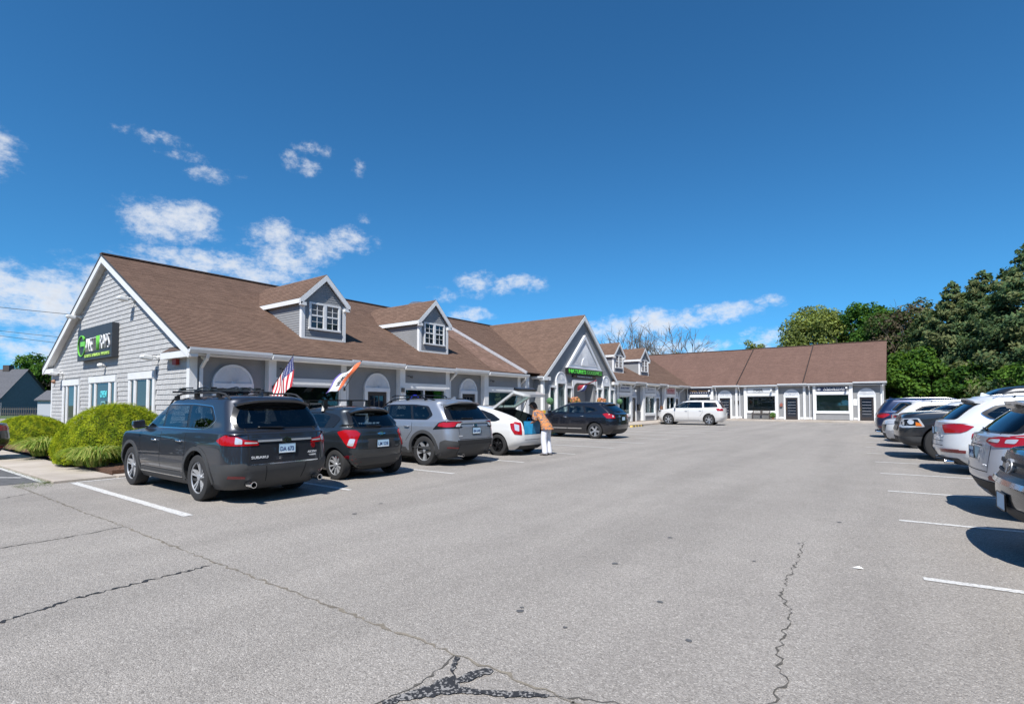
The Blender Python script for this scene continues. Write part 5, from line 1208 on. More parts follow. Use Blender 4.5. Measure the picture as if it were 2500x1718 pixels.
# the raised tailgate: glass panel on top, painted lower panel turned outward
r = D4['root']
def hatch(r):
    # hinge at the roof end, outline of the gate in its own plane: u across, v away from the hinge
    hx, hz = -1.0, 1.40; ang = radians(30); up = Vector((-cos(ang),0,sin(ang))); n = Vector((-sin(ang),0,-cos(ang))); o = Vector((hx,0,hz)); Y = Vector((0,1,0))
    f = lambda u,v,w: tuple(o + Y*u + up*v + n*w)
    q = MB(); of = [(-.54,0),(.54,0),(.60,.95),(-.60,.95)]; inn = [(-.44,.1),(.44,.1),(.49,.8),(-.49,.8)]
    for i in range(4):
        j = (i+1) % 4; q.prism([of[i],of[j],inn[j],inn[i]], f, -.03, .035)
    g = q.build('tailgate', mat('tailgate_inner', (.5,.5,.49), .5), r)
    q = MB(); q.prism(inn, f, -.006, .0); q.build('window', thin_glass('tailgate_glass', (.6,.7,.68), 1.0), g)
    # lower panel bends back down from the glass
    o2 = o + up*.95; a2 = radians(-14); d2 = Vector((-cos(a2),0,sin(a2))); n2 = Vector((sin(a2),0,cos(a2)))
    f2 = lambda u,v,w: tuple(o2 + Y*u + d2*v + n2*w)
    q = MB(); q.prism(rnd([(-.60,-.05),(.60,-.05),(.56,.36),(.40,.46),(-.40,.46),(-.56,.36)],.06), f2, -.04, .04); q.build('tailgate_panel', Wp, g)
    q = MB(); q.prism(rnd([(-.52,-.10),(.52,-.10),(.5,.06),(-.5,.06)],.04), f2, .04, .12); q.build('tailgate_spoiler', CBLACK, g)
    q = MB()
    for s in (-1,1): q.tube([(-1.25,s*.55,1.1),tuple(o+Y*s*.56+up*.55+n*.03)],.012,6)
    build_each(q, 'gas_strut', CBLACK, g)
hatch(r)
q = MB(); q.box(-1.9,-1.1,-.5,.5,.52,.54); q.build('cargo_floor', INTER, r)
# --- 5 black crossover
K = paint('black', (.008,.009,.014), .2, .25)
E5 = dict(key='E', name='parked_suv', label='black crossover with chrome door handles and glowing red taillight, before the gabled shop', cat='SUV', group=SUVL, L=4.65, W=1.80, wb=2.69, fo=.96, R=.345, tw=.22, levels=levels(1.62,1.08,.97,1.0,1.82,.14,.62,.2), paint=K, wheel=(5,'double','mid',ALLOY), rr=.34, mirror=(.92,1.1), handles=[(.15,.94),(-.72,.98)], handle_mat=CHROME, spoiler=(-1.78,.6,1.555,.3,None), wiper=(-.02,.3,1.17,1.18), plate=('b',0,.88,''))
E5['side'] = side_glass([(1.12,1.1),(.38,1.43),(.0,1.475),(-.75,1.46),(-1.25,1.38),(-1.48,1.24),(-1.05,1.13)], [('cglass',[(.92,1.115),(.34,1.405),(.1,1.435),(.06,1.12)]),('cglass',[(-.02,1.12),(.02,1.435),(-.66,1.425),(-.8,1.13)]),('cglass',[(-.9,1.14),(-.8,1.41),(-1.2,1.34),(-1.36,1.24)])]) + [
    ('seam',[(.98,.4),(1.02,1.08)]),('seam',[(.04,.4),(.04,1.1)]),('seam',[(-.72,.58),(-.9,.85),(-.84,1.12)]),('chrome',[(.9,.46),(.06,.46),(.06,.42),(.9,.42)],.012),('chrome',[(.02,.46),(-.7,.46),(-.7,.42),(.02,.42)],.012),('red',rnd([(-1.72,1.08),(-1.95,1.12),(-2.25,1.06),(-2.25,.88),(-1.98,.88)],.03))]
E5['rear'] = [('black',rnd([(-.66,1.15),(.66,1.15),(.56,1.46),(-.56,1.46)],.05)),('glass',rnd([(-.6,1.17),(.6,1.17),(.52,1.42),(-.52,1.42)],.05),.009),('red',rnd([(.88,1.06),(.88,.88),(.66,.9),(.7,1.04)],.02),.014,'mirror'),('chrome',[(-.5,.99),(.5,.99),(.5,.96),(-.5,.96)],.012),('seam',[(.58,1.46),(.72,1.12),(.64,.88),(.6,.66),(-.6,.66),(-.64,.88),(-.72,1.12),(-.58,1.46)]),('clad2',[(-.7,.42),(.7,.42),(.66,.24),(-.66,.24)],.01)]
place(E5, -12.12, 21.6, PI)
# --- 6 white three-row SUV across the far end
W2 = paint('pearl_white', (.60,.59,.575), .1, .38)
F6 = dict(key='F', name='parked_suv', label='white three-row SUV seen side-on before the inner corner of the building', cat='SUV', group=SUVL, L=5.1, W=2.0, wb=3.02, fo=1.0, R=.385, tw=.245, levels=levels(1.76,1.16,1.06,1.12,1.9,.12,.42,.22), paint=W2, wheel=(6,'double','mid',ALLOY), rr=.34, mirror=(1.0,1.18), handles=[(.2,.98),(-.85,1.0)], handle_mat=CHROME, rails=(.4,-1.8,.66,.05), badge=[])
F6['side'] = side_glass([(1.2,1.19),(.42,1.58),(.0,1.625),(-.95,1.625),(-1.0,1.2)], [('cglass',[(1.0,1.2),(.38,1.545),(.12,1.58),(.06,1.2)]),[(-.02,1.2),(.02,1.585),(-.85,1.585),(-.92,1.2)]]) + [('black',rnd([(-1.12,1.23),(-1.08,1.6),(-2.0,1.58),(-2.1,1.26)],.05),.008),('glass',rnd([(-1.16,1.25),(-1.12,1.57),(-1.72,1.56),(-1.8,1.26)],.04),.010),
    ('seam',[(1.05,.42),(1.08,1.18)]),('seam',[(.04,.42),(.04,1.18)]),('seam',[(-.82,.62),(-1.02,.9),(-.98,1.2)]),('red',rnd([(-1.98,1.16),(-2.44,1.17),(-2.44,1.0),(-2.1,1.0)],.03)),('chrome',[(1.0,.4),(-.8,.4),(-.8,.37),(1.0,.37)],.012),('head',rnd([(2.42,1.0),(2.02,1.06),(2.1,.92),(2.4,.84)],.03),.012),('black',rnd([(2.4,.98),(2.1,1.04),(2.14,.95),(2.38,.88)],.02),.016),('clad2',rnd([(2.44,.6),(2.3,.6),(2.34,.46),(2.44,.44)],.02),.01)]
F6['rear'] = [('black',rnd([(-.7,1.2),(.7,1.2),(.6,1.6),(-.6,1.6)],.05)),('red',rnd([(.96,1.16),(.96,1.0),(.72,1.0),(.76,1.14)],.02),.014,'mirror')]
F6['front'] = [('grille',rnd([(-.5,1.0),(.5,1.0),(.42,.72),(-.42,.72)],.04),.01),('head',rnd([(.95,.98),(.6,1.0),(.62,.86),(.95,.82)],.03),.012,'mirror')]
F6['scale'] = (.95,.98,1.03)
place(F6, -12.42, 39.35, PI+radians(5))
# --- dark car at the left edge, backed over the side walk
DK = paint('near_black_green', (.010,.012,.012), .2, .28)
H0 = dict(key='H', name='parked_car', label='black car at the left edge of the picture by the round bush', cat='car', L=4.6, W=1.82, wb=2.7, fo=.95, R=.34, tw=.22, levels=levels(1.5,1.0,.95,1.0,1.8,.3,.9,.2), paint=DK, wheel=(5,'double','mid',ALLOY), rr=.36, mirror=(.9,1.02), handles=[(.1,.86),(-.75,.88)], clad_z=.3)
H0['side'] = side_glass([(1.1,1.02),(.4,1.32),(0,1.36),(-.7,1.34),(-1.3,1.14),(-1.1,1.03)], [[(.9,1.035),(.36,1.29),(.06,1.32),(.03,1.035)],[(-.05,1.035),(-.02,1.32),(-.62,1.31),(-1.05,1.15),(-.95,1.04)]]) + [('seam',[(.02,.4),(.02,1.0)]),('red',rnd([(-1.85,.98),(-2.24,.94),(-2.24,.8),(-2.0,.82)],.02)),('dred',[(-2.05,.42),(-2.25,.42),(-2.25,.36),(-2.05,.36)],.012)]
H0['rear'] = [('red',rnd([(.86,.94),(.86,.8),(.5,.82),(.5,.92)],.02),.014,'mirror'),('glass',rnd([(-.6,1.06),(.6,1.06),(.5,1.28),(-.5,1.28)],.04))]
place(H0, -19.85, 1.1, -PI/2)
# ================= right-hand row
TH = radians(4.5)
def row(s, xe, yc, nose_out):
    """xe, yc: ground point under the end that faces the lane"""
    hl = s['L']/2; s['group'] = SUVR
    return place(s, xe+hl*cos(TH), yc+hl*sin(TH), TH+(PI if nose_out else 0))
# black pickup nose (nearest)
T1 = dict(cab=(1.15,1.35,1.75,1.76), name='pickup_truck', label='black pickup nose at the right edge with round emblem and white plate', cat='pickup', L=5.3, W=1.9, wb=3.2, fo=.92, R=.39, tw=.26, levels=[(.34,.16,.2,.88),(.42,.05,.1,.96),(.55,0,.03,1),(.72,0,0,1),(.82,.06,0,.99),(.92,.08,0,.98),(1.0,.10,0,.975),(1.07,.2,0,.965),(1.12,.7,0,.95),(1.15,1.2,.02,.94),(1.2,1.35,1.75,.9),(1.45,1.75,1.95,.84),(1.64,2.05,2.05,.78),(1.71,2.25,2.12,.7),(1.75,2.6,2.3,.5),(1.76,2.9,2.5,.2)], paint=paint('truck_black',(.010,.010,.011),.2,.25), wheel=(6,'single','mid',ALLOY), rf=.34, bf=.12, mirror=(1.1,1.2), clad_z=.5, clad_mat=CBLACK, plate=('f',0,.55,''))
T1['side'] = side_glass([(1.15,1.18),(.6,1.55),(.3,1.6),(-.35,1.6),(-.5,1.2)], [[(1.0,1.2),(.56,1.52),(.38,1.56),(.34,1.2)],[(.26,1.2),(.28,1.56),(-.34,1.56),(-.42,1.2)]]) + [('head',rnd([(2.6,1.0),(2.25,1.04),(2.3,.86),(2.6,.8)],.03),.012)]
T1['front'] = [('grille',rnd([(-.62,1.02),(.62,1.02),(.56,.74),(-.56,.74)],.05),.012),('chrome',line_poly([(-.64,.735),(.64,.735)],.035),.03),('clad2',line_poly([(-.6,.93),(.6,.93)],.035),.03),('clad2',line_poly([(-.58,.83),(.58,.83)],.035),.03),('silver',oval(0,.89,.105,.08),.04),('grille',oval(0,.89,.088,.064),.044),('silver',oval(0,.905,.07,.022),.047),('silver',oval(0,.88,.024,.058),.047),('head',rnd([(.92,1.0),(.66,1.0),(.66,.82),(.92,.8)],.03),.014,'mirror'),('clad2',rnd([(-.5,.52),(.5,.52),(.46,.40),(-.46,.40)],.03),.006)]
row(T1, .83, 7.2, True)
# silver-white crossover, rear to the lane
Sv = paint('silver_white', (.52,.53,.56), .45, .33)
T2 = dict(key='2', name='parked_suv', label='pale silver crossover with large swept red taillights, beside the black pickup nose', cat='SUV', L=4.65, W=1.84, wb=2.72, fo=.93, R=.36, tw=.225, levels=levels(1.64,1.10,1.0,1.05,1.8,.16,.56,.22), paint=Sv, clad_z=.38, clad_mat=CCLAD2, wheel=(5,'double','mid',ALLOY), rr=.36, rr2=.3, br=.13, mirror=(.95,1.1), handles=[(.2,.94),(-.75,.97)], spoiler=(-1.92,.62,1.575,.34,None), wiper=(-.05,.38,1.16,1.17), plate=('b',0,.85,'JW 95'), badge=[('AWD',-.5,.70,.1,.03,'b')], rails=(.5,-1.5,.64,.04), rail_mat=CHROME)
T2['side'] = side_glass([(1.15,1.12),(.42,1.45),(.05,1.495),(-.85,1.495),(-1.4,1.46),(-1.75,1.42),(-1.95,1.16),(-1.2,1.13)], [('cglass',[(.95,1.14),(.38,1.42),(.14,1.455),(.1,1.14)]),[(.02,1.14),(.06,1.46),(-.72,1.46),(-.84,1.15)],[(-.92,1.15),(-.8,1.46),(-1.36,1.43),(-1.5,1.2)]]) + [('seam',[(.06,.42),(.06,1.1)]),('seam',[(-.72,.6),(-.92,.85),(-.88,1.12)]),('red',rnd([(-1.68,1.09),(-2.0,1.12),(-2.26,1.1),(-2.26,.94),(-2.0,.98)],.03)),('clad2',rnd([(-1.86,.42),(-2.26,.5),(-2.26,.24),(-1.86,.26)],.03),.012),('dred',[(-2.05,.56),(-2.25,.58),(-2.25,.52),(-2.05,.5)],.012)]
T2['rear'] = [('black',rnd([(-.78,1.13),(.78,1.13),(.76,1.24),(.64,1.5),(-.64,1.5),(-.76,1.24)],.06)),('glass',rnd([(-.7,1.15),(.7,1.15),(.68,1.24),(.58,1.46),(-.58,1.46),(-.68,1.24)],.05),.009),('red',rnd([(.9,1.09),(.9,.96),(.62,.97),(.44,1.02),(.5,1.07),(.7,1.09)],.02),.014,'mirror'),('white',rnd([(.72,1.065),(.52,1.05),(.5,1.025),(.7,1.02)],.015),.02,'mirror'),('white',rnd([(.86,1.06),(.78,1.06),(.78,1.02),(.86,1.02)],.01),.02,'mirror'),
    ('chrome',[(-.09,1.055),(-.03,1.06),(.03,1.06),(.09,1.055),(.08,1.03),(.03,1.03),(-.03,1.03),(-.08,1.03)],.014),('clad2',rnd([(-.34,.95),(.34,.95),(.4,.76),(-.4,.76)],.04),.002) if 0 else ('seam',[(-.34,.96),(.34,.96),(.42,.75)]),('seam',[(.62,1.5),(.82,1.12),(.7,.95),(.64,.62),(-.64,.62),(-.7,.95),(-.82,1.12),(-.62,1.5)]),('clad2',rnd([(-.9,.46),(-.6,.5),(.6,.5),(.9,.46),(.9,.22),(-.9,.22)],.04),.011),('dred',rnd([(.6,.56),(.84,.58),(.84,.53),(.62,.52)],.01),.014,'mirror'),('silver',rnd([(-.3,.36),(.3,.36),(.26,.26),(-.26,.26)],.02),.016)]
row(T2, .82, 9.95, False)
# white luxury SUV, rear to the lane
T3 = dict(key='3', name='parked_suv', label='white SUV with slanted dark red taillights, second of the white rears from the near end', cat='SUV', L=5.05, W=1.97, wb=3.0, fo=1.0, R=.385, tw=.25, levels=levels(1.72,1.14,1.04,1.12,1.9,.16,.64,.22), paint=paint('cool_white',(.62,.64,.66),.1,.33), wheel=(10,'single','hi',ALLOY), rr=.40, rr2=.34, br=.16, mirror=(.95,1.14), handles=[(.2,.96),(-.8,.98)], handle_mat=CHROME, rails=(.4,-1.6,.68,.05), rail_mat=CHROME, fin=(-1.6,0), spoiler=(-2.0,.66,1.655,.3,None), wiper=(-.05,.4,1.2,1.21), plate=('b',0,.93,''), badge=[('3.0T',-.6,.82,.12,.03,'b')], pipes=[(-2.26,.6,.27,.05),(-2.26,-.6,.27,.05)])
T3['side'] = side_glass([(1.2,1.17),(.44,1.53),(.05,1.58),(-.95,1.57),(-1.6,1.5),(-1.86,1.32),(-1.7,1.19)], [[(1.0,1.185),(.4,1.5),(.14,1.54),(.1,1.185)],[(.02,1.185),(.06,1.54),(-.8,1.54),(-.92,1.185)],[(-1.0,1.19),(-.9,1.53),(-1.52,1.46),(-1.74,1.31),(-1.62,1.21)]], 'chrome') + [('seam',[(.06,.42),(.06,1.16)]),('seam',[(-.82,.62),(-1.0,.9),(-.96,1.18)]),('red',rnd([(-1.95,1.05),(-2.2,1.1),(-2.46,1.09),(-2.46,.9),(-2.2,.92)],.03)),('dred',[(-2.1,.54),(-2.45,.54),(-2.45,.48),(-2.1,.48)],.012)]
T3['rear'] = [('black',rnd([(-.72,1.18),(.72,1.18),(.6,1.54),(-.6,1.54)],.06)),('glass',rnd([(-.68,1.19),(.68,1.19),(.57,1.52),(-.57,1.52)],.05),.009),('red',rnd([(.96,1.09),(.96,.9),(.64,.89),(.52,1.07)],.02),.014,'mirror'),('chrome',line_poly([(-.5,.885),(.5,.885)],.025),.012),('seam',[(.7,.72),(-.7,.72)]),('seam',[(-.93,.62),(.93,.62)]),('dred',line_poly([(.5,.52),(.9,.53)],.055),.014,'mirror'),('clad',rnd([(-.8,.36),(.8,.36),(.74,.22),(-.74,.22)],.04),.01)]
row(T3, .62, 15.5, False)
# charcoal pickup, nose to the lane
T4 = dict(cab=(1.29,1.5,1.9,1.92), name='pickup_truck', label='charcoal full-size pickup with chunky tyre, nose toward the lane', cat='pickup', L=5.8, W=2.02, wb=3.56, fo=1.0, R=.43, tw=.30, inset=-.03, levels=[(.36,.2,.2,.88),(.46,.05,.1,.96),(.6,0,.03,.99),(.78,.0,0,1),(.9,.04,0,1),(1.02,.06,0,.99),(1.12,.10,0,.98),(1.2,.22,0,.965),(1.26,.75,0,.95),(1.29,1.35,.02,.93),(1.34,1.5,1.9,.89),(1.6,1.85,2.05,.84),(1.8,2.15,2.15,.78),(1.87,2.35,2.2,.7),(1.91,2.7,2.4,.5),(1.92,3.0,2.6,.2)], paint=paint('truck_charcoal',(.028,.030,.034),.5,.33), wheel=(5,'single','lo',ALLOYD), rf=.26, bf=.08, mirror=(1.2,1.32), clad_z=.62, clad_mat=CCLAD, arch=1.14)
T4['side'] = side_glass([(1.25,1.34),(.68,1.7),(.4,1.76),(-.55,1.76),(-.7,1.36)], [[(1.1,1.36),(.64,1.67),(.44,1.71),(.4,1.36)],[(.32,1.36),(.34,1.72),(-.52,1.72),(-.6,1.36)]]) + [('head',rnd([(2.84,1.06),(2.42,1.08),(2.3,.86),(2.8,.82)],.03),.012),('black',rnd([(2.8,1.04),(2.46,1.06),(2.38,.9),(2.78,.87)],.03),.016),('white',oval(2.6,.98,.065,.065,14),.022),('amber',[(2.5,.98),(2.4,.95),(2.36,.88),(2.5,.88)],.02),('seam',[(1.1,.6),(1.15,1.3)]),('seam',[(.36,.6),(.36,1.3)])]
T4['front'] = [('grille',rnd([(-.6,1.12),(.6,1.12),(.56,.74),(-.56,.74)],.05),.012),('clad2',line_poly([(-.6,.93),(.6,.93)],.08),.03),('head',rnd([(.96,1.06),(.66,1.06),(.66,.84),(.96,.84)],.03),.014,'mirror'),('clad2',rnd([(-.5,.6),(.5,.6),(.46,.48),(-.46,.48)],.03),.008)]
T4['scale'] = (1,1,1.05)
row(T4, -.12, 19.0, True)
# white SUV, nose to the lane
T5 = dict(name='parked_suv', label='white SUV with silver-edged front bumper, its nose just past the charcoal pickup', cat='SUV', L=4.6, W=1.86, wb=2.69, fo=.94, R=.36, tw=.23, levels=levels(1.64,1.08,.99,1.06,1.8,.16,.5,.2), paint=Wp, clad_z=.34, wheel=(5,'double','mid',ALLOY), rf=.4, mirror=(.95,1.1))
T5['side'] = side_glass([(1.15,1.12),(.42,1.45),(.05,1.495),(-.85,1.495),(-1.36,1.45),(-1.58,1.25),(-1.42,1.13)], [[(.95,1.14),(.38,1.42),(.14,1.455),(.1,1.14)],[(.02,1.14),(.06,1.46),(-.72,1.46),(-.86,1.14)]]) + [('head',rnd([(2.26,.92),(1.9,.98),(1.95,.86),(2.24,.8)],.02),.012),('silver',rnd([(2.28,.62),(2.1,.6),(2.0,.34),(2.1,.34),(2.24,.5)],.02),.014)]
T5['front'] = [('grille',rnd([(-.6,.8),(.6,.8),(.5,.55),(-.5,.55)],.04),.01),('head',rnd([(.9,.94),(.5,.9),(.55,.82),(.9,.82)],.02),.012,'mirror'),('silver',rnd([(.92,.62),(.8,.62),(.5,.36),(.6,.3),(.92,.5)],.03),.016,'mirror'),('clad2',rnd([(-.5,.5),(.5,.5),(.45,.3),(-.45,.3)],.03),.01)]
row(T5, -.5, 23.4, True)
# white SUV beyond it, rear to the lane
T6 = dict(key='6', name='parked_suv', label='white SUV with dark tinted rear side glass, between the blue SUV and charcoal pickup', cat='SUV', L=4.75, W=1.88, wb=2.75, fo=.95, R=.36, tw=.23, levels=levels(1.66,1.1,1.0,1.06,1.8,.15,.6,.2), paint=W2, wheel=(5,'double','mid',ALLOY), rr=.36, mirror=(.95,1.1), rails=(.4,-1.4,.64,.05), rail_mat=CHROME, spoiler=(-1.9,.62,1.59,.3,CBLACK), plate=('b',0,.86,''))
T6['side'] = side_glass([(1.15,1.12),(.42,1.46),(.05,1.5),(-.85,1.5),(-1.4,1.44),(-1.66,1.27),(-1.35,1.14)], [[(.95,1.14),(.38,1.42),(.14,1.46),(.1,1.14)],[(.02,1.14),(.06,1.46),(-.72,1.46),(-.86,1.14)],[(-.94,1.15),(-.8,1.46),(-1.34,1.4),(-1.54,1.27),(-1.3,1.16)]]) + [('red',rnd([(-1.9,1.07),(-2.3,1.08),(-2.3,.98),(-2.05,1.0)],.02))]
T6['rear'] = [('black',rnd([(-.68,1.14),(.68,1.14),(.56,1.5),(-.56,1.5)],.05)),('glass',rnd([(-.64,1.15),(.64,1.15),(.54,1.48),(-.54,1.48)],.05),.009),('red',rnd([(.9,1.08),(.9,.98),(.5,.99),(.5,1.05)],.02),.014,'mirror'),('clad2',rnd([(-.9,.5),(.9,.5),(.86,.22),(-.86,.22)],.04),.011)]
row(T6, -.3, 26.5, False)
# dark blue SUV, rear to the lane
T7 = dict(key='7', name='parked_suv', label='dark blue SUV with chrome window frames, last in the right-hand row', cat='SUV', L=5.1, W=1.95, wb=3.07, fo=.95, R=.39, tw=.25, levels=levels(1.79,1.16,1.06,1.12,1.9,.12,.42,.22), paint=paint('navy',(.012,.022,.065),.35,.28), wheel=(5,'double','mid',ALLOY), rr=.34, mirror=(.95,1.16), rails=(.5,-1.8,.68,.05), rail_mat=CHROME, spoiler=(-2.2,.64,1.72,.3,None), fin=(-1.9,0), pipes=[(-2.36,.6,.28,.05),(-2.36,-.6,.28,.05)])
T7['side'] = side_glass([(1.2,1.19),(.44,1.6),(.05,1.645),(-.95,1.64),(-1.7,1.6),(-2.0,1.24),(-1.9,1.2)], [[(1.0,1.2),(.4,1.56),(.14,1.6),(.1,1.2)],[(.02,1.2),(.06,1.6),(-.8,1.6),(-.92,1.2)],[(-1.0,1.21),(-.9,1.6),(-1.6,1.56),(-1.86,1.25)]], 'chrome') + [('red',rnd([(-2.05,1.06),(-2.46,1.12),(-2.46,.9),(-2.15,.94)],.03)),('dred',[(-2.1,.52),(-2.45,.52),(-2.45,.48),(-2.1,.48)],.012)]
T7['rear'] = [('black',rnd([(-.7,1.2),(.7,1.2),(.58,1.62),(-.58,1.62)],.05)),('red',rnd([(.94,1.12),(.94,.9),(.6,.93),(.6,1.06)],.02),.014,'mirror'),('chrome',line_poly([(-.55,.97),(.55,.97)],.03),.012),('clad2',rnd([(-.8,.36),(.8,.36),(.74,.22),(-.74,.22)],.04),.011)]
row(T7, -.92, 29.6, False)

# the car in the nearest stall stands just outside the frame; its shadow reaches in
T0 = dict(T6); T0.update(name='parked_suv', label='dark SUV just outside the right edge, its shadow reaching the near parking line', paint=G, key='6', levels=levels(1.66,1.1,1.0,1.06,1.8,.15,.6,.2))
for k_ in ('bvh','root','wrap'): T0.pop(k_, None)
row(T0, 1.12, 4.35, False)
# ------------------------------------------------------------------ signs, lamps, flags and small things
BOARD = mat('sign_charcoal', (.035,.04,.048), .5, var=.1); NAVY = mat('sign_navy', (.012,.022,.065), .45)
LWHITE = mat('sign_white', (.75,.75,.74), .5); LGREEN = mat('sign_green', (.16,.55,.06), .45); LLIME = mat('sign_lime', (.42,.62,.12), .45)
LGOLD = mat('sign_gold', (.5,.32,.14), .45); SBLACK = mat('sign_black', (.012,.012,.012), .4); LPINK = mat('sign_pink', (.55,.36,.36), .6); LRED = mat('sign_red', (.4,.09,.09), .6); LGREY = mat('sign_pale', (.55,.56,.57), .6)
# end wall sign
x0, x1, z0, z1, yf = -27.2, -23.2, 3.27, 4.53, YE-.24
sg = thing('shop_sign', 'dark panel sign with green and white letters on the shingled end gable', 'sign', ((x0+x1)/2, YE, z0))
so = Vector(((x0+x1)/2, YE, z0))
b = MB(); b.box(x0-so.x, x1-so.x, -.24, -.02, 0, z1-z0); b.build('sign_panel', BOARD, sg)
Wd, Hd = x1-x0, z1-z0
F = lambda cx, cz: (lambda u,v,w: (x0-so.x+cx*Wd+u, -.24-w, cz*Hd+v))
b = MB(); n = 40; fn = F(.145,.47); a_, c_ = .115*Wd, .34*Hd                     # the big G: thin tall ring, thick end, square bar
for k in range(n):
    t0, t1 = radians(42)+radians(300)*k/n, radians(42)+radians(300)*(k+1)/n
    th = lambda t: .03+.085*max(0, 1-(t-radians(42))/.7) if t < 2 else .03
    P = [(a_*cos(t0),c_*sin(t0)),(a_*cos(t1),c_*sin(t1)),((a_-th(t1))*cos(t1),(c_-th(t1))*sin(t1)),((a_-th(t0))*cos(t0),(c_-th(t0))*sin(t0))]
    b.prism(P, fn, .0, .04)
b.prism([(-.02*Wd,-.02*Hd),(a_+.01,-.02*Hd),(a_+.01,.13*Hd),(-.02*Wd,.13*Hd)], fn, .0, .04); b.prism([(a_-.05,-.16*Hd),(a_,-.16*Hd),(a_+.01,-.02*Hd),(a_-.05,-.02*Hd)], fn, 0, .04)
b.build('sign_letter', LGREEN, sg)
lettering('sign_letters', 'ANSETT', LWHITE, sg, F(.44,.455), .32*Wd, .42*Hd, .04, -.03); lettering('sign_letters', 'W', LGREEN, sg, F(.64,.47), .085*Wd, .44*Hd, .04); lettering('sign_letters', 'RAPS', LWHITE, sg, F(.83,.48), .25*Wd, .42*Hd, .04, -.03)
lettering('sign_letters', 'SOUPS  SALADS  WRAPS', LLIME, sg, F(.60,.12), .70*Wd, .095*Hd, .03, .015)
# gabled shop sign
def board_x(name, label, y0, y1, z0, z1, face, depth, m, items, extra=None):
    """sign on a wall that faces +x"""
    s = thing(name, label, 'sign', (face, (y0+y1)/2, z0)); c = (y0+y1)/2
    b = MB(); b.box(.005, depth, y0-c, y1-c, 0, z1-z0); b.build('sign_panel', m, s)
    for (txt, col, cu, cv, w, h, bold) in items:
        lettering('sign_letters', txt, col, s, lambda u,v,w_: (depth+w_, y0-c+cu*(y1-y0)+u, cv*(z1-z0)+v), w*(y1-y0), h*(z1-z0), .02, bold)
    return s
def board_y(name, label, x0, x1, z0, z1, face, depth, m, items):
    """sign on a wall that faces -y"""
    s = thing(name, label, 'sign', ((x0+x1)/2, face, z0)); c = (x0+x1)/2
    b = MB(); b.box(x0-c, x1-c, -depth, -.005, 0, z1-z0); b.build('sign_panel', m, s)
    for (txt, col, cu, cv, w, h, bold) in items:
        lettering('sign_letters', txt, col, s, lambda u,v,w_: (x0-c+cu*(x1-x0)+u, -depth-w_, cv*(z1-z0)+v), w*(x1-x0), h*(z1-z0), .02, bold)
    return s
GLOW = mat('sign_bright_green', (.12,.7,.08), .4); GL2 = mat('sign_outline_green', (.1,.42,.08), .4)
s = board_x('shop_sign', 'long black sign with bright green letters under the sunburst pediment', 28.05, 32.85, 3.40, 3.77, GX, .16, SBLACK, [("NATURE'S", GLOW, .27, .5, .46, .72, .02), ("GOODNESS", GL2, .75, .5, .44, .70, -.004)])
s = board_x('shop_sign', 'small black sign with white lettering and yellow marks above the entrance', 28.85, 31.95, 3.20, 3.36, GX, .09, SBLACK, [("YOUR BRIDGE TO HEALTH", LWHITE, .5, .5, .66, .55, .01), ("—", LGOLD, .08, .5, .1, .2, .02), ("—", LGOLD, .92, .5, .1, .2, .02)])
bf_ = XW+.25
def marks(s, n, u0, u1, v, h, depth, m, seed):
    """small unreadable painted strokes"""
    rnd_ = random.Random(seed); b = MB()
    for k in range(n):
        a = u0+(u1-u0)*k/n; w = (u1-u0)/n*.72
        b.box(depth, depth+.008, a, a+w*.28, v-h/2, v+h/2); 
        if rnd_.random() < .7: b.box(depth, depth+.007, a+w*.28, a+w, v+h*rnd_.choice((-.5,-.1,.25)), v+h*rnd_.choice((-.25,.15,.5)))
        if rnd_.random() < .6: b.box(depth, depth+.006, a+w*.72, a+w, v-h*.5, v+h*rnd_.choice((.0,.5)))
    b.build('sign_marks', m, s)['kind'] = 'stuff'
s = board_x('shop_sign', 'white board with a line of dark blue lettering beside the gabled shop', 36.62, 38.5, 2.5, 2.93, bf_, .06, LGREY, []); marks(s, 14, -.78, .78, .24, .13, .06, mat('sign_blue',(.03,.05,.16),.5), 3)
b = MB(); b.beam((.1,0,.43),(.1,0,.62),.04); b.build('sign_hanger', WHITE, s)
s = board_x('shop_sign', 'pale board with faint grey mountain mark over the curtained shop window', 41.6, 43.65, 2.46, 2.95, bf_, .05, LGREY, []); marks(s, 9, -.2, .7, .28, .07, .05, mat('sign_grey',(.3,.31,.33),.5), 5)
b = MB(); b.prism([(-.55,.2),(-.42,.4),(-.36,.32),(-.3,.38),(-.2,.2)], lambda u,v,w: (w,u,v), .05, .056); b.build('sign_marks', mat('sign_grey',(0,0,0)), s)
s = board_x('shop_sign', 'faded pink sign with red lettering near the inner corner', 46.55, 48.75, 2.46, 2.98, bf_, .05, LPINK, []); marks(s, 9, -.95, .95, .3, .26, .05, LRED, 8); marks(s, 16, -.8, .8, .1, .06, .05, LRED, 9)
bw = YW-.25
s = board_y('shop_sign', 'navy sign with gold Walker Interiors lettering on the far wing', -16.95, -14.75, 2.52, 3.02, bw, .06, NAVY, [("Walker Interiors", LGOLD, .47, .62, .84, .42, .012)])
b = MB()
for k in range(9):
    u = -.9+1.8*k/8
    b.prism(oval(u, .1, .035, .05, 8) if k % 2 else [(u-.05,.06),(u+.05,.06),(u,.16)], lambda a,c,w: (a,-w,c), .06, .068)
b.build('sign_marks', LWHITE, s)['kind'] = 'stuff'
s = board_y('shop_sign', 'grey sign with black lowercase root lettering above the bench window', -11.42, -9.3, 2.54, 3.04, bw, .05, LGREY, [("root", SBLACK, .44, .58, .36, .42, .02), ("HAIR + BEAUTY", mat('sign_grey',(0,0,0)), .44, .16, .42, .12, .0)])
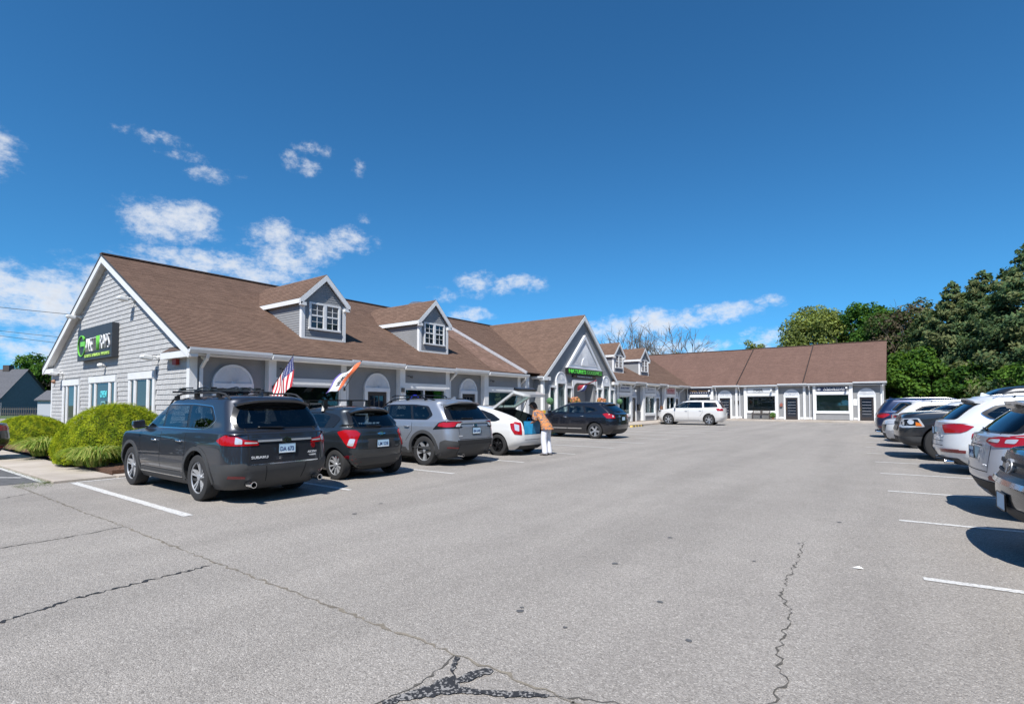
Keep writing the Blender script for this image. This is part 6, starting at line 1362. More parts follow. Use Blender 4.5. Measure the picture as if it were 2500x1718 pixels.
s = board_y('shop_sign', 'navy sign with white Island Chiropractic lettering and round emblem', -5.75, -3.62, 2.62, 2.98, bw, .05, NAVY, [("I S L A N D", LWHITE, .6, .78, .68, .22, .01), ("CHIROPRACTIC", LWHITE, .6, .34, .74, .36, .012)])
b = MB(); cx = -.92
for k in range(24):
    t0, t1 = 2*pi*k/24, 2*pi*(k+1)/24; b.prism([(cx+.14*cos(t0),.18+.14*sin(t0)),(cx+.14*cos(t1),.18+.14*sin(t1)),(cx+.115*cos(t1),.18+.115*sin(t1)),(cx+.115*cos(t0),.18+.115*sin(t0))], lambda a,c,w: (a,-w,c), .05, .06)
b.prism(oval(cx,.18,.085,.085,16), lambda a,c,w: (a,-w,c), .05, .058); b.build('sign_emblem', mat('sign_silver',(.4,.42,.46),.5), s)
# window lettering
def letters_x(name, label, txt, m, y, z, w, h, x, cat='lettering', bold=0):
    s = thing(name, label, cat, (x, y, z)); lettering('letter_strokes', txt, m, s, lambda u,v,d: (d, u, v), w, h, .01, bold); return s
t = thing('window_lettering', 'green hand-painted lettering on the dark filmed shop window', 'lettering', (XW+.205, 21.78, 1.72))
GP = mat('green_paint', (.16,.26,.13), .6)
for (tx, dz, w) in (('HOT',.28,.34),('WRAPS',.06,.55),('ALL',-.14,.36),('DAY',-.34,.42)): lettering('letter_strokes', tx, GP, t, lambda u,v,d: (d, u, v+dz+u*.12), w, .17, .006)
neon_r = mat('neon_red', (1,.05,.04), .4, emit=1.2); neon_b = mat('neon_blue', (.06,.08,1), .4, emit=1.0); neon_c = mat('neon_cyan', (.1,.55,.6), .4, emit=.25)
t = thing('neon_sign', 'lit red and blue arched neon sign inside the mullioned shop window', 'neon sign', (XW+.1, 16.0, 1.55))
lettering('letter_strokes', 'OPEN', neon_r, t, lambda u,v,d: (d, u, v+.07), .46, .13, .01, .01); lettering('letter_strokes', 'DELI', neon_r, t, lambda u,v,d: (d, u, v-.1), .34, .11, .01, .01)
b = MB()
for k in range(11): a = pi*(k+.5)/11; b.box(.0,.012,.24*cos(a)-.02,.24*cos(a)+.02,.16+.2*sin(a)-.02,.16+.2*sin(a)+.02)
b.build('neon_dots', neon_b, t)['kind'] = 'stuff'
b = MB(); b.box(XW+.05,XW+.07,17.2,17.7,.8,2.1); tag(b.build('window_banner', mat('lime_banner',(.1,.35,.03),.6)), 'bright green banner at the right side of the mullioned shop window', 'banner')
t = thing('window_sign', 'teal open sign in the middle window of the end wall', 'sign', (-24.6, YE-.035, 1.9)); 
lettering('letter_strokes', 'OPEN', neon_c, t, lambda u,v,d: (u, -.02-d, v), .7, .26, .01, .01)
b = MB(); b.prism(line_poly([(-.3,-.62),(-.2,-.3),(.2,-.3),(.3,-.62)],.07), lambda u,v,w: (u,-.02-w,v), 0, .01); b.build('sign_marks', mat('teal_frame',(.2,.4,.38),.5), t)
# ---- flood lamps on the end wall
LAMPW = mat('lamp_white', (.72,.72,.7), .45)
def flood(x, z, label):
    t = thing('flood_lamp', label, 'lamp', (x, YE-.02, z), group='white flood lamps on the end wall')
    b = MB(); b.lathe([(.0,.0),(.075,.0),(.075,.05),(.0,.05)], lambda a,c,h: (a,-h,c), 12); b.tube([(0,-.04,0),(0,-.14,.02),(-.02,-.2,.0)], .032, 8); b.build('lamp_arm', LAMPW, t, smooth=True, sharp=40)
    b = MB(); P = [(-.18,.03),(-.46,.07),(-.50,.0),(-.46,-.07),(-.2,-.10)]
    b.prism(P, lambda u,v,w: (-.05+w,u,v), -.15, .15); o = b.build('lamp_head', LAMPW, t); m = o.modifiers.new('bevel','BEVEL'); m.width = .03; m.segments = 3
for (x, z, l) in ((-21.75,5.22,'white flood lamp high on the right slope of the end gable'),(-27.7,5.17,'white flood lamp high on the left slope of the end gable'),(-19.5,3.04,'white flood lamp above the right window of the end wall'),(-30.1,2.88,'white flood lamp above the left window of the end wall')): flood(x, z, l)
b = MB(); b.lathe([(0,.0),(.05,.0),(.05,.1),(.085,.12),(.085,.2),(.05,.26),(0,.27)], lambda a,c,h: (-24.56+a,YE-.02-h,3.0+c), 14); tag(b.build('dome_light', LAMPW, smooth=True, sharp=50), 'small white dome light on the wall just below the dark panel sign', 'lamp')
b = MB(); b.box(-18.2,-17.92,YE-.12,YE-.02,2.74,3.0); o = b.build('fire_alarm', mat('alarm_red',(.35,.03,.025),.5)); tag(o, 'small red fire alarm box under the eave return of the end wall', 'alarm')
b = MB(); b.lathe([(.09,0),(.09,.05),(.06,.12),(0,.14)], lambda a,c,h: (-31.3+a,YE-.02-h,2.55+c), 12); tag(b.build('alarm_bell', mat('bell_brown',(.3,.16,.1),.5), smooth=True), 'small brown alarm bell at the far left end of the end wall', 'alarm')
b = MB(); b.tube([(XW+.03,7.25,2.96),(XW+.1,7.25,2.95)],.03,8); b.tube([(XW+.08,7.25,2.95),(XW+.3,7.3,2.86)],.05,10); tag(b.build('security_camera', LAMPW, smooth=True, sharp=50), 'white bullet security camera by the corner downspout', 'camera')
def spot(x, y, z, label):
    b = MB(); b.tube([(x,y,z),(x+.12,y,z+.02),(x+.16,y+.04,z-.02)],.02,6); b.lathe([(.035,0),(.06,.1),(.05,.12),(0,.12)], lambda a,c,h: (x+.13+a,y+.03+h,z-.03+c*1), 10); return tag(b.build('spot_lamp', mat('lamp_dark',(.05,.05,.052),.4), smooth=True, sharp=40), label, 'lamp', 'small dark spot lamps on the front')
for (y, z, l) in ((9.65,2.72,'small dark spot lamp above the first front window behind the flag'),(15.42,2.71,'small dark spot lamp above the mullioned shop window'),(21.05,2.72,'small dark spot lamp above the green-lettered window')): spot(XW+.27, y, z, l)
b = MB(); b.box(XW+.285,XW+.37,15.05,15.17,2.02,2.2); tag(b.build('wall_lantern', mat('lamp_dark',(0,0,0))), 'small dark box light on the pilaster left of the mullioned window', 'lamp')
for (x, z, l) in ((-9.35,2.78,'white twin spot lamp at the right of the root sign'),(-3.55,2.9,'white twin spot lamp at the right of the navy chiropractic sign'),(-14.85,2.8,'white spot lamp at the right of the navy interiors sign')):
    b = MB(); b.lathe([(.03,0),(.03,.18),(.08,.2),(.08,.34),(0,.34)], lambda a,c,h: (x+a,bw-.03-h,z+c), 10); tag(b.build('spot_lamp', LAMPW, smooth=True, sharp=40), l, 'lamp')
for (y, l) in ((36.4,'white spot lamp at the gutter beside the gabled shop'),(39.05,'white spot lamp left of the first far arched door'),(41.3,'white spot lamp at the gutter over the curtained window'),(46.2,'white spot lamp at the gutter over the pink sign')):
    b = MB(); b.lathe([(.03,0),(.05,.12),(.08,.14),(.08,.26),(0,.26)], lambda a,c,h: (XW+.3+h,y+a,(2.98 if y != 39.05 else 2.55)+c), 10); tag(b.build('spot_lamp', LAMPW, smooth=True, sharp=40), l, 'lamp')
# ---- flags
POLE = mat('pole_dark', (.06,.05,.045), .4)
def flagpole(root, base, tip):
    b = MB(); b.tube([base, tip], .014, 8); b.lathe([(0,-.02),(.03,0),(0,.04)], lambda a,c,h: (tip[0]+a,tip[1]+c,tip[2]+h), 8); b.build('flag_pole', POLE, root, smooth=True)
    b = MB(); b.box(base[0]-.03,base[0]+.03,base[1]-.03,base[1]+.03,base[2]-.08,base[2]+.04); b.build('pole_bracket', POLE, root)
FR = mat('flag_red', (.45,.03,.04), .8, var=.1); FW = mat('flag_white', (.72,.72,.72), .8); FB = mat('flag_blue', (.035,.045,.16), .8); FO = mat('flag_orange', (.75,.16,.06), .8); FP = mat('flag_purple', (.12,.09,.32), .8)
t = thing('us_flag', 'striped American flag with stars hanging from an angled pole near the charcoal SUV', 'flag', (XW+.29, 9.4, 2.1))
flagpole(t, (0,0,0), (1.0,.12,1.02))
nu, nv = 26, 30; b = MB()
def fp(a, c):                                         # a: along the hoist from the tip, c: along the fly
    x = 1.0-.93*a; z = .99-.93*a-(1.0-.15*a)*c; y = .12-.11*a-.16*c*a-.05*c + .055*sin(10*a+3*c)*min(1,c*2.5)
    return (x + .05*sin(8*a)*c, y, z)
for i in range(nu+1):
    for j in range(nv+1): b.v.append(fp(i/nu, j/nv))
for i in range(nu):
    for j in range(nv):
        k = i*(nv+1)+j; b.f.append((k,k+1,k+nv+2,k+nv+1)); stripe_i = i//2
        b.mi.append(2 if (stripe_i < 7 and j < nv*.42) else (0 if stripe_i % 2 == 0 else 1))
b.build('flag_cloth', [FR,FW,FB], t, smooth=True)
b = MB()
for r_ in range(5):
    for q_ in range(6):
        a, c = (r_+.6)/5*.52, (q_+.5+(r_ % 2)*.3)/6*.40; p = Vector(fp(a,c)); du = (Vector(fp(a+.01,c))-p).normalized(); dv = (Vector(fp(a,c+.01))-p).normalized(); nn = du.cross(dv)
        pts = [p+(du*cos(2*pi*k/10)+dv*sin(2*pi*k/10))*(.026 if k % 2 == 0 else .012) for k in range(10)]
        for sgn in (-.004,.004): b.add([q+nn*sgn for q in pts], [tuple(range(10))])
b.build('flag_stars', FW, t)['kind'] = 'stuff'
t = thing('open_flag', 'orange, white and purple open flag on an angled pole over the small hatchback', 'flag', (XW+.29, 12.22, 2.1))
flagpole(t, (0,0,0), (1.0,0,1.0)); b = MB(); nu, nv = 18, 20
C0, C1, C2, C3_ = Vector((.98,0,.97)), Vector((.75,-.55,.06)), Vector((.62,-1.25,-.25)), Vector((.55,-.62,.48))
def fq(a, c):
    p = C0.lerp(C3_,a).lerp(C1.lerp(C2,a), c); return p + Vector((.06*sin(6*c+3*a),0,.05*sin(7*a+2*c)))
for i in range(nu+1):
    for j in range(nv+1): b.v.append(tuple(fq(i/nu,j/nv)))
for i in range(nu):
    for j in range(nv): k = i*(nv+1)+j; b.f.append((k,k+1,k+nv+2,k+nv+1)); b.mi.append(0 if i < nu*.36 else (1 if i < nu*.84 else 2))
b.build('flag_cloth', [FO,FW,FP], t, smooth=True)
me = text_mesh('OPEN', .62, .2, .004, .02)
for v in me.vertices:
    c = .45+v.co.x*.9; a = .56-v.co.y*1.2; p = fq(a,c); n_ = (fq(a+.01,c)-p).cross(fq(a,c+.01)-p).normalized(); v.co = p + n_*(.006 if v.co.z > 0 else -.006)
me.materials.clear(); me.materials.append(SBLACK); link('flag_lettering', me, t)
t = thing('tricolour_flag', 'red, white and blue flag drooping over the gabled shop entrance', 'flag', (GX+.08, 32.0, 2.4))
flagpole(t, (0,0,0), (.85,-1.7,.68)); b = MB(); C0, C1, C2, C3_ = Vector((.84,-1.7,.66)), Vector((.8,-2.75,.1)), Vector((.78,-3.9,-.14)), Vector((.8,-4.2,.12))
for i in range(nu+1):
    for j in range(nv+1):
        a, c = i/nu, j/nv; p = C0.lerp(C3_,c).lerp(C0.lerp(C1,min(1,c*1.2)).lerp(C2,c*c), a); p += Vector((.12*sin(8*c+2*a),.0,.08*sin(9*c+4*a)*c)); b.v.append(tuple(p))
for i in range(nu):
    for j in range(nv): k = i*(nv+1)+j; b.f.append((k,k+1,k+nv+2,k+nv+1)); b.mi.append(0 if i < nu*.5 else (1 if i < nu*.62 else 2))
b.build('flag_cloth', [FR,FW,FB], t, smooth=True)
# ---- hanging green balls and flower baskets
TOP = mat('topiary_green', (.10,.22,.10), .85, var=.4, vscale=30, bump=1, bscale=40)
def tuft_ball(b, c, r, n, size, seed, mats=1):
    rd = random.Random(seed); c = Vector(c)
    for k in range(n):
        d = Vector((rd.gauss(0,1),rd.gauss(0,1),rd.gauss(0,1))).normalized(); p = c+d*r*rd.uniform(.86,1.03); u = d.orthogonal().normalized(); u.rotate(Quaternion(d, rd.uniform(0,6.3))); v = d.cross(u); s_ = size*rd.uniform(.6,1.3)
        b.add([p-u*s_, p+v*s_*.6+d*s_*.8, p+u*s_], [(0,1,2)], rd.randrange(mats))
for (y, l) in ((25.75,'green topiary ball hanging at the left corner of the gabled shop'),(35.15,'green topiary ball hanging at the right corner of the gabled shop')):
    t = thing('topiary_ball', l, 'topiary', (GX+.35, y, 1.5), group='hanging topiary balls'); b = MB()
    b.lathe([(.2*sin(pi*k/10),.2-.2*cos(pi*k/10)) for k in range(11)], lambda a,c,h: (a,c,h), 14); tuft_ball(b, (0,0,.2), .2, 700, .025, int(y)); b.build('ball', TOP, t)
    b = MB(); b.tube([(0,0,.4),(-.1,0,1.45)],.006,4); b.tube([(-.1,0,1.45),(-.36,0,1.5)],.012,4); b.build('hanger', POLE, t)
PET = [mat('petal_'+n, c, .7) for n, c in (('yellow',(.75,.42,.08)),('pink',(.7,.25,.22)),('leaf',(.08,.18,.05)),('orange',(.75,.3,.12)))]
for (y, l) in ((28.75,'yellow and pink flower basket left of the gabled shop entrance'),(32.35,'pink and orange flower basket right of the gabled shop entrance')):
    t = thing('flower_basket', l, 'flowers', (GX+.35, y, .13), group='flower baskets at the entrance'); b = MB()
    for k in range(4): tuft_ball(b, (random.uniform(-.1,.1),random.uniform(-.2,.2),1.6+random.uniform(-.05,.05)), .2, 200, .045, int(y*7+k), 4)
    b.build('blossoms', PET, t)['kind'] = 'stuff'; b = MB(); b.lathe([(0,1.35),(.14,1.35),(.2,1.52),(.19,1.52),(.0,1.5)], lambda a,c,h: (a,c,h), 14); b.tube([(0,0,0),(0,0,1.4)],.02,6); b.lathe([(.18,0),(.18,.02),(0,.03)], lambda a,c,h: (a,c,h), 12); b.build('planter_post', POLE, t)
# ---- bench, plant, boxes by the far wing
t = thing('bench', 'dark metal slatted bench under the root shop window', 'bench', (-10.2, 52.3, .128)); BM = mat('bench_metal',(.09,.075,.065),.5,var=.15)
for x in (-.72,.72):
    b = MB(); b.beam((x,-.22,0),(x,-.2,.6),.05); b.beam((x,.2,0),(x,.22,.8),.05); b.beam((x,-.24,.6),(x,.2,.62),.05,.03); b.beam((x,-.22,.4),(x,.2,.4),.04); b.build('bench_leg', BM, t)
for k in range(4): b = MB(); b.box(-.7,.7,-.22+.105*k,-.14+.105*k,.41,.43); b.build('seat_slat', BM, t)
for k in range(15): b = MB(); x = -.66+1.32*k/14; b.box(x-.02,x+.02,.2,.215,.45,.76); b.build('back_slat', BM, t)
b = MB(); b.box(-.74,.74,.195,.225,.76,.81); b.build('back_rail', BM, t); b = MB(); b.box(-.08,.08,.185,.194,.5,.8); b.build('back_plaque', BM, t)
LEAFA = mat('leaf_fresh',(.10,.20,.035),.6,var=.3,vscale=3)
t = thing('potted_plant', 'small bushy green plant in a pot beside the bench', 'plant', (-9.2, 52.2, .128)); b = MB(); b.lathe([(0,0),(.1,0),(.14,.22),(.12,.22),(0,.2)], lambda a,c,h: (a,c,h), 12); b.build('pot', mat('pot',(.25,.13,.08),.8), t)
b = MB(); tuft_ball(b, (0,0,.38), .22, 500, .06, 4); tuft_ball(b, (.05,0,.34), .12, 200, .06, 6); b.build('foliage', LEAFA, t)['kind'] = 'stuff'
b = MB(); b.box(-8.72,-8.5,YW-.16,YW-.03,1.3,1.56); b.beam((-8.61,YW-.09,1.56),(-8.61,YW-.09,1.7),.04); tag(b.build('mailbox', mat('rust_red',(.28,.09,.06),.6)), 'rust red mailbox left of the arched door beside the root shop', 'mailbox')
b = MB(); b.box(-3.1,-2.84,YW-.05,YW-.025,1.38,1.94); n_ = tag(b.build('wall_notice', mat('paper_white',(.8,.8,.78),.8)), 'white paper notice on the siding by the last arched door', 'notice')
b = MB(); b.box(-12.62,-12.2,YW-.1,YW-.03,1.55,1.85); tag(b.build('wall_plaque', mat('plaque_dark',(.05,.045,.04),.4,var=.5,vscale=14)), 'dark wall plaque right of the first wing door', 'plaque')
b = MB(); b.box(XW+.03,XW+.2,40.42,40.75,1.0,1.5); tag(b.build('mailbox', SBLACK), 'black wall mailbox right of the first far arched door', 'mailbox')
b = MB(); b.box(XW+.03,XW+.2,45.5,45.85,1.0,1.35); tag(b.build('mailbox', mat('copper_box',(.2,.09,.05),.5)), 'brown wall mailbox right of the middle far arched door', 'mailbox')
b = MB(); b.box(-2.28,-2.05,YW-.08,YW-.06,1.0,1.12); 
t = thing('standing_sign', 'yellow board on a stand in front of the siding behind the raised tailgate', 'sign', (-15.9, 24.4, .128)); b = MB(); b.box(0,.03,-.28,.28,.75,1.05); b.build('sign_panel', mat('board_yellow',(.75,.5,.03),.5), t); b = MB(); b.tube([(.0,0,0),(.0,0,.8)],.02,6); b.box(-.2,.2,-.2,.2,0,.03); b.build('stand', SBLACK, t)
# wheel stops
YB = mat('stop_yellow',(.62,.42,.10),.7,var=.2,vscale=10); SB = mat('stop_black',(.04,.038,.035),.8)
for (y0_, l) in ((32.4,'yellow and black wheel stop past the black crossover'),(22.6,'yellow wheel stop in front of the black crossover')):
    t = thing('wheel_stop', l, 'wheel stop', (-14.2, y0_, 0), group='yellow wheel stops'); n = 8
    for k in range(n):
        b = MB(); ya, yb_ = .24*k, .24*(k+1); b.prism([(-.08,0),(.08,0),(.05,.11),(-.05,.11)], lambda u,v,w: (u,w+(v*.5),v), ya, yb_); b.build('stop_block', YB if k % 2 == 0 else SB, t)
# ------------------------------------------------------------------ vegetation
import numpy as np
RNG = np.random.default_rng(11)
def leaf_mat(name, col, trans=.35, var=.35, scale=.6):
    m, nt, b, N, L = nodes_mat(name); nt.nodes.remove(b)
    tc = N('ShaderNodeTexCoord'); n = N('ShaderNodeTexNoise'); n.inputs['Scale'].default_value = scale; n.inputs['Detail'].default_value = 5; L(tc.outputs['Object'], n.inputs[0])
    c = ramp(nt, n.outputs[0], [(.3,tuple(v*(1-var) for v in col)),(.7,tuple(min(1,v*(1+var)) for v in col))])
    d = N('ShaderNodeBsdfDiffuse'); t = N('ShaderNodeBsdfTranslucent'); L(c, d.inputs[0])
    mul = N('ShaderNodeMix'); mul.data_type = 'RGBA'; mul.blend_type = 'MULTIPLY'; mul.inputs[0].default_value = 1; L(c, mul.inputs[6]); mul.inputs[7].default_value = (1.25,1.25,.5,1); L(mul.outputs[2], t.inputs[0])
    mx = N('ShaderNodeMixShader'); mx.inputs[0].default_value = trans; L(d.outputs[0], mx.inputs[1]); L(t.outputs[0], mx.inputs[2]); L(mx.outputs[0], nt.nodes['Material Output'].inputs[0]); return m
def quads(name, C, S, nrm, mats, parent, aspect=.55, mi=None, droop=None):
    """leaf-sized faces: centres C (n,3), sizes S (n,), facing directions nrm (n,3)"""
    n = len(C); nrm = nrm/np.linalg.norm(nrm, axis=1, keepdims=True)
    r = RNG.normal(size=(n,3)); 
    if droop is not None: r = r*.5 + np.array(droop)
    u = np.cross(nrm, r); u /= np.linalg.norm(u, axis=1, keepdims=True)+1e-9; v = np.cross(nrm, u)
    S = S[:,None]; k = .35*S*nrm
    V = np.stack([C-v*S, C-u*S*aspect+k*.3, C+v*S-k*.4, C+u*S*aspect+k*.3], axis=1).reshape(-1,3)
    me = bpy.data.meshes.new(name); me.vertices.add(4*n); me.vertices.foreach_set('co', V.astype(np.float32).ravel())
    me.loops.add(4*n); me.loops.foreach_set('vertex_index', np.arange(4*n, dtype=np.int32)); me.polygons.add(n)
    me.polygons.foreach_set('loop_start', np.arange(0,4*n,4,dtype=np.int32))
    for m in mats: me.materials.append(m)
    if len(mats) > 1: me.polygons.foreach_set('material_index', (mi if mi is not None else RNG.integers(0,len(mats),n)).astype(np.int32))
    me.update(); me.validate(); o = link(name, me, parent); return o
BARK = mat('bark_grey', (.10,.085,.07), .95, var=.35, vscale=6, bump=.8, bscale=18); BARKL = mat('bark_pale', (.16,.145,.13), .95, var=.3, vscale=6)
def branches(b, p, d, L, r, depth, rd, spread=.6, up=.15, n=3, seg=3, shrink=.66, tips=None):
    pts = [p]; q = Vector(p); dd = Vector(d).normalized()
    for i in range(seg):
        dd = (dd + Vector((rd.gauss(0,.14),rd.gauss(0,.14),rd.gauss(0,.08)+up*.25))).normalized(); q = q + dd*L/seg; pts.append(q.copy())
    rs = [r*(1-.45*i/seg) for i in range(seg+1)]
    b.tube(pts, rs, 6 if r > .06 else 4, cap=False)
    if depth == 0:
        if tips is not None: tips.append((pts[-1], dd))
        return
    for k in range(n):
        a = rd.uniform(.45,1.0); i = min(seg, max(1, int(a*seg+.5))); base = pts[i]
        s = dd.orthogonal().normalized(); s.rotate(Quaternion(dd, rd.uniform(0,2*pi)))
        branches(b, base, dd+s*spread*rd.uniform(.7,1.4), L*shrink*rd.uniform(.75,1.15), max(.024, r*.58), depth-1, rd, spread, up, n, seg, shrink, tips)
GREENS = {
 'conifer': [leaf_mat('needle_dark',(.07,.115,.055),.28), leaf_mat('needle_mid',(.11,.165,.072),.3), leaf_mat('needle_olive',(.17,.19,.085),.3)],
 'maple': [leaf_mat('maple_mid',(.065,.14,.028),.35), leaf_mat('maple_light',(.115,.215,.04),.4), leaf_mat('maple_dark',(.036,.085,.022),.25)],
 'willow': [leaf_mat('willow_light',(.27,.31,.09),.4), leaf_mat('willow_mid',(.20,.245,.075),.4), leaf_mat('willow_olive',(.15,.18,.06),.35)],
 'scrub': [leaf_mat('scrub_olive',(.075,.095,.04),.25), leaf_mat('scrub_green',(.055,.1,.03),.3), leaf_mat('scrub_brown',(.12,.095,.065),.2)]}
def broadleaf(name, label, x, y, h, rad, kind, n=16000, leaf=.16, seed=1, trunk=.22, low=.12, group='trees behind the far wing', ncl=70, flat=1.0, bare=0):
    rd = random.Random(seed); t = thing(name, label, 'tree', (x,y,-.05), rd.uniform(0,6.28), group)
    b = MB(); tips = []
    b.tube([(0,0,0),(.1,.05,h*.2),(0,.1,h*.4)],[trunk*1.2,trunk,trunk*.8],8,cap=False)
    for k in range(6): branches(b, Vector((0,.1,h*(.25+.1*rd.random()))), (rd.gauss(0,.7),rd.gauss(0,.7),rd.uniform(.5,1.2)), h*.28, trunk*.5, 3, rd, .6, .2, 3, 3, .66, tips)
    b.build('trunk', BARK, t, smooth=True)
    zc = h*(low+1)/2; hz = h*(1-low)/2; cl = []
    while len(cl) < ncl:
        d = Vector((rd.gauss(0,1),rd.gauss(0,1),rd.gauss(0,1))).normalized()*rd.uniform(.35,1)**.6
        px, py, pz = d.x*rad*.86, d.y*rad*.86, zc+d.z*hz*.9
        if pz < h*low*.9: continue
        taper = 1-.25*max(0,(pz-zc)/hz)
        cl.append((px*taper,py*taper,pz,rad*rd.uniform(.17,.36)))
    cl = np.array(cl); w = cl[:,3]**2; idx = RNG.choice(len(cl), n, p=w/w.sum())
    d = RNG.normal(size=(n,3)); d /= np.linalg.norm(d,axis=1,keepdims=True); rr = RNG.uniform(.55,1.06,n)[:,None]
    C = cl[idx,:3]+d*rr*cl[idx,3:4]*np.array([1,1,.78]); nr = d*.7+RNG.normal(size=(n,3))*.55+np.array([0,0,.45])
    shade = np.clip((C[:,2]-cl[idx,2])/cl[idx,3]*.5+.5+RNG.normal(0,.25,n),0,.999)
    mats = GREENS[kind]; clm = RNG.integers(0,3,len(cl))[idx]; mi = np.where(RNG.random(n) < .55, clm, RNG.integers(0,3,n))
    o = quads('crown', C, leaf*RNG.uniform(.6,1.35,n), nr, mats, t, .6, mi); return t
def conifer(name, label, x, y, h, rad, n=20000, leaf=.17, seed=1, group='conifers at the right edge', base=.04):
    rd = random.Random(seed); t = thing(name, label, 'tree', (x,y,-.05), rd.uniform(0,6.28), group)
    b = MB(); b.tube([(0,0,0),(0,0,h*.5),(.05,0,h*.97)],[.28,.16,.02],8,cap=False)
    Cs, Ns, S = [], [], []; nb = 260
    lens = []
    for k in range(nb):
        f = (k+rd.random())/nb; z = h*(base+(1-base)*f**.92); r_ = rad*((1-f)**.78*.97+.04)*rd.uniform(.66,1.14); a = rd.uniform(0,2*pi); lens.append((f,z,r_,a))
        b.tube([(0,0,z),(r_*.6*cos(a),r_*.6*sin(a),z-.02*r_),(r_*.95*cos(a),r_*.95*sin(a),z+.12*r_)],[.045,.03,.01],4,cap=False)
    b.build('trunk', BARK, t, smooth=True)
    L = np.array(lens); w = L[:,2]**1.5+.05; idx = RNG.choice(nb, n, p=w/w.sum())
    s = RNG.uniform(.15,1.0,n)**.55; wid = .36*L[idx,2]*(1.05-s*.75)+.10
    a = L[idx,3]; off = RNG.normal(0,.55,n)*wid; dz = RNG.normal(0,.42,n)*wid*.8
    rr_ = s*L[idx,2]; C = np.stack([rr_*np.cos(a)-off*np.sin(a), rr_*np.sin(a)+off*np.cos(a), L[idx,1]-.10*rr_+.22*rr_*s+dz],axis=1)
    out = np.stack([np.cos(a),np.sin(a),np.full(n,.7)],axis=1)+RNG.normal(size=(n,3))*.6
    brm = RNG.integers(0,3,nb)[idx]; mi = np.where(RNG.random(n) < .6, brm, RNG.integers(0,3,n))
    quads('crown', C, leaf*RNG.uniform(.6,1.3,n), out, GREENS['conifer'], t, .42, mi); return t
# right-hand tree line
conifer('conifer_tree','tallest dark conifer cut by the right edge of the picture',9.2,62.5,15.4,6.4,46000,.2,1)
conifer('conifer_tree','second dark conifer from the right edge, slightly lower',6.6,66.5,14.2,5.4,40000,.2,2)
conifer('conifer_tree','pointed dark conifer standing out left of the tallest ones',4.4,66.8,13.5,4.9,38000,.2,3)
conifer('conifer_tree','lower dark conifer at the left end of the conifers',2.6,71.5,11.8,4.5,32000,.2,4)
conifer('conifer_tree','dark conifer half hidden behind the tallest one',12.5,70.5,15.6,5.4,22000,.26,5)
broadleaf('maple_tree','bright green maple filling the gap behind the wing end',1.6,64.5,7.4,3.2,'maple',16000,.17,21,.16,.03,'broadleaf trees at the right')
broadleaf('maple_tree','low bright green tree in front of the conifers',5.6,61.0,5.6,2.9,'maple',14000,.16,22,.14,.02,'broadleaf trees at the right')
broadleaf('maple_tree','green tree below the tallest conifer at the right edge',8.6,57.8,5.4,2.8,'maple',12000,.15,23,.14,.02,'broadleaf trees at the right')
broadleaf('maple_tree','leafy green tree between the wing roof and the pointed conifer',3.6,70.0,8.8,3.2,'maple',14000,.18,24,.16,.05,'broadleaf trees at the right')
broadleaf('scrub_tree','olive scrubby tree with thin bare twigs over the wing ridge end',.8,79.0,15.2,5.0,'scrub',18000,.18,25,.2,.1)
broadleaf('scrub_tree','thin olive tree top left of the scrubby tree',-2.0,82.5,15.2,4.4,'maple',14000,.19,26,.2,.1)
broadleaf('willow_tree','large pale yellow-green willow above the wing roof',-9.2,90.0,16.2,6.2,'willow',26000,.19,27,.35,.28,ncl=80)
broadleaf('willow_tree','small pale green tree top behind the wing roof',-19.0,92.0,12.6,3.0,'willow',9000,.18,28,.2,.2)
broadleaf('maple_tree','dark green tree between the willow and the scrubby tree',-4.8,88.0,15.8,4.4,'maple',13000,.2,29,.2,.1)
for (x,y,h,rd_,l) in ((-31.0,77,9.6,2.4,'low green tree top behind the far dormers'),(-27.5,82,9.9,2.6,'green tree top just right of the far dormers'),(-36.5,76,11.2,2.6,'olive leafy tree top left of the bare trees')):
    broadleaf('scrub_tree',l,x,y,h,rd_,'scrub' if l[0]=='o' else 'maple',8000,.17,int(-x),.16,.3)
# bare trees
def bare(label, x, y, h, seed):
    rd = random.Random(seed); t = thing('bare_tree', label, 'tree', (x,y,-.05), 0, 'bare trees behind the roof'); b = MB()
    b.tube([(0,0,0),(.1,0,h*.25),(0,.1,h*.45)],[.26,.2,.15],7,cap=False)
    for k in range(7): a = 2*pi*k/7+rd.uniform(-.4,.4); branches(b, Vector((0,.08,h*rd.uniform(.33,.45))), (.62*cos(a),.62*sin(a),1.0), h*.25, .11, 3, rd, .55, .25, 3, 3, .72)
    b.build('branches', BARKL, t)
bare('leftmost bare grey tree above the far dormers',-34.0,75.5,14.6,31); bare('middle bare grey tree behind the roof',-30.2,77.0,14.6,33); bare('widest bare grey tree behind the wing roof',-26.0,78.5,14.6,35)
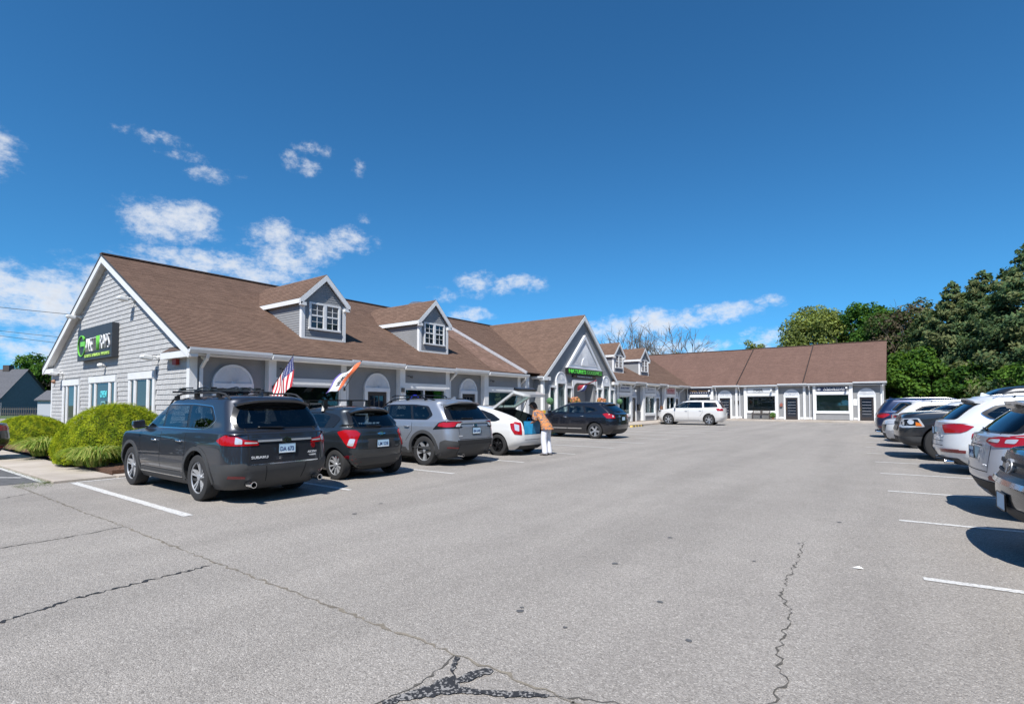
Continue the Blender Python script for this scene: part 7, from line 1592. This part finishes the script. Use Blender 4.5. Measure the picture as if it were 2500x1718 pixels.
# trees along the right boundary outside the frame; the rear row is added to close gaps in window reflections
ORD = ('first','second','third','fourth','fifth','sixth','seventh','eighth','ninth','tenth','eleventh','twelfth','thirteenth')
k = 0
for (x,y,h,r_) in ((15.5,50,12,4.5),(16,40,13,4.5),(16.5,30,12,4.5),(16,21,13,4.5),(17,12,12,4.5),(17,3,13,4.5),(17,-7,12,4.5),(16,-18,13,4.5),(16.5,57,14,4.8),(27,58,15,6.5),(28,46,15,6.5),(27,34,15,6.5),(28,22,15,6.5),(27,10,15,6.5),(28,-3,15,6.5)):
    k += 1; broadleaf('maple_tree','%s broad green tree of the %s row beyond the right-hand cars' % (ORD[(k-1) % 9], 'first' if k < 10 else 'rear'),x,y,h,r_,'maple',5000,.36,50+k,.2,.04,'trees along the right verge',50)
for k, (x,y) in enumerate(((-20,-38),(-6,-42),(8,-40),(-36,-36),(-50,-30),(-66,-22),(-13,-47),(-28,-46),(1,-49),(-43,-42),(-58,-36),(15,-34),(22,-26))):  # unseen trees, later ones added to fill sky gaps in car reflections
    broadleaf('maple_tree','%s broad green tree across the lot behind the camera' % ORD[k],x,y,13,6.4,'maple',4200,.45,80+k,.22,.03,'trees behind the camera',50)
# tree and hedge at the far left
broadleaf('maple_tree','dark green tree beside the small grey-roofed house',-107.5,21.8,9.4,4.4,'maple',12000,.22,41,.25,.05,'trees at the far left')
for k,(x,y) in enumerate(((-118,16),(-121,26),(-112,33),(-125,6),(-105,34))): broadleaf('maple_tree','%s of the leafy trees at the far left beyond the house' % ORD[k],x,y,7.5,5,'maple',4000,.35,90+k,.22,.0,'trees at the far left')
# ---- clipped golden shrubs
GOLD = [leaf_mat('cypress_gold',(.36,.40,.03),.35,.25,3), leaf_mat('cypress_lime',(.25,.32,.025),.35,.25,3), leaf_mat('cypress_green',(.13,.19,.02),.3,.3,3)]
def mound(label, x, y, rx, ry, h, n, seed, sz):
    t = thing('round_shrub', label, 'shrub', (x,y,.1), .6, 'golden mounded shrubs'); rd = np.random.default_rng(seed)
    b = MB(); prof = [(.96,0),(1.0,.2),(.95,.42),(.85,.6),(.7,.76),(.5,.89),(.25,.97),(0,1.0)]
    b.lathe([(p*.93,q*.94) for p,q in prof], lambda a,c,z: (a*rx,c*ry,z*h), 28); b.build('dark_core', mat('shrub_inside',(.05,.075,.012),.95,var=.4,vscale=12), t, smooth=True)  # solid core, coloured dark for the shade inside the shrub
    th = rd.uniform(0,2*pi,n); f = rd.uniform(0,1,n); pr_ = np.array(prof); tt = np.cumsum(np.r_[0,np.hypot(np.diff(pr_[:,0])*rx,np.diff(pr_[:,1])*h)]); tt /= tt[-1]
    f = 1-(1-f)**.62; f = np.clip(f*.98,0,1); R_ = np.interp(f,tt,pr_[:,0]); Z_ = np.interp(f,tt,pr_[:,1])
    lump = 1+.025*np.sin(5*th+3*Z_)+.02*np.sin(9*th-6*Z_)+.018*rd.normal(size=n)
    C = np.stack([R_*np.cos(th)*rx*lump,R_*np.sin(th)*ry*lump,Z_*h*(1+.03*rd.normal(size=n))+.02],axis=1)
    out = np.stack([np.cos(th)*(1.1-Z_),np.sin(th)*(1.1-Z_),.25+Z_],axis=1)+rd.normal(size=(n,3))*.33
    cl = (np.sin(th*11+Z_*17)+np.sin(th*23-Z_*9)+rd.normal(0,.8,n)); mi = np.where(cl > .4,0,np.where(cl > -.9,1,2))
    quads('foliage', C, sz*rd.uniform(.6,1.4,n), out, GOLD, t, .28, mi, droop=(0,0,.0))
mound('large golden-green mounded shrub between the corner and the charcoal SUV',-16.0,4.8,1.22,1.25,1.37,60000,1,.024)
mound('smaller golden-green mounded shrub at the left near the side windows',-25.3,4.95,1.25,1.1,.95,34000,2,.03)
# ---- daylily clumps: arching blades
BL = [leaf_mat('blade_green',(.15,.24,.045),.35), leaf_mat('blade_yellow',(.42,.42,.13),.35), leaf_mat('blade_pale',(.28,.35,.09),.35)]
def daylily(label, x, y, r, h, n, seed):
    rd = random.Random(seed); t = thing('daylily_clump', label, 'plant', (x,y,.13), 0, 'daylilies along the bed'); b = MB()
    for k in range(n):
        a = rd.uniform(0,2*pi); s = rd.uniform(.0,r*.35); bx, by = s*cos(a), s*sin(a); L_ = rd.uniform(.5,1.0); w = rd.uniform(.010,.018); tw = a+rd.gauss(0,.5); vs = []; m = 5
        for i in range(m+1):
            f = i/m; rr_ = r*L_*f**1.1; z = h*L_*(1.9*f-1.55*f*f)*1.25; ww = w*(1-f*.85); px, py = bx+rr_*cos(tw), by+rr_*sin(tw)
            vs += [(px-ww*sin(tw),py+ww*cos(tw),max(.0,z)),(px+ww*sin(tw),py-ww*cos(tw),max(.0,z))]
        b.add(vs, [(2*i,2*i+1,2*i+3,2*i+2) for i in range(m)], rd.choice((0,0,1,2)))
    b.build('blades', BL, t)['kind'] = 'stuff'
daylily('arching daylily clump in front of the large golden shrub',-14.5,3.98,.55,.62,560,1); daylily('yellowing daylily clump beside the sidewalk near the large shrub',-15.0,3.85,.45,.55,360,2)
daylily('daylily clump between the two golden shrubs',-18.7,3.95,.7,.62,600,3); daylily('loose daylily clump behind, below the left side window',-20.2,4.4,.7,.6,420,4)
# pink flowers and weeds
t = thing('hydrangea', 'faded pink flower heads beside the large golden shrub', 'flowers', (-13.95,5.35,.13)); b = MB()
for k in range(5): tuft_ball(b, (random.uniform(-.25,.25),random.uniform(-.25,.25),.55+random.uniform(-.1,.15)), .1, 90, .035, k)
b.build('blossoms', mat('faded_pink',(.4,.2,.17),.8), t)['kind'] = 'stuff'; b = MB(); tuft_ball(b,(0,0,.3),.3,300,.07,9); b.tube([(0,0,-.03),(0,0,.4)],.02,5); b.build('foliage', LEAFA, t)['kind'] = 'stuff'
b = MB(); rd = random.Random(5)
for k in range(900):
    f = rd.random(); x = -13.2-6.5*f**2; y = 2.86+rd.gauss(0,.035); 
    if rd.random() < .35: x = -13.1+rd.gauss(0,.25); y = 2.6+rd.uniform(-.25,.3)
    a = rd.uniform(0,6.28); L_ = rd.uniform(.02,.07); b.add([(x-.006,y,.0),(x+.006,y,.0),(x+L_*cos(a),y+L_*sin(a),L_*.8)], [(0,1,2)])
tag(b.build('weeds', leaf_mat('weed_green',(.09,.14,.03))), 'low weeds growing in the joint along the sidewalk edge', 'weeds', kind='stuff')
# ------------------------------------------------------------------ small house, cables and the person
HS = MB
hr = Vector((.805,.593,0)); hf = Vector((-.593,.805,0)); ho = Vector((-100.4,19.1,-.05))       # right end of the house, its ridge runs along -hr
t = thing('small_house', 'small blue-grey house with grey shingle roof at the far left', 'house', ho, 0)
HW = mat('house_blue', (.13,.155,.18), .8, var=.1); HR = mat('house_grey_roof', (.10,.10,.11), .95, var=.25, vscale=8, bump=.4, bscale=20)
f = lambda u,v,w: tuple(hr*u + hf*v + Vector((0,0,w)))
def hbox(b, u0,u1,v0,v1,w0,w1): b.add([f(u,v,w) for w in (w0,w1) for u,v in ((u0,v0),(u1,v0),(u1,v1),(u0,v1))], [(0,3,2,1),(4,5,6,7),(0,1,5,4),(1,2,6,5),(2,3,7,6),(3,0,4,7)])
b = HS(); b.prism([(-3.6,0),(3.6,0),(3.6,2.7),(0,6.4),(-3.6,2.7)], lambda u,v,w: f(w,u,v), -16, 0); b.build('wall', HW, t)
for s in (-1,1):
    b = HS(); n = 24
    for k in range(n):
        a, c = k/n, (k+1)/n; y0_, y1_ = s*4.0*(1-a), s*4.0*(1-c); z0_, z1_ = 2.35+4.2*a, 2.35+4.2*c
        b.add([f(-16.3,y0_,z0_+.05),f(.3,y0_,z0_+.05),f(.3,y1_,z1_),f(-16.3,y1_,z1_),f(-16.3,y0_,z0_-.02),f(.3,y0_,z0_-.02)], [(0,1,2,3),(4,5,1,0)])
    b.build('roof', HR, t)
b = HS(); hbox(b,-3.1,-2.2,-.4,.4,6.2,7.1); b.build('chimney', mat('chimney_dark',(.06,.05,.045),.9), t)
b = HS(); b.prism([(-4.0,2.2),(-6.2,1.6),(-6.2,1.9),(-3.6,2.6)], lambda u,v,w: f(w,u,v), -16, -4.6); b.build('awning', mat('awning_blue',(.16,.27,.36),.8,var=.1), t)
b = HS(); hbox(b,-1.3,-.2,-3.95,-3.62,.9,2.1); b.build('window', mat('pale_grey',(.45,.47,.48),.7), t)
b = HS(); hbox(b,-10,-7.4,-3.75,-3.6,0,1.5); b.build('door', mat('cream',(.42,.38,.32),.8), t)
def low_fence():
    t = thing('picket_fence', 'low grey picket fence in front of the small house', 'fence', (-92,18,-.05)); b = HS()
    for k in range(40): p = hr*(-9+.3*k); o = HS(); o.box(p.x-.06,p.x+.06,p.y-.03,p.y+.03,0,1.15); o.build('picket', mat('weathered_wood',(.13,.12,.11),.9), t)
    for z in (.3,.9): o = HS(); o.beam(tuple(hr*-9+Vector((0,0,z))+hf*.05),tuple(hr*2.9+Vector((0,0,z))+hf*.05),.06,.08); o.build('rail', mat('weathered_wood',(0,0,0)), t)
low_fence()
t = thing('storage_shed', 'low pale shed with dark roof beside the small house', 'shed', (-88,20,-.05)); b = HS(); b.prism([(-1.5,0),(1.5,0),(1.5,2.2),(0,3.2),(-1.5,2.2)], lambda u,v,w: f(w,u,v), -1.5, 2.5); b.build('wall', mat('shed_pale',(.40,.41,.44),.8), t)
b = HS()
for s in (-1,1): b.prism([(0,3.2),(s*1.8,2.0),(s*1.8,2.12),(0,3.34)], lambda u,v,w: f(w,u,v), -1.7, 2.7)
b.build('roof', HR, t)
for i,(a,c,l) in enumerate((((-81.5,11.6,12.4),(-75.1,16.2,11.6),'thick upper utility cable at the left of the picture'),((-81.5,11.6,9.8),(-76.1,15.6,9.1),'middle utility cable at the left of the picture'),((-81.5,11.6,9.3),(-76.3,15.4,8.5),'lowest utility cable at the left of the picture'))):
    a, c = Vector(a), Vector(c); d = (c-a)/(c-a).length; p0 = a-d*22; p1 = a+d*34; pts = []
    for k in range(17): u = k/16; p = p0.lerp(p1,u); pts.append((p.x,p.y,p.z+2.2*(1-4*u*(1-u))*.35-.0))
    b = MB(); b.tube(pts,.03 if i == 0 else .022,5); tag(b.build('utility_cable', SBLACK), l, 'cable', 'utility cables')
for (p,l) in (((-95.9,-1.6,0),'wooden utility pole beyond the left edge'),((-54.0,31.8,0),'wooden utility pole behind the building')):
    t = thing('utility_pole', l, 'pole', p); b = MB(); b.tube([(0,0,0),(0,0,13.5 if p[0] < -60 else 9.8)],[.17,.12],8); b.build('pole', BARK, t)
# ---- person loading the white car
def skin_chain(name, pts, edges, rad, m, parent, sub=2):
    me = bpy.data.meshes.new(name); me.from_pydata(pts, edges, []); o = link(name, me, parent); me.materials.append(m)
    sk = o.modifiers.new('skin','SKIN'); sk.use_smooth_shade = True
    if not me.skin_vertices: me.skin_vertices.new() if hasattr(me.skin_vertices,'new') else None
    return o
def loft(b, rings, n=16, mi=0, cap=True):
    """rings: centre, radius a, radius b, axis a, axis b"""
    vs = []
    for c, ra, rb, A, B_ in rings:
        c, A, B_ = Vector(c), Vector(A), Vector(B_); vs += [c+A*ra*cos(2*pi*k/n)+B_*rb*sin(2*pi*k/n) for k in range(n)]
    fs = [(i*n+k,i*n+(k+1) % n,(i+1)*n+(k+1) % n,(i+1)*n+k) for i in range(len(rings)-1) for k in range(n)]
    if cap: fs += [tuple(range(n-1,-1,-1)), tuple((len(rings)-1)*n+k for k in range(n))]
    b.add(vs, fs, mi)
def limb(b, pts, rs, n=10, mi=0):
    P = cr([list(p)+[r] for p, r in zip(pts, rs)], 4); b.tube([tuple(p[:3]) for p in P], [p[3] for p in P], n, mi)
def shirt_mat():
    m, nt, b, N, L = nodes_mat('patterned_orange_shirt'); tc = N('ShaderNodeTexCoord')
    w = N('ShaderNodeTexWave'); w.bands_direction = 'Z'; w.inputs['Scale'].default_value = 2.2; w.inputs['Distortion'].default_value = 9; w.inputs['Detail'].default_value = 3; w.inputs['Detail Scale'].default_value = 4; L(tc.outputs['Object'], w.inputs[0])
    L(ramp(nt, w.outputs[0], [(.0,(.10,.09,.13)),(.2,(.16,.13,.13)),(.3,(.5,.3,.12)),(.45,(.56,.17,.04)),(.65,(.58,.22,.06)),(.8,(.48,.34,.12)),(.95,(.5,.13,.05))]), b.inputs['Base Color']); b.inputs['Roughness'].default_value = .9; return m
SKIN = mat('skin_tan', (.36,.18,.11), .55); HAIR = mat('hair_dark', (.05,.03,.022), .7); PANT = mat('white_trousers', (.66,.67,.72), .85, var=.08, vscale=6, bump=.5, bscale=12); SHOE = mat('grey_shoe', (.13,.12,.12), .7)
pt = thing('person', 'person in an orange patterned shirt and white trousers leaning into the open white car', 'person', (-8.48,13.22,0), radians(180))
pt.scale = (.96,.96,.96)
# local frame: +x forward (towards the car), +y left
b = MB(); X, Y = (1,0,0), (0,1,0)
limb(b, [(-.02,.10,.92),(.03,.115,.52),(-.03,.12,.09)], [.09,.06,.045]); limb(b, [(-.02,-.10,.92),(.0,-.115,.52),(-.06,-.12,.09)], [.09,.06,.045])
loft(b, [((-.03,0,.86),.11,.16,X,Y),((-.02,0,.98),.115,.165,X,Y),((.02,0,1.12),.105,.15,X,Y),((.08,0,1.26),.105,.175,X,Y),((.12,0,1.36),.09,.18,X,Y),((.15,0,1.41),.055,.09,X,Y),((.19,0,1.46),.05,.052,X,Y)])
for s in (1,-1):
    limb(b, [(.12,s*.175,1.34),(.16,s*.23,1.12),(.38,s*.20,.99),(.46,s*.18,.985)], [.052,.042,.033,.028])
    # hand: palm, four fingers curled over the bag rim, thumb to the side
    loft(b, [((.46,s*.18,.985),.018,.028,(0,0,1),Y),((.50,s*.18,.98),.016,.042,(0,0,1),Y),((.545,s*.18,.97),.014,.04,(0,0,1),Y)],8)
    for k in range(4): y_ = s*.18+(k-1.5)*.021; ln = (.055,.065,.06,.048)[k]; b.tube([(.54,y_,.97),(.54+ln*.6,y_,.962),(.54+ln*.8,y_,.935),(.54+ln*.65,y_,.91)],[.0095,.009,.0085,.007],6)
    b.tube([(.48,s*.18-s*.035,.98),(.51,s*.18-s*.06,.965),(.535,s*.18-s*.062,.95)],[.012,.011,.009],6)
loft(b, [((.19,0,1.45),.05,.05,X,Y),((.24,0,1.475),.07,.06,X,Y),((.25,0,1.53),.095,.075,X,Y),((.24,0,1.59),.098,.078,X,Y),((.22,0,1.64),.085,.07,X,Y),((.2,0,1.67),.05,.045,X,Y),((.2,0,1.68),.01,.01,X,Y)],14)
b.tube([(.33,0,1.545),(.355,0,1.52),(.335,0,1.512)],[.012,.016,.012],6)                                   # nose
for s in (1,-1): b.tube([(.24,s*.072,1.52),(.235,s*.088,1.545),(.24,s*.076,1.565)],[.012,.014,.01],6)       # ears
body = b.build('body', SKIN, pt, smooth=True, sharp=60)
b = MB()
for s in (1,-1): b.tube([(.325,s*.03,1.548),(.337,s*.03,1.55)],[.01,.008],8)
b.build('eyes', mat('eye_dark',(.02,.015,.012),.3), pt); b = MB(); b.tube([(.31,-.022,1.488),(.322,0,1.485),(.31,.022,1.488)],.006,5); b.build('mouth', mat('lip',(.3,.1,.09),.6), pt)
b = MB()                                                                                                     # hair and flat cap
loft(b, [((.16,0,1.48),.05,.075,X,Y),((.17,0,1.54),.075,.084,X,Y),((.185,0,1.60),.09,.084,X,Y),((.195,0,1.66),.085,.074,X,Y),((.195,0,1.695),.04,.04,X,Y)],14); b.build('hair', HAIR, pt, smooth=True)
b = MB(); loft(b, [((.225,0,1.60),.108,.088,X,Y),((.215,0,1.65),.10,.084,X,Y),((.2,0,1.69),.06,.055,X,Y),((.2,0,1.7),.01,.01,X,Y)],16); b.prism([(.28,-.07),(.38,-.05),(.40,0),(.38,.05),(.28,.07)], lambda u,v,w: (u,v,w-.25*(u-.28)), 1.605, 1.618); b.build('cap', mat('cap_dark',(.03,.022,.02),.8), pt, smooth=True, sharp=50)
b = MB()                                                                                                     # loose shirt
loft(b, [((-.04,0,.80),.185,.235,X,Y),((-.03,0,.86),.175,.225,X,Y),((-.01,0,1.0),.155,.205,X,Y),((.04,0,1.14),.14,.195,X,Y),((.09,0,1.27),.132,.21,X,Y),((.13,0,1.37),.105,.195,X,Y),((.155,0,1.43),.07,.09,X,Y)],22,cap=False)
for s in (1,-1): limb(b, [(.11,s*.15,1.36),(.14,s*.215,1.24),(.18,s*.235,1.12)], [.085,.082,.085], 12)
o = b.build('shirt', shirt_mat(), pt, smooth=True, sharp=70)
b = MB()
loft(b, [((-.02,0,1.0),.11,.15,X,Y),((-.03,0,.9),.125,.17,X,Y),((-.03,0,.8),.13,.185,X,Y)],18)
for s in (1,-1):
    loft(b, [((-.02,s*.09,.84),.12,.10,X,Y),((.01,s*.105,.66),.105,.095,X,Y),((.03,s*.115,.5),.095,.088,X,Y),((0,s*.118,.3),.092,.086,X,Y),((-.03,s*.12,.12),.09,.085,X,Y),((-.025,s*.12,.035),.1,.09,X,Y)],14)
o = b.build('trousers', PANT, pt, smooth=True, sharp=70); d_ = o.modifiers.new('subdivision','SUBSURF'); d_.levels = 2; d_.render_levels = 2
b = MB()
for s in (1,-1): loft(b, [((-.12,s*.12,.03),.03,.03,(0,0,1),Y),((-.08,s*.12,.045),.045,.042,(0,0,1),Y),((.05,s*.12,.045),.045,.048,(0,0,1),Y),((.13,s*.125,.03),.03,.04,(0,0,1),Y),((.16,s*.125,.02),.012,.02,(0,0,1),Y)],12)
build_each(b, 'shoe', SHOE, pt)
for o_ in pt.children:                                # the upper body leans forward into the car
    if o_.name.split('.')[0] in ('body','shirt','trousers','hair','cap','eyes','mouth'):
        for v in o_.data.vertices:
            k_ = max(0, v.co.z-.86)
            if k_ > 0 and v.co.x < .42: v.co.x += .36*k_; v.co.z = .86+k_*.94
            elif k_ > 0: v.co.x += .045
# blue bag in the boot, handles gripped
t = thing('shopping_bag', 'bright blue shopping bag in the open boot of the white car', 'bag', (-8.98,13.2,.58)); b = MB(); e_ = .0
b.prism([(-.14,0),(.14,0),(.17,.42),(-.17,.42)], lambda u,v,w: (u,w,v), -.2, .2); b.build('bag', mat('bag_blue',(.02,.22,.42),.5,var=.2,vscale=6,bump=.3,bscale=10), t)
b = MB()
for s in (1,-1): b.tube([(s*.12,-.1,.42),(s*.12,-.06,.52),(s*.12,.06,.52),(s*.12,.1,.42)],.01,6)
build_each(b, 'handle', mat('bag_blue',(0,0,0)), t)
